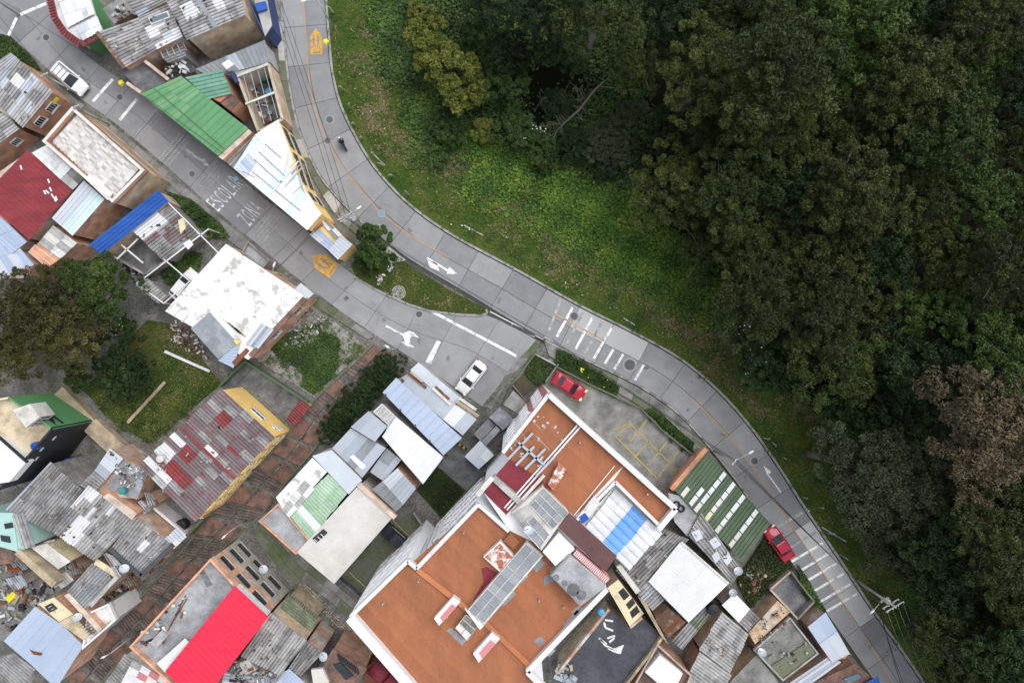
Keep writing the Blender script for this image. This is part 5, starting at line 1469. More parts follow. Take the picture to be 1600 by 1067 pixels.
MB().prism([A, B, B + n*.06, A + n*.06], GB, ZA-.6).build('pink_wall', 'pink_wall', apt)
A, B = AP(549,961), AP(600,910)
d = (B-A).normalized(); n = Vector((-d.y, d.x, 0)); n = -n if n.x > 0 else n
MB().prism([A, B, B + n*.06, A + n*.06], GB, -.4).build('pink_wall', 'pink_wall', apt)

# ================= parking lot of the apartments
patch('parking_lot', [(858,560),(1000,636),(1084,712),(1045,765),(1020,790),(835,620)], .0, 'concrete', 2)
LOT = thing('parking_marks', 'worn yellow parking bay lines on the apartment car park', 'road marking', G(1010,690))
for a, b in [((960,680),(1030,750)),((985,662),(1062,738)),((985,662),(962,682)),((1011,655),(985,690)),((1015,689),(990,716)),((1042,690),(1020,718)),((1060,705),(1028,745)),((1049,742),(1064,730)),((958,672),(985,660)),((868,580),(895,590)),((920,602),(912,628)),((912,628),(892,622)),((870,596),(866,585))]:
    A, B = G(*a,.02), G(*b,.02); MB().bar(A, B, .14, .02).build('bay_line', 'lot_paint', LOT)
t = thing('parking_wall', 'low concrete wall and rail between the sidewalk and the car park', 'wall', G(960,620))
lowwall(t, [(868,572),(925,602),(1000,637),(1034,672),(1086,713)], .7, .18, 'concrete_mossy', 'wall_section')
lowwall(t, [(872,568),(852,596)], .8, .16, 'concrete', 'wall_section')
for k in range(16):
    x, y = 872+k*13.6, 573+k*(62/9.6)*.72 + (max(0,k-9)*4)
    MB().bar(G(x,y,.6), G(x,y,1.25), .05).build('rail_post', 'dark_steel', t)
patch('garden_bed', [(870,545),(884,549),(968,604),(962,622),(930,606),(866,572)], .14, 'lawn', 1.6)
patch('garden_bed', [(1008,640),(1022,636),(1084,692),(1080,706)], .16, 'lawn', 1.6)
patch('garden_bed', [(836,553),(868,572),(850,600),(838,602),(820,582)], .10, 'lawn', 1.6)

# ================= houses on the right, below the bend
h = House('long olive green roof crossed by rows of white translucent sheets', [(1103,703),(1204,818),(1160,877),(1053,765)], 3.4, 'brick')
def opal(i, j, r):
    return 'olive_sheet'
h.sheets([(1103,703),(1053,765),(1160,877),(1204,818)], 1, 12, opal, seed=90, prof='rib', pitch=.9, amp=.0)
A, B, C, D = h.q([(1103,703),(1053,765),(1160,877),(1204,818)], 3.5)
for v, us, ms in [(.30,(0,.2,.38,.55,.78,1),('white_sheet','white_sheet','white_sheet','fc_white','terrace_cream')),(.44,(0,.25,.42,.6,.75,.98),('white_sheet','white_sheet','offwhite','terrace_cream','cream_wall')),(.60,(.02,.22,.45,.62,.8,.98),('white_sheet','white_sheet','offwhite','fc_white','terrace_cream')),(.80,(.02,.2,.4,.6,.8,.98),('white_sheet','white_sheet','fc_white','offwhite','terrace_cream')),(.22,(.55,.75,.98),('white_sheet','fc_white')),(.10,(.75,.98),('terrace_cream',))]:
    for k, m in enumerate(ms):
        q0 = lambda u, vv: (A*(1-u)*(1-vv) + B*u*(1-vv) + C*u*vv + D*(1-u)*vv) + Vector((0,0,.06 + .01*(k % 2)))
        u0, u1 = us[k]+.01, us[k+1]-.01
        MB().prism([q0(u0,v-.02), q0(u1,v-.02), q0(u1,v+.025), q0(u0,v+.025)], lambda p: p.z-.03, None).build('translucent_sheet', m, h.root)
for k in range(26):
    v = k/26
    MB().bar(A.lerp(D, v)+Vector((0,0,.02)), B.lerp(C, v)+Vector((0,0,.02)), .06, .07).build('roof_rib', 'olive_sheet', h.root)
MB().bar(P(1102,700,3.6), P(1048,764,3.6), .5, .7).build('brick_gable', 'brick', h.root)
h = House('flat grey roof with two tyres beside the apartment corner', [(1044,770),(1064,775),(1096,800),(1074,838),(1054,815)], 3.2, 'brick_old')
h.slab([(1044,770),(1064,775),(1096,800),(1074,838),(1054,815)], 'terrace_grey')
h = House('corrugated roof with four pale metal patches beside the olive roof', [(1074,838),(1096,801),(1160,893),(1142,908)], 3.5, 'brick_old')
h.sheets([(1076,836),(1096,801),(1160,893),(1142,908)], 3, 6, ['fc_grey','fc_grey','fc_pale'], seed=91, pitch=.36)
for q_ in [[(1080,832),(1092,826),(1099,840),(1088,846)], [(1108,845),(1118,838),(1127,850),(1116,858)], [(1112,868),(1120,860),(1126,872),(1118,880)], [(1128,872),(1137,862),(1144,874),(1136,884)]]:
    h.box('metal_patch', q_, 3.5, 3.66, 'zinc_pale')
h = House('bright white ribbed roof with one notched corner', [(1063,846),(1138,912),(1118,933),(1108,928),(1074,971),(1040,940),(1035,930),(1013,908)], 3.9, 'grey_plaster')
h.sheets([(1063,846),(1138,912),(1076,972),(1013,908)], 9, 2, ['white_sheet'], prof='corr', pitch=.3, amp=.03, seed=92, jit=.006, lift=.02)
h.ridge((1064,846), (1138,911), 'offwhite', .25)
h = House('dark grey corrugated roof between the blue plastic roof and the white ribbed roof', [(962,890),(1035,828),(1075,843),(996,927)], 3.4, 'brick_old')
h.sheets([(996,927),(962,890),(1035,826),(1075,843)], 4, 6, ['fc_grey','fc_dark','fc_grey'], seed=93, pitch=.36)
h.box('rubble_edge', [(963,885),(970,882),(1000,922),(994,928)], 3.2, 3.8, 'offwhite')
h = House('small corrugated roof tucked under the white ribbed roof', [(995,926),(1012,909),(1040,934),(1020,953)], 3.3, 'cream_wall')
h.sheets([(995,926),(1020,953),(1040,934),(1012,909)], 4, 2, ['fc_grey','fc_pale','zinc'], seed=94, pitch=.36)
h = House('brown plank roof south of the white ribbed roof', [(1024,968),(1044,948),(1072,972),(1044,996)], 2.9, 'brick_old')
h.sheets([(1024,968),(1044,948),(1072,972),(1044,996)], 1, 5, ['brown_wood','rust','brown_wood'], prof='flat', seed=95, name='roof_plank')
h = House('grey ribbed roof with a green sheet beside the black water tank', [(1050,1000),(1098,946),(1112,958),(1066,1014)], 3.0, 'brick_old')
h.sheets([(1050,1000),(1066,1014),(1112,958),(1098,946)], 2, 4, ['fc_grey','fc_dark'], seed=96, over={(1,2):'dkgreen_poly',(0,2):'dkgreen_poly'}, pitch=.36)
# dark terrace
h = House('flat black tarred terrace splashed with white paint', [(951,950),(984,978),(1002,963),(1034,993),(968,1080),(870,1085),(876,1045)], 2.6, 'tan_wall')
h.slab([(951,950),(984,978),(1002,963),(1034,993),(968,1080),(870,1085),(876,1045)], 'tar')
for pts in ([(936,996),(946,1008),(958,1014),(966,1012)], [(950,1012),(962,1018),(972,1010)], [(949,997),(956,994),(961,993)], [(944,972),(946,980),(958,985)], [(945,968),(958,970)], [(952,1003),(960,996)], [(938,998),(948,1006)]):
    for a, b in zip(pts, pts[1:]): MB().bar(P(*a,2.62), P(*b,2.62), .22, .02).build('paint_splash', 'whitewash', h.root)
h.box('paint_splash', [(961,1014),(966,1010),(975,1007),(972,1014),(970,1021),(963,1020)], 2.6, 2.64, 'whitewash')
for a, b in [((951,950),(874,1046)), ((1034,994),(968,1080)), ((984,978),(1002,963))]: MB().bar(P(*a,2.9), P(*b,2.9), .3, .7).build('terrace_wall', ['brick_old','tan_wall'][a[0] > 1000], h.root)
h = House('tan walled stairwell tower with two open light wells', [(949,918),(966,905),(1006,958),(984,978)], 4.2, 'brick_tan')
h.slab([(949,918),(966,905),(1006,958),(984,978)], 'cream_wall')
for q_ in ([(966,925),(974,918),(984,930),(975,938)], [(978,944),(988,934),(993,942),(983,952)], [(984,956),(995,946),(1000,955),(988,966)]): h.box('light_well_fill', q_, 4.1, 4.25, 'black_wall')  # solid black slabs painted in for the shade down the open wells
h = House('tan gable wall house between the stairwell tower and the plank roof', [(1000,932),(1010,942),(1044,1006),(1032,990)], 3.6, 'cream_wall')
h.slab([(996,930),(1010,942),(1044,1006),(1032,992)], 'tan_wall')
h = House('brick house with a small white flat roof near the bottom edge', [(1026,1003),(1080,1052),(1060,1100),(985,1075)], 3.0, 'brick')
h.slab([(1026,1003),(1080,1052),(1060,1100),(985,1075)], 'brick_tile').parapet([(1026,1003),(1080,1052),(1060,1100),(985,1075)], 'brick', .4, .2)
h.box('white_roof', [(1031,1023),(1067,1052),(1050,1085),(1008,1050)], 3.0, 3.8, 'white_sheet')
h = House('large weathered corrugated roof in the lower right', [(1129,956),(1169,990),(1140,1050),(1092,1014)], 3.0, 'brick_tan')
h.sheets([(1092,1014),(1129,956),(1169,990),(1140,1050)], 4, 6, ['fc_pale','fc_grey','fc_pale'], seed=97, pitch=.36)
h = House('grey corrugated roof cut by the bottom edge below it', [(1094,1020),(1140,1053),(1122,1090),(1060,1090)], 2.8, 'brick_old')
h.sheets([(1070,1066),(1094,1018),(1142,1053),(1118,1100)], 5, 3, ['fc_pale','fc_grey','fc_pale'], seed=98, pitch=.36)
h = House('roof of four white sheets with dark gaps below the dish', [(1128,945),(1148,926),(1184,964),(1166,984)], 3.2, 'brick_old')
h.sheets([(1128,945),(1148,926),(1172,951),(1154,972)], 1, 4, ['white_sheet'], prof='flat', seed=99, jit=.05)
h.sheets([(1154,972),(1172,951),(1186,964),(1168,986)], 2, 2, ['fc_dark','fc_grey'], z=3.1, seed=100, pitch=.36)
h = House('unfinished tan brick house with bare wall tops and grey terrace', [(1178,1014),(1233,964),(1276,1019),(1222,1060)], 2.4, 'brick')
h.slab([(1178,1014),(1233,964),(1276,1019),(1222,1060)], 'concrete')
h.parapet([(1176,1014),(1233,962),(1278,1019),(1222,1062)], 'concrete_pale', .3, .18)
h.box('tan_wall', [(1170,988),(1215,938),(1234,956),(1180,1006)], -.6, 2.3, 'brick_tan')
h.box('floor_slab', [(1205,1040),(1262,1003),(1275,1019),(1222,1060)], 2.4, 2.55, 'concrete_mossy')
h = House('sunken grey court between bare walls beside the road', [(1202,919),(1234,891),(1270,938),(1245,965)], .8, None, cat='yard', name='walled_yard')
wl = [P(x, y, .8) for x, y in [(1202,919),(1234,891),(1270,938),(1245,965)]]
MB().prism([(p.x,p.y) for p in wl], -.5, .06).build('yard_floor', 'concrete_dark', h.root)
for i in range(4): MB().bar(Vector((wl[i].x,wl[i].y,.5)), Vector((wl[(i+1) % 4].x,wl[(i+1) % 4].y,.5)), .22, 1.3).build('yard_wall', ['brick_old','concrete_mossy','concrete','brick_tan'][i], h.root)
h = House('light blue grey sheet roof right beside the main road at the lower right', [(1262,979),(1290,956),(1328,1021),(1324,1030),(1299,1036)], 2.8, 'brick_old')
h.sheets([(1262,979),(1290,956),(1308,986),(1280,1006)], 2, 1, ['zinc_blue'], prof='flat', seed=101)
h.sheets([(1280,1006),(1308,986),(1328,1021),(1300,1034)], 2, 1, ['zinc_pale'], z=2.85, prof='flat', seed=102)
h = House('bright ribbed metal strip roof below the light blue sheet roof', [(1234,1066),(1298,1024),(1310,1034),(1250,1080)], 2.6, 'brick_old')
h.sheets([(1234,1066),(1248,1082),(1314,1034),(1298,1023)], 4, 1, ['zinc_pale','zinc'], prof='rib', pitch=.4, seed=103)
h = House('brick house with a blue roof corner at the bottom right edge', [(1268,1068),(1336,1036),(1366,1060),(1376,1100),(1290,1100)], 2.8, 'brick')
h.slab([(1268,1068),(1336,1036),(1366,1060),(1376,1100),(1290,1100)], 'brick_tile')
h.sheets([(1338,1074),(1372,1055),(1384,1090),(1350,1100)], 3, 1, ['blue_sheet'], z=3.2, prof='rib', seed=104)
h.box('dark_hatch', [(1318,1060),(1340,1052),(1346,1058),(1326,1068)], 2.8, 2.95, 'glass_blue')
h = House('grey terrace beside the unfinished brick house at the bottom edge', [(1140,1066),(1182,1022),(1216,1064),(1200,1100),(1130,1100)], 2.2, 'brick_tan')
h.slab([(1140,1066),(1182,1022),(1216,1064),(1200,1100),(1130,1100)], 'concrete')

# ================= brick stairway and alley
def stairway(pairs, flights, name, label):
    """flights: list of (kind, n) from the top: 'land' = brick landing of two panels, 'step' = n steps"""
    L_ = catmull([G(*a) for a, _ in pairs], 10); R_ = catmull([G(*b) for _, b in pairs], 10)
    mid = [(a+b)/2 for a, b in zip(L_, R_)]
    acc = [0]
    for i in range(1, len(mid)): acc.append(acc[-1] + (mid[i]-mid[i-1]).length)
    def at(s, c):
        i = max(0, min(len(acc)-2, int(np.searchsorted(acc, s))-1)); t_ = (s-acc[i])/max(1e-6, acc[i+1]-acc[i])
        return L_[i].lerp(L_[i+1], t_).lerp(R_[i].lerp(R_[i+1], t_), c)
    root = thing(name, None, None, kind='structure')
    tot = acc[-1]; unit = sum((3.2 if k == 'land' else n_*.48) for k, n_ in flights); f = tot/unit
    s = 0
    for kind, n_ in flights:
        if kind == 'land':
            for c0, c1 in ((.02,.48),(.54,.98)):
                a = [at(s+.04, c0), at(s+.04, c1), at(s+3.2*f-.04, c1), at(s+3.2*f-.04, c0)]
                z = sum(p.z for p in a)/4
                MB().prism([(p.x,p.y) for p in a], z-.6, z+.06).build('brick_landing', 'brick_tile', root)
            s += 3.2*f
        else:
            for k in range(n_):
                for c0, c1 in ((.02,.48),(.54,.98)):
                    a = [at(s+.06, c0), at(s+.06, c1), at(s+.48*f-.06, c1), at(s+.48*f-.06, c0)]
                    z = sum(p.z for p in a)/4
                    MB().prism([(p.x,p.y) for p in a], z-.6, z+.06).build('step', 'step_brick', root)
                s += .48*f
    n_ = 30
    for k in range(n_):
        a, b = at(tot*k/n_, .505), at(tot*(k+1)/n_, .505)
        MB().bar(a + Vector((0,0,.9)), b + Vector((0,0,.9)), .06).build('handrail', 'dark_steel', root)
        MB().bar(a + Vector((0,0,-.2)), a + Vector((0,0,.9)), .05).build('rail_post', 'dark_steel', root)
    for c in (0, 1.0):
        for k in range(n_):
            a, b = at(tot*k/n_, c), at(tot*(k+.98)/n_, c)
            MB().bar(a, b, .25, .5).build('side_kerb', 'concrete_mossy', root)
    return root
stairway([((583,538),(617,553)),((545,575),(578,592)),((486,630),(520,655)),((446,682),(492,700)),((405,728),(448,752)),((340,792),(406,806)),((285,860),(336,868)),((228,925),(272,945)),((184,968),(212,1010)),((140,1020),(172,1050)),((80,1090),(120,1120))],
  [('land',1),('step',5),('land',1),('step',8),('land',1),('land',1),('land',1),('step',4),('land',1),('step',6),('land',1),('step',9),('land',1),('step',9),('land',1),('step',9),('land',1),('step',9),('land',1),('step',7)], 'stairway', None)
road('alley', [((398,838),(418,800)),((450,905),(470,868)),((520,962),(540,925)),((590,1030),(610,985)),((660,1110),(690,1065))], [0,.35,.7,1], 2.6, lambda k, c, r: r.choice(['concrete','concrete_mossy','concrete_dark','concrete_mossy']), 21, gap=.04, dz=.02, thick=.3, piece='paving_slab')
cob = thing('cobbled_verge', 'strip of round brown cobbles along the alley', 'cobbles', G(520,970))
rr = random.Random(5)
cm = MB().lathe([(.24,-.1),(.22,.06),(.12,.12),(.02,.14)], 7).mesh('cobble'); cm.materials.append(M['stone']); cm.shade_smooth()
for k in range(52):
    for j in range(4):
        x, y = 466+k*2.35 + j*2.2 + rr.uniform(-.5,.5), 916+k*2.3 - j*2.5 + rr.uniform(-.5,.5)
        p = G(x, y, .02)
        o = bpy.data.objects.new('cobble', cm); COL.objects.link(o); o.location = p; o.scale = (rr.uniform(.5,.8), rr.uniform(.4,.7), 1); o.rotation_euler.z = rr.uniform(0,3)
        adopt(o, cob)
# ------------------------------------------------------------------ vegetation
def leaves_mesh(name, C, D, N, S, wr, tint, m):
    """one diamond leaf per row: C centre, D axis, N rough normal, S length"""
    D = D/np.linalg.norm(D, axis=1, keepdims=True)
    X = np.cross(D, N); X /= np.maximum(1e-6, np.linalg.norm(X, axis=1, keepdims=True))
    s = S[:, None]
    V = np.stack([C - D*s*.5, C + X*s*wr*.5, C + D*s*.5, C - X*s*wr*.5], 1).reshape(-1, 3)
    n = len(C)
    me = bpy.data.meshes.new(name)
    me.vertices.add(4*n); me.vertices.foreach_set('co', V.ravel().astype(np.float32))
    me.loops.add(4*n); me.loops.foreach_set('vertex_index', np.arange(4*n, dtype=np.int32))
    me.polygons.add(n); me.polygons.foreach_set('loop_start', np.arange(0, 4*n, 4, dtype=np.int32)); 
    me.update(calc_edges=True)
    a = me.attributes.new('tint', 'FLOAT', 'FACE'); a.data.foreach_set('value', np.clip(tint, 0, 1).astype(np.float32))
    me.materials.append(M[m])
    return me

def crown_mesh(name, seed, Rc, hc, ncl, nlf, ls, wr, m, crs=(.7,1.4), up=.5):
    rg = np.random.default_rng(seed)
    # rounded lobes make up the dome, small clumps of leaves cover the lobes
    nlb = max(5, int(ncl/13))
    ga = rg.uniform(0, 6.28)
    k = np.arange(nlb)
    lf = np.sqrt((k + .3)/nlb)*.82*rg.uniform(.85, 1.12, nlb)
    la = ga + k*2.399 + rg.normal(0, .3, nlb)
    lr = Rc*rg.uniform(.26, .44, nlb)
    lz = hc*np.sqrt(np.maximum(.02, 1 - lf*lf))*rg.uniform(.6, 1.0, nlb) - lr*.35
    lc = np.stack([np.cos(la)*lf*Rc*.86, np.sin(la)*lf*Rc*.86, lz], 1)
    li = rg.integers(0, nlb, ncl)
    dv = rg.normal(size=(ncl, 3)); dv[:, 2] = np.abs(dv[:, 2])*1.1 - .25
    dv /= np.linalg.norm(dv, axis=1, keepdims=True)
    cc = lc[li] + dv*lr[li][:, None]*rg.uniform(.75, 1.05, ncl)[:, None]
    cr = rg.uniform(*crs, ncl)*.72*(Rc/6)**.4
    lt = rg.normal(.5, .13, nlb)
    ct = lt[li] + rg.normal(0, .08, ncl) + dv[:, 2]*.0
    idx = np.repeat(np.arange(ncl), nlf)
    n = len(idx)
    dirs = rg.normal(size=(n, 3)); dirs[:, 2] = np.abs(dirs[:, 2])*.9 - .15
    dirs /= np.linalg.norm(dirs, axis=1, keepdims=True)
    rad = cr[idx]*rg.uniform(.35, 1, n)**.6
    C = cc[idx] + dirs*rad[:, None]*np.array([1,1,.75])
    D = dirs*.6 + rg.normal(size=(n, 3))*.8 + np.array([0,0,up*.2])
    N = dirs*.9 + np.array([0,0,.35]) + rg.normal(size=(n, 3))*.4
    S = ls*rg.uniform(.6, 1.35, n)
    return leaves_mesh(name, C, D, N, S, wr, ct[idx] + rg.normal(0, .09, n), m), cc

KINDS = {  # Rc, height of crown, clumps, leaves per clump, leaf length, width ratio, leaf material
 'euc': (5.6, 6.0, 230, 100, .32, .34, 'leaf_euc', (.45,1.0)),
 'olive': (5.4, 5.6, 230, 100, .32, .34, 'leaf_olive', (.45,.95)),
 'dark': (5.0, 5.6, 210, 100, .32, .38, 'leaf_dark', (.45,1.05)),
 'mid': (5.2, 5.6, 220, 100, .30, .42, 'leaf_mid', (.45,.95)),
 'grey': (5.6, 4.4, 260, 90, .28, .36, 'leaf_grey', (.5,1.0)),
 'brown': (5.4, 5.0, 230, 90, .32, .36, 'leaf_brown', (.5,1.1)),
 'yellow': (3.2, 2.4, 95, 90, .42, .55, 'leaf_yellow', (.4,.75)),
 'green': (3.0, 2.2, 80, 100, .36, .5, 'leaf_green', (.45,.9)),
 'warm': (5.4, 5.0, 260, 100, .28, .36, 'leaf_warm', (.45,.95)),
 'bush': (1.6, 1.1, 28, 90, .26, .5, 'leaf_green', (.35,.7)),
 'dense': (3.4, 2.6, 170, 110, .20, .45, 'leaf_dark', (.4,.7)),
}
CROWNS = {}
def crown(kind, v):
    if (kind, v) not in CROWNS:
        Rc, hc, ncl, nlf, ls, wr, m, crs = KINDS[kind]
        CROWNS[(kind, v)] = crown_mesh('crown', hash_(kind)*10+v, Rc, hc, ncl, nlf, ls, wr, m, crs)
    return CROWNS[(kind, v)]
def hash_(s): return sum(ord(c)*(i+3) for i, c in enumerate(s)) % 997
WOOD = {}
def wood(kind, v, th):
    """trunk with limbs reaching to clumps of that crown; the trunk is th tall below the crown"""
    if (kind, v, th) not in WOOD:
        me, cc = crown(kind, v)
        rg = random.Random(v+77)
        Rc = KINDS[kind][0]
        b = MB()
        lean = Vector((rg.uniform(-.4,.4), rg.uniform(-.4,.4), 0))
        top = Vector((0,0,KINDS[kind][1]*.55))
        r0 = .06*Rc
        b.tube([Vector((0,0,-th)) - lean, Vector((0,0,-th*.5)) - lean*.3, Vector((0,0,0)), top], [r0*1.3, r0, r0*.8, r0*.25], 8)
        idx = rg.sample(range(len(cc)), min(9, len(cc)))
        for k in idx:
            e = Vector(cc[k]); s = Vector((0,0,rg.uniform(-th*.25, KINDS[kind][1]*.3)))
            md = s.lerp(e, .5) + Vector((rg.uniform(-.4,.4), rg.uniform(-.4,.4), rg.uniform(-.2,.5)))
            b.tube([s, md, e - Vector((0,0,.1))], [r0*.42, r0*.26, r0*.10], 5)
            for q_ in range(0):
                e2 = e + Vector((rg.uniform(-1.2,1.2), rg.uniform(-1.2,1.2), rg.uniform(.5,1.5)))
                b.tube([md, md.lerp(e2, .6) + Vector((rg.uniform(-.2,.2), rg.uniform(-.2,.2), .5)), e2], [r0*.2, r0*.13, r0*.05], 5)
        WOOD[(kind, v, th)] = b.mesh('trunk')
        WOOD[(kind, v, th)].materials.append(M['bark_pale' if kind in ('euc','olive','brown','grey') else 'bark'])
        WOOD[(kind, v, th)].shade_smooth()
    return WOOD[(kind, v, th)]

def tree(px, py, kind, v, scale, trunk, label, cat='tree', name='tree', group=None, rot=None, zs=1.0):
    """crown centre seen at (px, py); trunk = clear height below the crown in metres before scaling"""
    hc = KINDS[kind][1]
    g0 = G(px, py).z
    zc = g0 + (trunk + hc*.6*zs)*scale
    for _ in range(3):
        p = P(px, py, zc); g0 = gz(p.x, p.y); zc = g0 + (trunk + hc*.6*zs)*scale
    p = P(px, py, zc)
    base = Vector((p.x, p.y, g0))
    t = thing(name, label, cat, base, group)
    r_ = random.Random(int(px*31+py*7)).uniform(0, 6.28) if rot is None else rot
    for nm, me in (('crown', crown(kind, v)[0]), ('trunk', wood(kind, v, trunk))):
        o = bpy.data.objects.new(nm, me); COL.objects.link(o)
        o.location = (0, 0, trunk*scale); o.rotation_euler.z = r_; o.scale = (scale, scale, scale*zs)
        o.parent = t
    return t

ORD = ['first','second','third','fourth','fifth','sixth','seventh','eighth','ninth','tenth','eleventh','twelfth']
# the forest, row by row from the top; each crown has its own place, kind, size and clear trunk
ROWS = [
 [(760,-10,'dark',.75,5),(850,15,'dark',.95,6),(940,0,'euc',.95,8),(1040,15,'dark',1.0,7),(1140,20,'euc',1.05,9),(1250,10,'mid',1.0,9),(1350,25,'mid',1.05,9),(1450,10,'dark',1.0,8),(1545,25,'olive',1.0,9),(1640,10,'euc',1.0,9)],
 [(800,80,'dark',.72,4),(890,70,'dark',.70,3),(1000,95,'euc',.80,7),(1110,115,'olive',.95,9),(1215,105,'euc',1.1,10),(1320,110,'mid',1.0,10),(1420,125,'olive',1.0,9),(1530,105,'mid',.95,8),(1620,130,'dark',1.0,8)],
 [(1040,205,'dark',.8,6),(1120,215,'olive',.85,9),(1210,205,'euc',.95,10),(1300,195,'euc',1.0,9),(1395,225,'mid',1.05,9),(1480,200,'mid',1.05,10),(1580,215,'olive',1.0,8)],
 [(1050,295,'olive',.95,8),(1140,300,'euc',.95,9),(1235,295,'dark',1.0,8),(1335,300,'olive',1.15,10),(1440,310,'euc',1.0,9),(1545,310,'mid',1.05,8),(1630,330,'euc',1,8)],
 [(1110,385,'euc',.85,8),(1190,385,'olive',1.05,9),(1290,395,'olive',1.1,10),(1390,400,'dark',1.0,8),(1480,405,'olive',1.0,9),(1580,410,'euc',1.05,9)],
 [(1185,470,'euc',.95,8),(1270,480,'euc',1.0,9),(1360,490,'olive',1.0,8),(1460,490,'mid',1.0,8),(1545,505,'mid',1.0,9),(1640,500,'dark',1,8)],
 [(1215,555,'dark',.85,6),(1310,570,'euc',.95,8),(1400,575,'dark',1.0,7),(1500,570,'dark',.95,7),(1590,585,'mid',1.0,8)],
 [(1345,655,'dark',.9,6),(1420,640,'dark',.9,6),(1545,655,'brown',1.1,9),(1635,640,'brown',1.0,8)],
 [(1345,735,'grey',1.0,6),(1420,760,'grey',1.05,6),(1560,755,'brown',.9,8),(1620,770,'dark',1.0,8)],
 [(1405,840,'grey',.85,5),(1490,860,'dark',.95,7),(1575,855,'euc',.95,8)],
 [(1475,935,'dark',.8,5),(1545,945,'dark',.95,7),(1625,950,'euc',1,8)],
 [(1510,1030,'euc',.85,6),(1590,1040,'dark',.95,7),(1520,1100,'dark',.9,6),(1600,1120,'dark',.9,6)],
]
DESC = {'mid':'fresh green','dark':'dark green','euc':'dull olive','olive':'yellowish olive','grey':'dark grey green','brown':'rusty brown'}
ROWN = ['top','second','third','fourth','fifth','sixth','seventh','eighth','ninth','tenth','eleventh','bottom']
for ri, row in enumerate(ROWS):
    for ci, (x, y, k, s, tr) in enumerate(row):
        q_ = random.Random(ri*100+ci); s *= q_.uniform(.82, 1.04) if ri < 6 else q_.uniform(1.0, 1.12); tr = max(3, tr + q_.uniform(-3.5, 3.5))
        tr = round(tr)
        tree(x, y, k, (ri*3+ci) % 3, s, tr, f'{DESC[k]} forest tree, {ORD[ci]} from the left in the {ROWN[ri]} row of crowns', name='forest_tree', group='trees of the forest')
# edge of the wood
tree(668,62,'yellow',0,1.05,2.5,'upper yellow green leafy tree at the edge of the grass slope', name='broadleaf_tree')
tree(703,112,'yellow',1,1.25,2.5,'broad yellow green tree at the edge of the grass slope', name='broadleaf_tree')
tree(735,138,'yellow',2,1.0,2.0,'lower yellow green tree beside the dark bushes', name='broadleaf_tree')
tree(655,25,'yellow',2,.6,1.5,'small yellow green tree near the top edge of the slope', name='broadleaf_tree')
for i, (x, y, k, s, tr, lb) in enumerate([(745,60,'green',.9,2,'dark green bush behind the yellow green trees'),(790,130,'green',1.0,2.5,'dark bush right of the broad yellow green tree'),(705,195,'green',.8,1,'low green bush under the yellow green trees'),
   (755,205,'yellow',.55,1,'mossy green bush beside the white flowered bush'),(805,205,'green',1.0,1.2,'round dark bush dotted with white flowers'),(850,235,'green',.75,1,'brownish green bush below the fallen trunk'),(900,225,'dark',.5,1.5,'low dark bush under the fallen trunk'),
   (955,225,'grey',.62,3,'tall feathery grey green tree at the forest edge'),(985,190,'grey',.5,3,'small grey green tree behind the feathery one'),(945,270,'green',.55,.8,'leafy green bush at the foot of the feathery tree'),
   (690,240,'bush',1.2,.3,'low bush on the grass slope beside the bend'),(870,160,'dark',.42,1.5,'thin bush tangled in the fallen branches'),(1168,540,'green',.65,.8,'white flowered bush at the forest edge beside the zebra crossing'),(1180,500,'green',.6,1,'upper white flowered bush at the forest edge'),(1150,470,'bush',1.2,.3,'small dark bush on the edge above the flowering bushes')]):
    tree(x, y, k, i % 3, s, tr, lb, 'bush', 'bush', zs=.8)
# trees among the houses
tree(60,470,'warm',1,1.0,4,'big olive brown tree over the left edge', name='broadleaf_tree')
tree(150,450,'mid',1,.85,4,'dense green tree beside the blue strip roof', name='broadleaf_tree')
tree(112,520,'warm',2,.9,4,'yellowish tree in the middle of the left grove', name='broadleaf_tree')
tree(15,545,'warm',1,.85,3,'olive tree half cut by the left edge above the green wall', name='broadleaf_tree')
tree(190,572,'dense',0,1.3,1.0,'round dark evergreen bush beside the rough lawn', 'bush', 'bush')
tree(125,590,'green',1,.7,1,'green bush between the round bush and the green wall', 'bush', 'bush')
tree(192,512,'green',0,.6,1.2,'bush with white blossoms above the round dark bush', 'bush', 'bush')
tree(588,388,'green',2,.95,1.8,'leafy green tree on the tip of the traffic island', name='broadleaf_tree')
tree(570,412,'bush',.0 and 1 or 1,1.1,.4,'low shrub under the island tree', 'bush', 'bush')
for i, (x, y, s, lb) in enumerate([(296,322,.55,'shrub at the blue roof corner beside the sidewalk'),(316,342,.65,'leafy shrub in the roadside garden strip'),(334,362,.55,'shrub at the end of the roadside garden strip'),(296,400,.7,'garden shrub inside the white pipe frame'),(272,436,.6,'low garden shrub beside the hidden white car'),(520,585,.0,'')]):
    if s: tree(x, y, 'bush', i % 3, s, .3, lb, 'bush', 'bush')
for i, (x, y) in enumerate([(608,572),(592,588),(576,603),(560,620),(545,638),(530,655),(520,672)]):
    tree(x, y, 'dense', i % 3, .62, .5, f'dense hedge bush along the stairway, {ORD[i]} from the street', 'hedge', 'hedge_bush', 'hedge along the stairway')
for i, (x, y, s) in enumerate([(886,560,.5),(905,570,.6),(922,582,.55),(940,592,.6),(955,605,.55),(1022,652,.5),(1038,666,.55),(1054,680,.55),(1070,694,.5),(850,572,.45)]):
    tree(x, y, 'bush', i % 3, s, .1, f'low garden shrub beside the car park, {ORD[i]} along the bed', 'shrub', 'garden_shrub', 'shrubs in the car park beds')

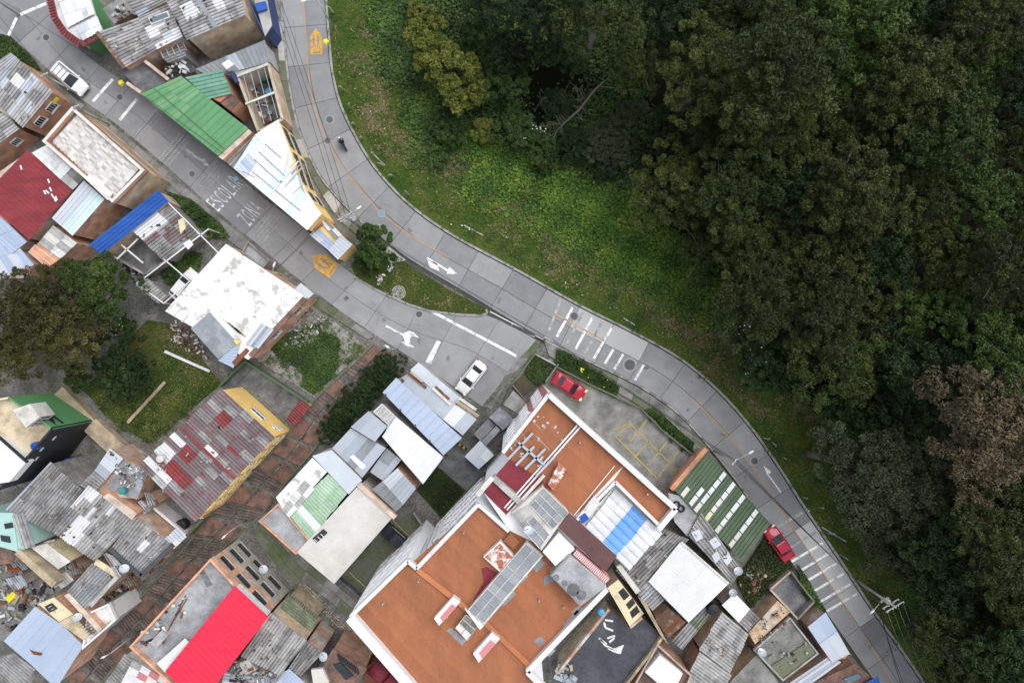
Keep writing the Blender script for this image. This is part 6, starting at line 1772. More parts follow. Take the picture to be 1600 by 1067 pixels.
# leafy ground cover and grass: nobody could count these
def scatter(name, poly_px, n, ls, wr, m, seed, height=.25, flat=.6, patchy=None, thr=.5, kind_label=None, cat=None, dz=.05, soft=0):
    rg = np.random.default_rng(seed)
    pw = [G(*p) for p in poly_px]
    xs = [p.x for p in pw]; ys = [p.y for p in pw]
    X = rg.uniform(min(xs), max(xs), n*3); Y = rg.uniform(min(ys), max(ys), n*3)
    m_ = in_poly(X, Y, [(p.x, p.y) for p in pw])
    if patchy:
        a = rg.uniform(0, 6.28, 6)
        f = sum(np.sin(X*patchy*(1+.6*k)*math.cos(k*1.3) + Y*patchy*(1+.6*k)*math.sin(k*1.3) + a[k])/(1+.3*k) for k in range(6))/3.4 + .5
        m_ &= rg.uniform(0, 1, n*3) < np.clip((f-thr)*4+.5, 0, 1)
    X = X[m_][:n]; Y = Y[m_][:n]
    if soft: X = X + rg.normal(0, soft, len(X)); Y = Y + rg.normal(0, soft, len(Y))
    k = len(X)
    hh = rg.uniform(0, height, k)
    Z = gzv(X, Y) + dz + hh
    D = rg.normal(size=(k, 3)); D[:, 2] = np.abs(D[:, 2])*(1-flat) + .05
    N = rg.normal(size=(k, 3))*.35 + np.array([0,0,1])
    f2 = .5 + .3*np.sin(X*.9+Y*.4) * np.sin(Y*1.1-X*.3)
    me = leaves_mesh(name, np.stack([X, Y, Z], 1), D, N, ls*rg.uniform(.6,1.4,k), wr, f2 + rg.normal(0,.2,k), m)
    o = link(name, me, m)
    tag(o, kind_label, cat, kind='stuff')
    return o
VERGE = [(p[0], p[1]) for p in shifted(sm_outer, 12)[3:-3]]
BR = [(575,-20),(650,-20),(660,110),(720,170),(800,240),(900,270),(985,300),(1060,380),(1130,440),(1145,500),(1110,520),(1060,480),(1000,450),(930,420),(860,370),(780,325),(700,290),(640,240),(605,170),(580,60)]
scatter('ground_cover', BR, 52000, .30, .7, 'leaf_bright', 1, .4, .75, .30, .40, 'bright leafy creeper covering the upper grass slope', 'ground cover', soft=.9)
scatter('ground_cover', [(870,270),(985,300),(1060,380),(1130,440),(1145,490),(1080,450),(1000,410),(920,370),(850,310)], 14000, .36, .7, 'leaf_bright', 2, .5, .75, .3, .3, 'dense bright creeper against the forest edge', 'ground cover', soft=1.0)
scatter('ground_cover', [(600,0),(640,0),(680,180),(740,230),(700,260),(640,190),(600,90)], 8000, .36, .7, 'leaf_green', 3, .5, .75, .3, .3, 'dark creeper below the yellow green trees', 'ground cover', soft=.9)
scatter('undergrowth', [(630,-20),(1000,-20),(1010,260),(985,300),(900,265),(800,235),(720,175),(660,110)], 30000, .36, .6, 'leaf_green', 14, .9, .6, .35, .35, 'dark undergrowth round the fallen tree at the forest edge', 'undergrowth', soft=.8)
scatter('undergrowth', [(1010,300),(1100,380),(1160,480),(1180,590),(1300,640),(1310,760),(1440,880),(1480,1060),(1540,1060),(1500,900),(1400,800),(1360,640),(1230,520),(1150,400),(1060,300)], 22000, .34, .6, 'leaf_green', 15, .8, .6, .35, .4, 'dark undergrowth along the right hand forest edge', 'undergrowth', soft=.8)
vp = VERGE + [(1480,1067),(1440,940),(1330,840),(1285,660),(1160,590),(1120,450),(900,280),(660,180),(620,0)]
scatter('grass', vp, 60000, .30, .22, 'grass_leaf', 4, .14, .55, None, .5, 'mown rough grass on the roadside slope', 'grass')
scatter('dry_grass', vp, 7000, .34, .2, 'straw', 5, .10, .75, .35, .66, 'dry straw patches in the roadside grass', 'grass')
scatter('grass', ISLAND, 5000, .22, .25, 'grass_leaf', 6, .12, .6, None, .5, 'grass on the traffic island', 'grass', .1)
LAWN = [(155,640),(170,600),(250,560),(262,520),(300,560),(345,592),(300,640),(240,692),(190,672)]
patch('rough_lawn', [(130,610),(230,500),(262,505),(300,540),(346,600),(232,694),(170,650)], .02, 'lawn', 2)
scatter('grass', LAWN, 9000, .26, .3, 'grass_leaf', 7, .18, .6, None, .5, 'rough grass in the yard between the houses', 'grass')
patch('waste_lot', [(398,560),(480,474),(520,500),(578,545),(492,622)], .04, 'rubble_soil', 2)
scatter('weeds', [(402,562),(450,520),(520,500),(572,545),(492,616)], 8000, .26, .5, 'leaf_green', 8, .25, .7, .55, .52, 'weeds on the rubble lot behind the white roof', 'weeds', .06)
scatter('grass', [(652,765),(684,730),(726,766),(690,806)], 3500, .24, .3, 'leaf_dark', 9, .15, .6, None, .5, 'dark lawn beside the apartment block', 'grass')
patch('roadside_garden', [(262,300),(300,312),(348,352),(360,372),(330,372),(300,340)], .10, 'lawn', 1.5)
scatter('weeds', [(262,300),(300,312),(348,352),(360,372),(330,372),(300,340)], 3500, .25, .5, 'leaf_green', 10, .4, .7, None, .5, 'green plants in the strip beside the side street', 'weeds', .1)
scatter('weeds', [(0,55),(20,60),(58,98),(66,112),(40,98),(0,95)], 3500, .28, .5, 'leaf_green', 11, .6, .7, None, .5, 'overgrown weeds beside the upper left lane', 'weeds', .1)
patch('overgrown_bank', [(1150,905),(1200,830),(1240,885),(1195,925),(1170,950)], .05, 'lawn', 1.5)
scatter('weeds', [(1150,905),(1200,830),(1240,885),(1195,925),(1170,950)], 3500, .26, .5, 'leaf_euc', 12, .6, .7, None, .5, 'dry weeds below the parked red car', 'weeds', .1)
scatter('weeds', [(1245,880),(1262,905),(1292,958),(1280,962),(1252,925)], 1500, .26, .5, 'leaf_green', 13, .4, .7, None, .5, 'weeds between the court wall and the road', 'weeds', .1)
for i, (poly, n) in enumerate([([(870,545),(884,549),(968,604),(962,622),(930,606),(866,572)], 2500), ([(1008,640),(1022,636),(1084,692),(1080,706)], 1800), ([(836,553),(868,572),(850,600),(838,602),(820,582)], 2200)]):
    scatter('garden_plants', poly, n, .24, .5, 'leaf_green', 20+i, .3, .7, None, .5, ['low plants in the bed above the parked red car','low plants in the bed at the end of the car park','low plants in the corner bed beside the driveway'][i], 'plants', .16)
scatter('garden_plants', [(236,400),(262,385),(310,395),(330,400),(296,440),(262,445)], 2500, .24, .5, 'leaf_green', 24, .4, .7, .5, .5, 'plants in the court under the white pipe frame', 'plants', .1)
for i, (poly, n, m) in enumerate([([(885,190),(855,210),(800,190),(790,215),(820,235)], 70, 'flower'), ([(1140,480),(1170,490),(1200,560),(1160,590),(1145,540)], 110, 'flower'), ([(180,495),(210,500),(206,525),(178,525)], 45, 'flower'), ([(890,560),(960,600),(960,615),(900,580)], 12, 'flower_yellow')]):
    scatter('blossoms', poly, n, .2, .8, m, 30+i, [2.2,2.0,2.0,.8][i], .9, None, .5, ['white flowers on the round bush below the yellow green trees','white flowers scattered along the forest edge','white blossoms in the left grove','yellow flowers in the car park bed'][i], 'flowers', .4)
# worn, straw-coloured spots in the grass
def spots(name, pts, n, seed, lb, m='straw', ls=.3, dz=.06, hgt=.12):
    rg = np.random.default_rng(seed)
    X = []; Y = []
    for x, y, r_ in pts:
        g = G(x, y); k = int(n*r_*r_)
        a = rg.uniform(0, 3.14); u = rg.normal(0, r_*.75, k); v = rg.normal(0, r_*.35, k)
        X.append(g.x + u*math.cos(a) - v*math.sin(a)); Y.append(g.y + u*math.sin(a) + v*math.cos(a))
    X = np.concatenate(X); Y = np.concatenate(Y); k = len(X)
    D = rg.normal(size=(k, 3)); D[:, 2] = np.abs(D[:, 2])*.15
    me = leaves_mesh(name, np.stack([X, Y, gzv(X, Y) + dz + rg.uniform(0, hgt, k)], 1), D, rg.normal(size=(k, 3))*.3 + np.array([0,0,1]), ls*rg.uniform(.6,1.4,k), .4, rg.normal(.5,.2,k), m)
    tag(link(name, me, m), lb, 'grass', kind='stuff')
SP = [(598,110,1.2),(604,80,1.0),(596,50,1.0),(600,160,1.3),(590,135,1.0),(575,175,1.2),(570,90,1.0),(585,200,1.2),(612,190,1.2),(634,205,1.3),(655,215,1.1),(640,240,1.2),(620,225,1.3),(700,265,1.4),(675,255,1.1),(760,312,1.4),(780,320,1.1),(800,325,1.2),(845,350,1.3),(820,345,1.2),(880,355,1.0),(898,350,1.0),(860,380,1.4),(900,400,1.6),(930,415,1.6),(870,410,1.3),(960,430,1.6),(1010,438,1.1),(985,450,1.5),(1000,420,.9),(1040,455,1.1),(1020,480,1.7),(1066,455,1.0),(1078,470,1.2),(1055,500,1.7),(1100,490,1.1),(1095,520,1.6),(1130,535,1.3),(1125,560,1.5),(1150,600,1.3),(1185,640,1.2),(1240,640,1.1),(1270,650,1.0)]
rr = random.Random(3)
SP += [(x + rr.uniform(-28,28), y + rr.uniform(-24,24), r_*rr.uniform(.4,.8)) for x, y, r_ in SP for _ in range(2)]
spots('dry_grass', SP, 85, 2, 'straw coloured worn spots across the roadside slope')
rr = random.Random(8)
def clumps(name, poly, n, seed, lb, m, rmin=.3, rmax=.9, dens=90, hgt=.4, ls=.26):
    rg = random.Random(seed); pts = []
    xs = [p[0] for p in poly]; ys = [p[1] for p in poly]
    while len(pts) < n:
        x, y = rg.uniform(min(xs), max(xs)), rg.uniform(min(ys), max(ys))
        if in_poly(np.array([x]), np.array([y]), poly)[0]: pts.append((x, y, rg.uniform(rmin, rmax)))
    spots(name, pts, dens, seed, lb, m, ls, .06, hgt)
clumps('weeds', vp, 130, 41, 'taller green weed clumps dotted over the roadside slope', 'leaf_green')
clumps('weeds', vp, 110, 42, 'bright weed clumps dotted over the roadside slope', 'leaf_bright', .3, .8)
clumps('dry_grass', vp, 90, 43, 'thin straw tufts dotted over the roadside slope', 'straw', .4, 1.1, 30, .15)
clumps('weeds', LAWN, 40, 44, 'dark weed clumps in the rough yard', 'leaf_green', .3, .8)
clumps('dry_grass', LAWN, 26, 45, 'straw tufts in the rough yard', 'straw', .5, 1.3, 40, .12)
clumps('weeds', [(402,562),(450,520),(520,500),(572,545),(492,616)], 40, 46, 'bright weed clumps on the rubble lot', 'leaf_bright', .3, .8)
clumps('dry_grass', ISLAND, 16, 47, 'straw tufts on the traffic island', 'straw', .4, .9, 40, .2)
# fallen trunk and dead branches at the forest edge
t = thing('fallen_tree', 'pale dead trunk with bare branches lying at the forest edge', 'dead tree', G(890,190))
MB().tube([G(862,212,.8), G(885,190,1.2), G(905,172,1.6), G(930,140,2.6), G(955,118,3.4)], [.07,.13,.14,.11,.05], 8).build('trunk', 'deadwood', t, True)
for a, b, c in [((885,190),(868,170),(862,140)),((900,175),(915,195),(912,214)),((880,196),(858,190),(848,215)),((915,160),(905,140),(890,128)),((935,135),(960,138),(975,150)),((870,205),(862,222),(850,232)),((905,172),(880,150),(890,128)),((868,170),(850,165),(840,150))]:
    MB().tube([G(*a,1.3), G(*b,1.7), G(*c,1.0)], [.06,.04,.02], 5).build('branch', 'deadwood', t, True)

rr = random.Random(12)
for k in range(34):
    x, y = 845 + rr.random()*75, 130 + rr.random()*95
    a = rr.uniform(0, 6.28); l = rr.uniform(10, 26)
    MB().tube([G(x, y, rr.uniform(1.2,2.2)), G(x + l*.5*math.cos(a)+rr.uniform(-4,4), y + l*.5*math.sin(a)+rr.uniform(-4,4), rr.uniform(1.4,2.6)), G(x + l*math.cos(a), y + l*math.sin(a), rr.uniform(1.0,2.2))], [.035,.025,.01], 4).build('twig', 'deadwood', t)
# ------------------------------------------------------------------ vehicles (built around the origin, nose to +x)
def car(label, px, py, head, paint, L=4.2, W=1.74, Hh=1.45, hatch=True, rails=False, name='parked_car', cat='car', z=None, suv=False):
    t = thing(name, label, cat)
    k = L/4.2; w2 = W/2
    b = MB()
    zs = 1.15 if suv else 1.0
    secs = [(2.10,.55,.34,.50),(2.06,.74,.26,.60),(1.95,.84,.22,.68),(1.6,.97,.20,.78),(1.0,1,.19,.88),(.2,1,.18,.90),(-.9,1,.18,.93),(-1.6,.985,.2,.92),(-1.93,.93,.24,.88),(-2.05,.84,.30,.78),(-2.1,.7,.36,.62)]
    if suv: secs = [(x, h_, a+.06, c*1.18) for x, h_, a, c in secs]
    ring = 14
    vs = []
    for x, hw, zb, zt in secs:
        h_ = hw*w2; zm = (zb+zt)/2
        half = [(0,zb),(h_*.8,zb),(h_*.97,zb+.1),(h_,zm),(h_*.985,zt-.1),(h_*.92,zt-.02),(h_*.75,zt+.01)]
        pts = half + [(0,zt+.03)] + [(-a, c) for a, c in half[:0:-1]]
        vs += [(x*k, a, c) for a, c in pts]
    n = 14
    fs = [(i*n+j, i*n+(j+1) % n, (i+1)*n+(j+1) % n, (i+1)*n+j) for i in range(len(secs)-1) for j in range(n)]
    fs += [tuple(range(n-1,-1,-1)), tuple(range((len(secs)-1)*n, len(secs)*n))]
    body = b.add(vs, fs).build('body', paint, t, True)
    zb = .86*(1.16 if suv else 1); zt = Hh
    xb0, xb1 = 1.02*k, (-1.75 if hatch else -1.45)*k
    xt0, xt1 = .30*k, (-1.35 if hatch else -.85)*k
    hb, ht_ = w2*.90, w2*.70
    base = [(xb0,hb*.92),(xb0,-hb*.92),(xb1,-hb*.9),(xb1,hb*.9)]; top = [(xt0,ht_),(xt0,-ht_),(xt1,-ht_),(xt1,ht_)]
    c = MB().add([(x,y,zb) for x, y in base] + [(x,y,zt-.04) for x, y in top], [(0,1,5,4),(1,2,6,5),(2,3,7,6),(3,0,4,7),(4,5,6,7)])
    c.build('cabin', paint, t)
    rf = MB()
    rv = []
    for s_, zz in ((1,0),(.96,.035),(.8,.05)):
        cx = (xt0+xt1)/2
        rv += [((x-cx)*s_+cx, y*s_, zt-.04+zz) for x, y in top]
    rf.add(rv, [(i, (i+1) % 4, 4+(i+1) % 4, 4+i)[::-1] for i in range(4)] + [(4+i, 4+(i+1) % 4, 8+(i+1) % 4, 8+i)[::-1] for i in range(4)] + [(8,9,10,11)])
    rf.build('roof', paint, t)
    def pane(nm, q, m='glass_dark'):
        q = [Vector(p) for p in q]; c_ = sum(q, Vector())/4
        n_ = (q[1]-q[0]).cross(q[2]-q[0]).normalized()
        if n_.dot(c_ - Vector((0,0,zb))) < 0: n_ = -n_
        q = [c_ + (p-c_)*.9 + n_*.012 for p in q]
        MB().add(q + [p - n_*.02 for p in q], [(0,1,2,3),(7,6,5,4),(0,4,5,1),(1,5,6,2),(2,6,7,3),(3,7,4,0)]).build(nm, m, t)
    B = [Vector((x,y,zb)) for x, y in base]; T = [Vector((x,y,zt-.04)) for x, y in top]
    pane('windscreen', (B[0],B[1],T[1],T[0])); pane('rear_window', (B[2],B[3],T[3],T[2]))
    for i, j in ((1,2),(3,0)):
        m0, m1 = B[i].lerp(B[j], .5), T[i].lerp(T[j], .5)
        pane('side_window', (B[i], m0, m1, T[i])); pane('side_window', (m0, B[j], T[j], m1))
    for sx in (1.32, -1.3):
        for sy in (-1, 1):
            w_ = MB().add(*(lambda: ([( sx*k+.31*math.cos(a*.3927), sy*(w2-.10)+yy, .31+.31*math.sin(a*.3927)) for yy in (-.1,.1) for a in range(16)], [(a, (a+1) % 16, 16+(a+1) % 16, 16+a) for a in range(16)] + [tuple(range(16)), tuple(range(31,15,-1))]))()).build('wheel', 'rubber', t)
            MB().add([(sx*k+.19*math.cos(a*.3927), sy*(w2-.10)+sy*.105, .31+.19*math.sin(a*.3927)) for a in range(16)], [tuple(range(16))]).build('rim', 'steel', w_)
    zl = .62*zs
    for sy in (-1, 1):
        MB().box((1.98*k, sy*w2*.66, zl+.02), (.26,.34,.12), -sy*.5).build('headlight', 'lamp_clear', t)
        MB().box((-2.0*k, sy*w2*.74, zl+.16), (.16,.26,.16), sy*.4).build('tail_light', 'lamp_red', t)
        MB().box((.82*k, sy*(w2+.06), zb+.06), (.12,.2,.12), 0).build('wing_mirror', paint, t)
    MB().box((2.09*k, 0, .42*zs), (.06, W*.5, .14)).build('grille', 'black_plastic', t)
    if rails:
        for sy in (-1, 1): MB().bar((xt0-.1, sy*ht_*.9, zt+.06), (xt1+.1, sy*ht_*.9, zt+.06), .035).build('roof_rail', 'dark_steel', t)
        for x in (xt0-.3, (xt0+xt1)/2, xt1+.3): MB().bar((x, -ht_*.9, zt+.07), (x, ht_*.9, zt+.07), .035).build('roof_bar', 'dark_steel', t)
    p = G(px, py)
    t.location = (p.x, p.y, p.z + .005 if z is None else z)
    t.rotation_euler.z = math.atan2(-head[1], head[0])
    return t
car('white off-road car with roof bars parked at the upper left kerb', 115, 127, (26,22), 'car_white', 4.6, 1.85, 1.8, True, True, suv=True)
car('white saloon car parked at the mouth of the side street', 737, 589, (-18,23), 'car_white', 4.3, 1.72, 1.45, False)
car('red saloon car standing in the apartment car park', 888, 602, (23,15), 'car_red', 4.2, 1.7, 1.45, False, z=.06)
car('red hatchback parked half off the main road beside the olive roof', 1214, 846, (-17,-25), 'car_red', 4.4, 1.75, 1.45, False)
car('dark blue black car in the court beside the apartment block', 619, 836, (-14,-12), 'car_black', 4.0, 1.7, 1.45, True)
car('white car mostly hidden under the edge of the stained white roof', 292, 446, (16,-20), 'car_white', 4.1, 1.7, 1.45, True)

# motorcycle and rider
p = G(537, 226); hd = math.atan2(22, -12)
t = thing('motorcycle', 'dark motorcycle riding round the bend of the main road', 'motorcycle', (p.x, p.y, p.z+.005)); t.rotation_euler.z = hd
WL[t.name] = Vector((0,0,0))
for x in (.68, -.66):
    n = 16; w_ = MB(); 
    w_.add([(x+.30*math.cos(a*.3927), y, .30+.30*math.sin(a*.3927)) for y in (-.06,.06) for a in range(n)], [(a, (a+1) % n, n+(a+1) % n, n+a) for a in range(n)] + [tuple(range(n)), tuple(range(2*n-1, n-1, -1))])
    w_.build('wheel', 'rubber', t)
MB().tube([(-.5,0,.45),(0,0,.42),(.35,0,.62),(.62,0,.36)], [.1,.16,.1,.05], 8).build('frame', 'dark_steel', t)
MB().tube([(.42,0,.78),(.2,0,.84),(-.05,0,.78)], [.10,.17,.12], 10).build('fuel_tank', 'car_red', t, True)
MB().tube([(0,0,.78),(-.4,0,.8),(-.75,0,.86)], [.12,.14,.07], 8).build('seat', 'black_plastic', t, True)
MB().tube([(.32,-.36,1.0),(.45,-.2,.98),(.48,0,.96),(.45,.2,.98),(.32,.36,1.0)], .02, 6).build('handlebar', 'steel', t)
MB().lathe([(.02,.0),(.10,.03),(.11,.12)], 12, (.6,0,.82)).build('headlamp', 'lamp_clear', t)
MB().tube([(-.1,-.16,.3),(-.8,-.2,.4)], .05, 6).build('exhaust', 'steel', t)
def rider():
    J = [(0,0,0),(.02,0,.22),(.10,0,.44),(.14,0,.56),(.16,0,.66),(.06,.19,.48),(.22,.30,.28),(.46,.30,.14),(.06,-.19,.48),(.22,-.30,.28),(.46,-.30,.14),
         (-.02,.12,-.04),(.34,.22,-.12),(.18,.20,-.50),(.32,.21,-.56),(-.02,-.12,-.04),(.34,-.22,-.12),(.18,-.20,-.50),(.32,-.21,-.56)]
    E = [(0,1),(1,2),(2,3),(3,4),(2,5),(5,6),(6,7),(2,8),(8,9),(9,10),(0,11),(11,12),(12,13),(13,14),(0,15),(15,16),(16,17),(17,18)]
    rad = [.16,.17,.16,.07,.06,.09,.065,.045,.09,.065,.045,.12,.09,.06,.05,.12,.09,.06,.05]
    me = bpy.data.meshes.new('person'); me.from_pydata(J, E, [])
    o = bpy.data.objects.new('person', me); COL.objects.link(o)
    sk = o.modifiers.new('skin', 'SKIN'); 
    for i, v in enumerate(me.skin_vertices[0].data): v.radius = (rad[i], rad[i]*.9); v.use_root = (i == 0)
    sb = o.modifiers.new('sub', 'SUBSURF'); sb.levels = 1; sb.render_levels = 1
    me.materials.append(M['cloth_dark'])
    o.location = (p.x - .14*math.cos(hd), p.y - .14*math.sin(hd), p.z + .93); o.rotation_euler.z = hd
    tag(o, 'person in dark clothes riding the motorcycle, both hands on the bar', 'person')
    def kid(nm, b, m):
        c = b.build(nm, m, None, True); c.parent = o
    kid('helmet', MB().lathe([(.03,-.13),(.11,-.10),(.145,0),(.13,.08),(.08,.13),(.02,.145)], 14, (.18,0,.80)), 'car_black')
    kid('visor', MB().box((.29,0,.80), (.06,.18,.08)), 'glass_dark')
    for s_ in (-1, 1):
        hb = MB(); hb.box((.48,s_*.30,.13), (.09,.07,.05))
        for f in range(4): hb.tube([(.52,s_*(.27+f*.022),.14),(.555,s_*(.27+f*.022),.115),(.535,s_*(.27+f*.022),.085)], .011, 5)
        hb.tube([(.47,s_*.265,.12),(.50,s_*.25,.09),(.53,s_*.255,.085)], .012, 5)
        kid('hand', hb, 'skin')
    kid('backpack', MB().tube([(-.16,0,.12),(-.17,0,.28),(-.12,0,.44)], [.10,.15,.10], 8), 'cloth_dark')
rider()

# ------------------------------------------------------------------ poles, lamps and cables
def pole(label, base, top_z, arms=(), lamp=None, r=.14, lean=(0,0), name='utility_pole', cat='utility pole', m='concrete_pale'):
    g = G(*base)
    t = thing(name, label, cat, g)
    tp = Vector((g.x+lean[0], g.y+lean[1], g.z+top_z))
    MB().tube([g - Vector((0,0,.4)), tp], [r*1.25, r*.75], 10).build('post', m, t, True)
    for z, ang, ln in arms:
        d = Vector((math.cos(ang), math.sin(ang), 0)); c = g.lerp(tp, z/top_z)
        MB().bar(c - d*ln/2, c + d*ln/2, .1, .12).build('crossarm', 'steel', t)
        for k in (-.45, -.15, .15, .45): MB().lathe([(.05,0),(.07,.06),(.04,.1),(.06,.16),(.02,.2)], 8, c + d*ln*k + Vector((0,0,.06))).build('insulator', 'offwhite', t)
    if lamp:
        z, ang, ln = lamp; d = Vector((math.cos(ang), math.sin(ang), 0)); c = g.lerp(tp, z/top_z)
        e = c + d*ln + Vector((0,0,.5))
        ar = MB().tube([c, c + d*ln*.5 + Vector((0,0,.35)), e], .04, 6).build('lamp_arm', 'steel', t)
        MB().tube([e - d*.05, e + d*.25, e + d*.6], [.07,.14,.06], 8).build('lamp_head', 'white_wall', t, True)
    return t, tp
_, T1 = pole('tall utility pole with crossarms where the two streets part', (566,358), 8.5, ((8.2,.5,1.8),(7.2,.5,1.8),(6.4,.5,1.2)), (7.4,.6,1.4))
MB().lathe([(.28,0),(.3,.7),(.2,.8)], 12, G(566,358) + Vector((.45,.1,5.6))).build('transformer', 'steel', _)
_, T2 = pole('utility pole with three crossarms on the verge at the lower right', (1338,906), 8.2, ((8.0,.55,2.2),(7.2,.55,2.0),(6.0,.55,1.0)), (5.6,3.9,1.6))
MB().lathe([(.26,0),(.28,.7),(.18,.8)], 12, G(1338,906) + Vector((.4,-.2,5.4))).build('transformer', 'zinc_pale', _)
_, T3 = pole('street pole with a lamp arm at the corner of the olive roof', (1116,704), 7.5, ((7.2,.9,.8),), (7.0,.55,1.7), r=.12)
_, T4 = pole('concrete pole at the end of the drainage channel beside the crossing', (852,530), 7.5, ((7.2,-.5,1.0),), None, r=.12)
_, T5 = pole('leaning lamp post at the top edge of the main road', (522,46), 7.0, (), (6.8,3.4,1.2), r=.09)
_, T6 = pole('slim lamp post on the side street beside the yellow school mark', (452,432), 5.5, (), (5.4,1.2,.5), r=.07)
_, T7 = pole('lamp post standing on the brick stairway', (218,985), 6.0, (), (5.9,3.6,.5), r=.07)
_, T8 = pole('lamp post by the rail halfway down the brick stairway', (386,812), 5.0, (), (4.9,3.9,.5), r=.07)
_, T9 = pole('pole at the upper left lane corner', (30,24), 7.5, ((7.2,.5,1.0),), None, r=.11)
_, T10 = pole('pole beside the white off-road car', (127,150), 6.5, ((6.2,.5,.8),), None, r=.1)
_, T11 = pole('pole at the foot of the sidewalk beside the scallop tiled roof', (172,196), 6.5, ((6.2,.5,.8),), None, r=.1)
_, T12 = pole('short sign post at the top of the stairway', (622,545), 4.0, (), (3.9,2.6,.3), r=.06)
CN = {}
def cable(label, a, b, sag, r=.022, m='cable'):
    CN[label] = CN.get(label, 0) + 1
    label = ['first','second','third','fourth'][CN[label]-1] + ' ' + label
    a, b = Vector(a), Vector(b)
    pts = [a.lerp(b, k/14) - Vector((0,0,4*sag*(k/14)*(1-k/14))) for k in range(15)]
    o = MB().tube(pts, r, 5).build('overhead_cable', m)
    tag(o, label, 'cable', 'overhead cables')
off = lambda v, x, y, z=0: v + Vector((x, y, z))
TOPW = P(418, -40, 8.0)
for k in range(3): cable('black cable from the fork pole up the west side of the main road', off(T1, -.5+.5*k, .3*k, -.2), off(TOPW, -.4+.4*k, 0, 0), .8+.1*k)
for k in range(2): cable('black cable from the fork pole down to the channel pole', off(T1, .3*k, -.2, -.3-.8*k), off(T4, .2*k, 0, -.3-.2*k), .8)
for k in range(3): cable('black cable along the car park from the channel pole', off(T4, .2*k, 0, -.2-.3*k), off(T3, .2*k, 0, -.3-.2*k), .9+.15*k, .026)
for k in range(3): cable('black cable from the olive roof pole to the lower right pole', off(T3, .15*k, .1*k, -.3-.2*k), off(T2, .2*k-1, -.2*k, -1.0-.5*k), .9, .03)
END = P(1500, 1190, 8.0)
for k in range(4): cable('cable from the lower right pole running off the bottom edge', off(T2, -.9+.55*k, -.5+.3*k, .1), off(END, -1+.7*k, 0, 0), .6, .02, 'cable_grey')
for k in range(2): cable('low black cable sagging over the main road at the bottom edge', off(T2, -.4, -.3, -2.5-.4*k), off(P(1446,1150,5), .5*k-.5, 0), 1.0, .035)
cable('cable over the upper left lane', off(T9, 0, 0, -.3), off(T10, 0, 0, -.2), .6); cable('cable over the upper left lane', off(T9, .3, .1, -.3), P(190,120,4.4), .5)
for k in range(2): cable('cable strung along the south sidewalk of the side street', off(T10, .2*k, 0, -.2-.3*k), off(T11, .2*k, 0, -.2-.3*k), .3)
for k in range(2): cable('cable running from the sidewalk pole down the side street', off(T11, .2*k, 0, -.2-.3*k), off(P(300,322,5.5), .2*k, 0), .8)
for k in range(2): cable('cable crossing the side street to the tin roofs', off(T6, .1*k, 0, -.1), off(P(498,350,5.6), .3*k, 0), .3)
cable('thin cable along the edge of the green roof', P(225,150,4.9), P(352,242,4.8), .15); cable('cable along the edge of the long white roof', P(378,268,6.0), off(T1, 0, 0, -2), .6)

def sign(px, py, lb, m='yellow_plastic', z=2.3, rot=.6):
    g = G(px, py); t = thing('traffic_sign', lb, 'sign', g)
    MB().tube([g, g + Vector((0,0,z))], .035, 6).build('post', 'steel', t)
    MB().lathe([(.30,0),(.30,.03)], 4, g + Vector((0,0,z))).build('sign_plate', m, t)
    b = MB()
    for k in range(5): b.box(g + Vector((.2*math.cos(k*1.256), .2*math.sin(k*1.256), z-.02-.05*k)), (.3,.2,.05), k*1.0)
    b.build('sign_fringe', m, t)
sign(206, 141, 'bright yellow star shaped warning sign beside the green roof')
sign(517, 78, 'bright yellow warning sign on the kerb beside the upper school mark', z=2.2)
sign(381, 288, 'small round blue sign at the street edge of the long white roof', 'blue_iron', 2.4)

# concrete fence posts of the verge, each tilted its own way
posts = [(522,22),(527,55),(531,92),(534,120),(539,142),(547,170),(556,196),(568,218),(584,240),(600,260),(616,276),(640,306),(1192,684),(1206,690),(1222,714),(1253,776),(1278,792),(1292,832),(1312,865),(1352,878)]
rr = random.Random(9)
for i, (x, y) in enumerate(posts):
    g = G(x, y)
    lb = f'pale concrete fence post on the verge of the bend, {["first","second","third","fourth","fifth","sixth","seventh","eighth","ninth","tenth","eleventh","twelfth"][i]} from the top' if i < 12 else f'pale fence stump on the lower right verge, {ORD[i-12]} going down'
    t = thing('fence_post', lb, 'post', g, 'fence posts on the verge')
    a = rr.uniform(0, 6.28); l = rr.uniform(.05,.25); tp = g + Vector((l*math.cos(a), l*math.sin(a), 1.45))
    MB().bar(g - Vector((0,0,.2)), tp, .12).build('shaft', 'kerb', t)
    MB().bar(tp - Vector((0,0,.05)), tp + Vector((.18*math.cos(a), .18*math.sin(a), .22)), .10).build('bent_head', 'kerb', t)
for a, b, lb in [((725,352),(755,368),'pale concrete post lying in the grass above the white lane arrow'),((974,497),(992,508),'short concrete post lying beside the zebra crossing'),((1284,823),(1322,846),'long concrete post lying on the lower right verge'),((580,238),(602,259),'concrete post fallen along the inside of the bend')]:
    o = MB().bar(G(*a,.12), G(*b,.14), .16).build('fallen_post', 'kerb'); tag(o, lb, 'post')
o = MB().bar(G(258,549,.25), G(328,580,.25), .3, .3).build('white_beam', 'white_wall'); tag(o, 'long white beam lying in the rubble yard', 'beam')
o = MB().bar(G(200,660,.2), G(258,597,.2), .35, .3).build('timber_log', 'tan_wall'); tag(o, 'weathered tan log lying across the rough lawn', 'log')
t = thing('earth_wall', 'long bare tan earth wall running down from the green wall', 'wall', G(180,680))
for a, b, wd in [((100,610),(150,662),1.6),((150,662),(200,708),2.0),((200,708),(232,735),1.6)]:
    A, B = G(*a), G(*b); MB().bar(A + Vector((0,0,.5)), B + Vector((0,0,.5)), wd, 1.4).build('wall_section', 'tan_wall', t)

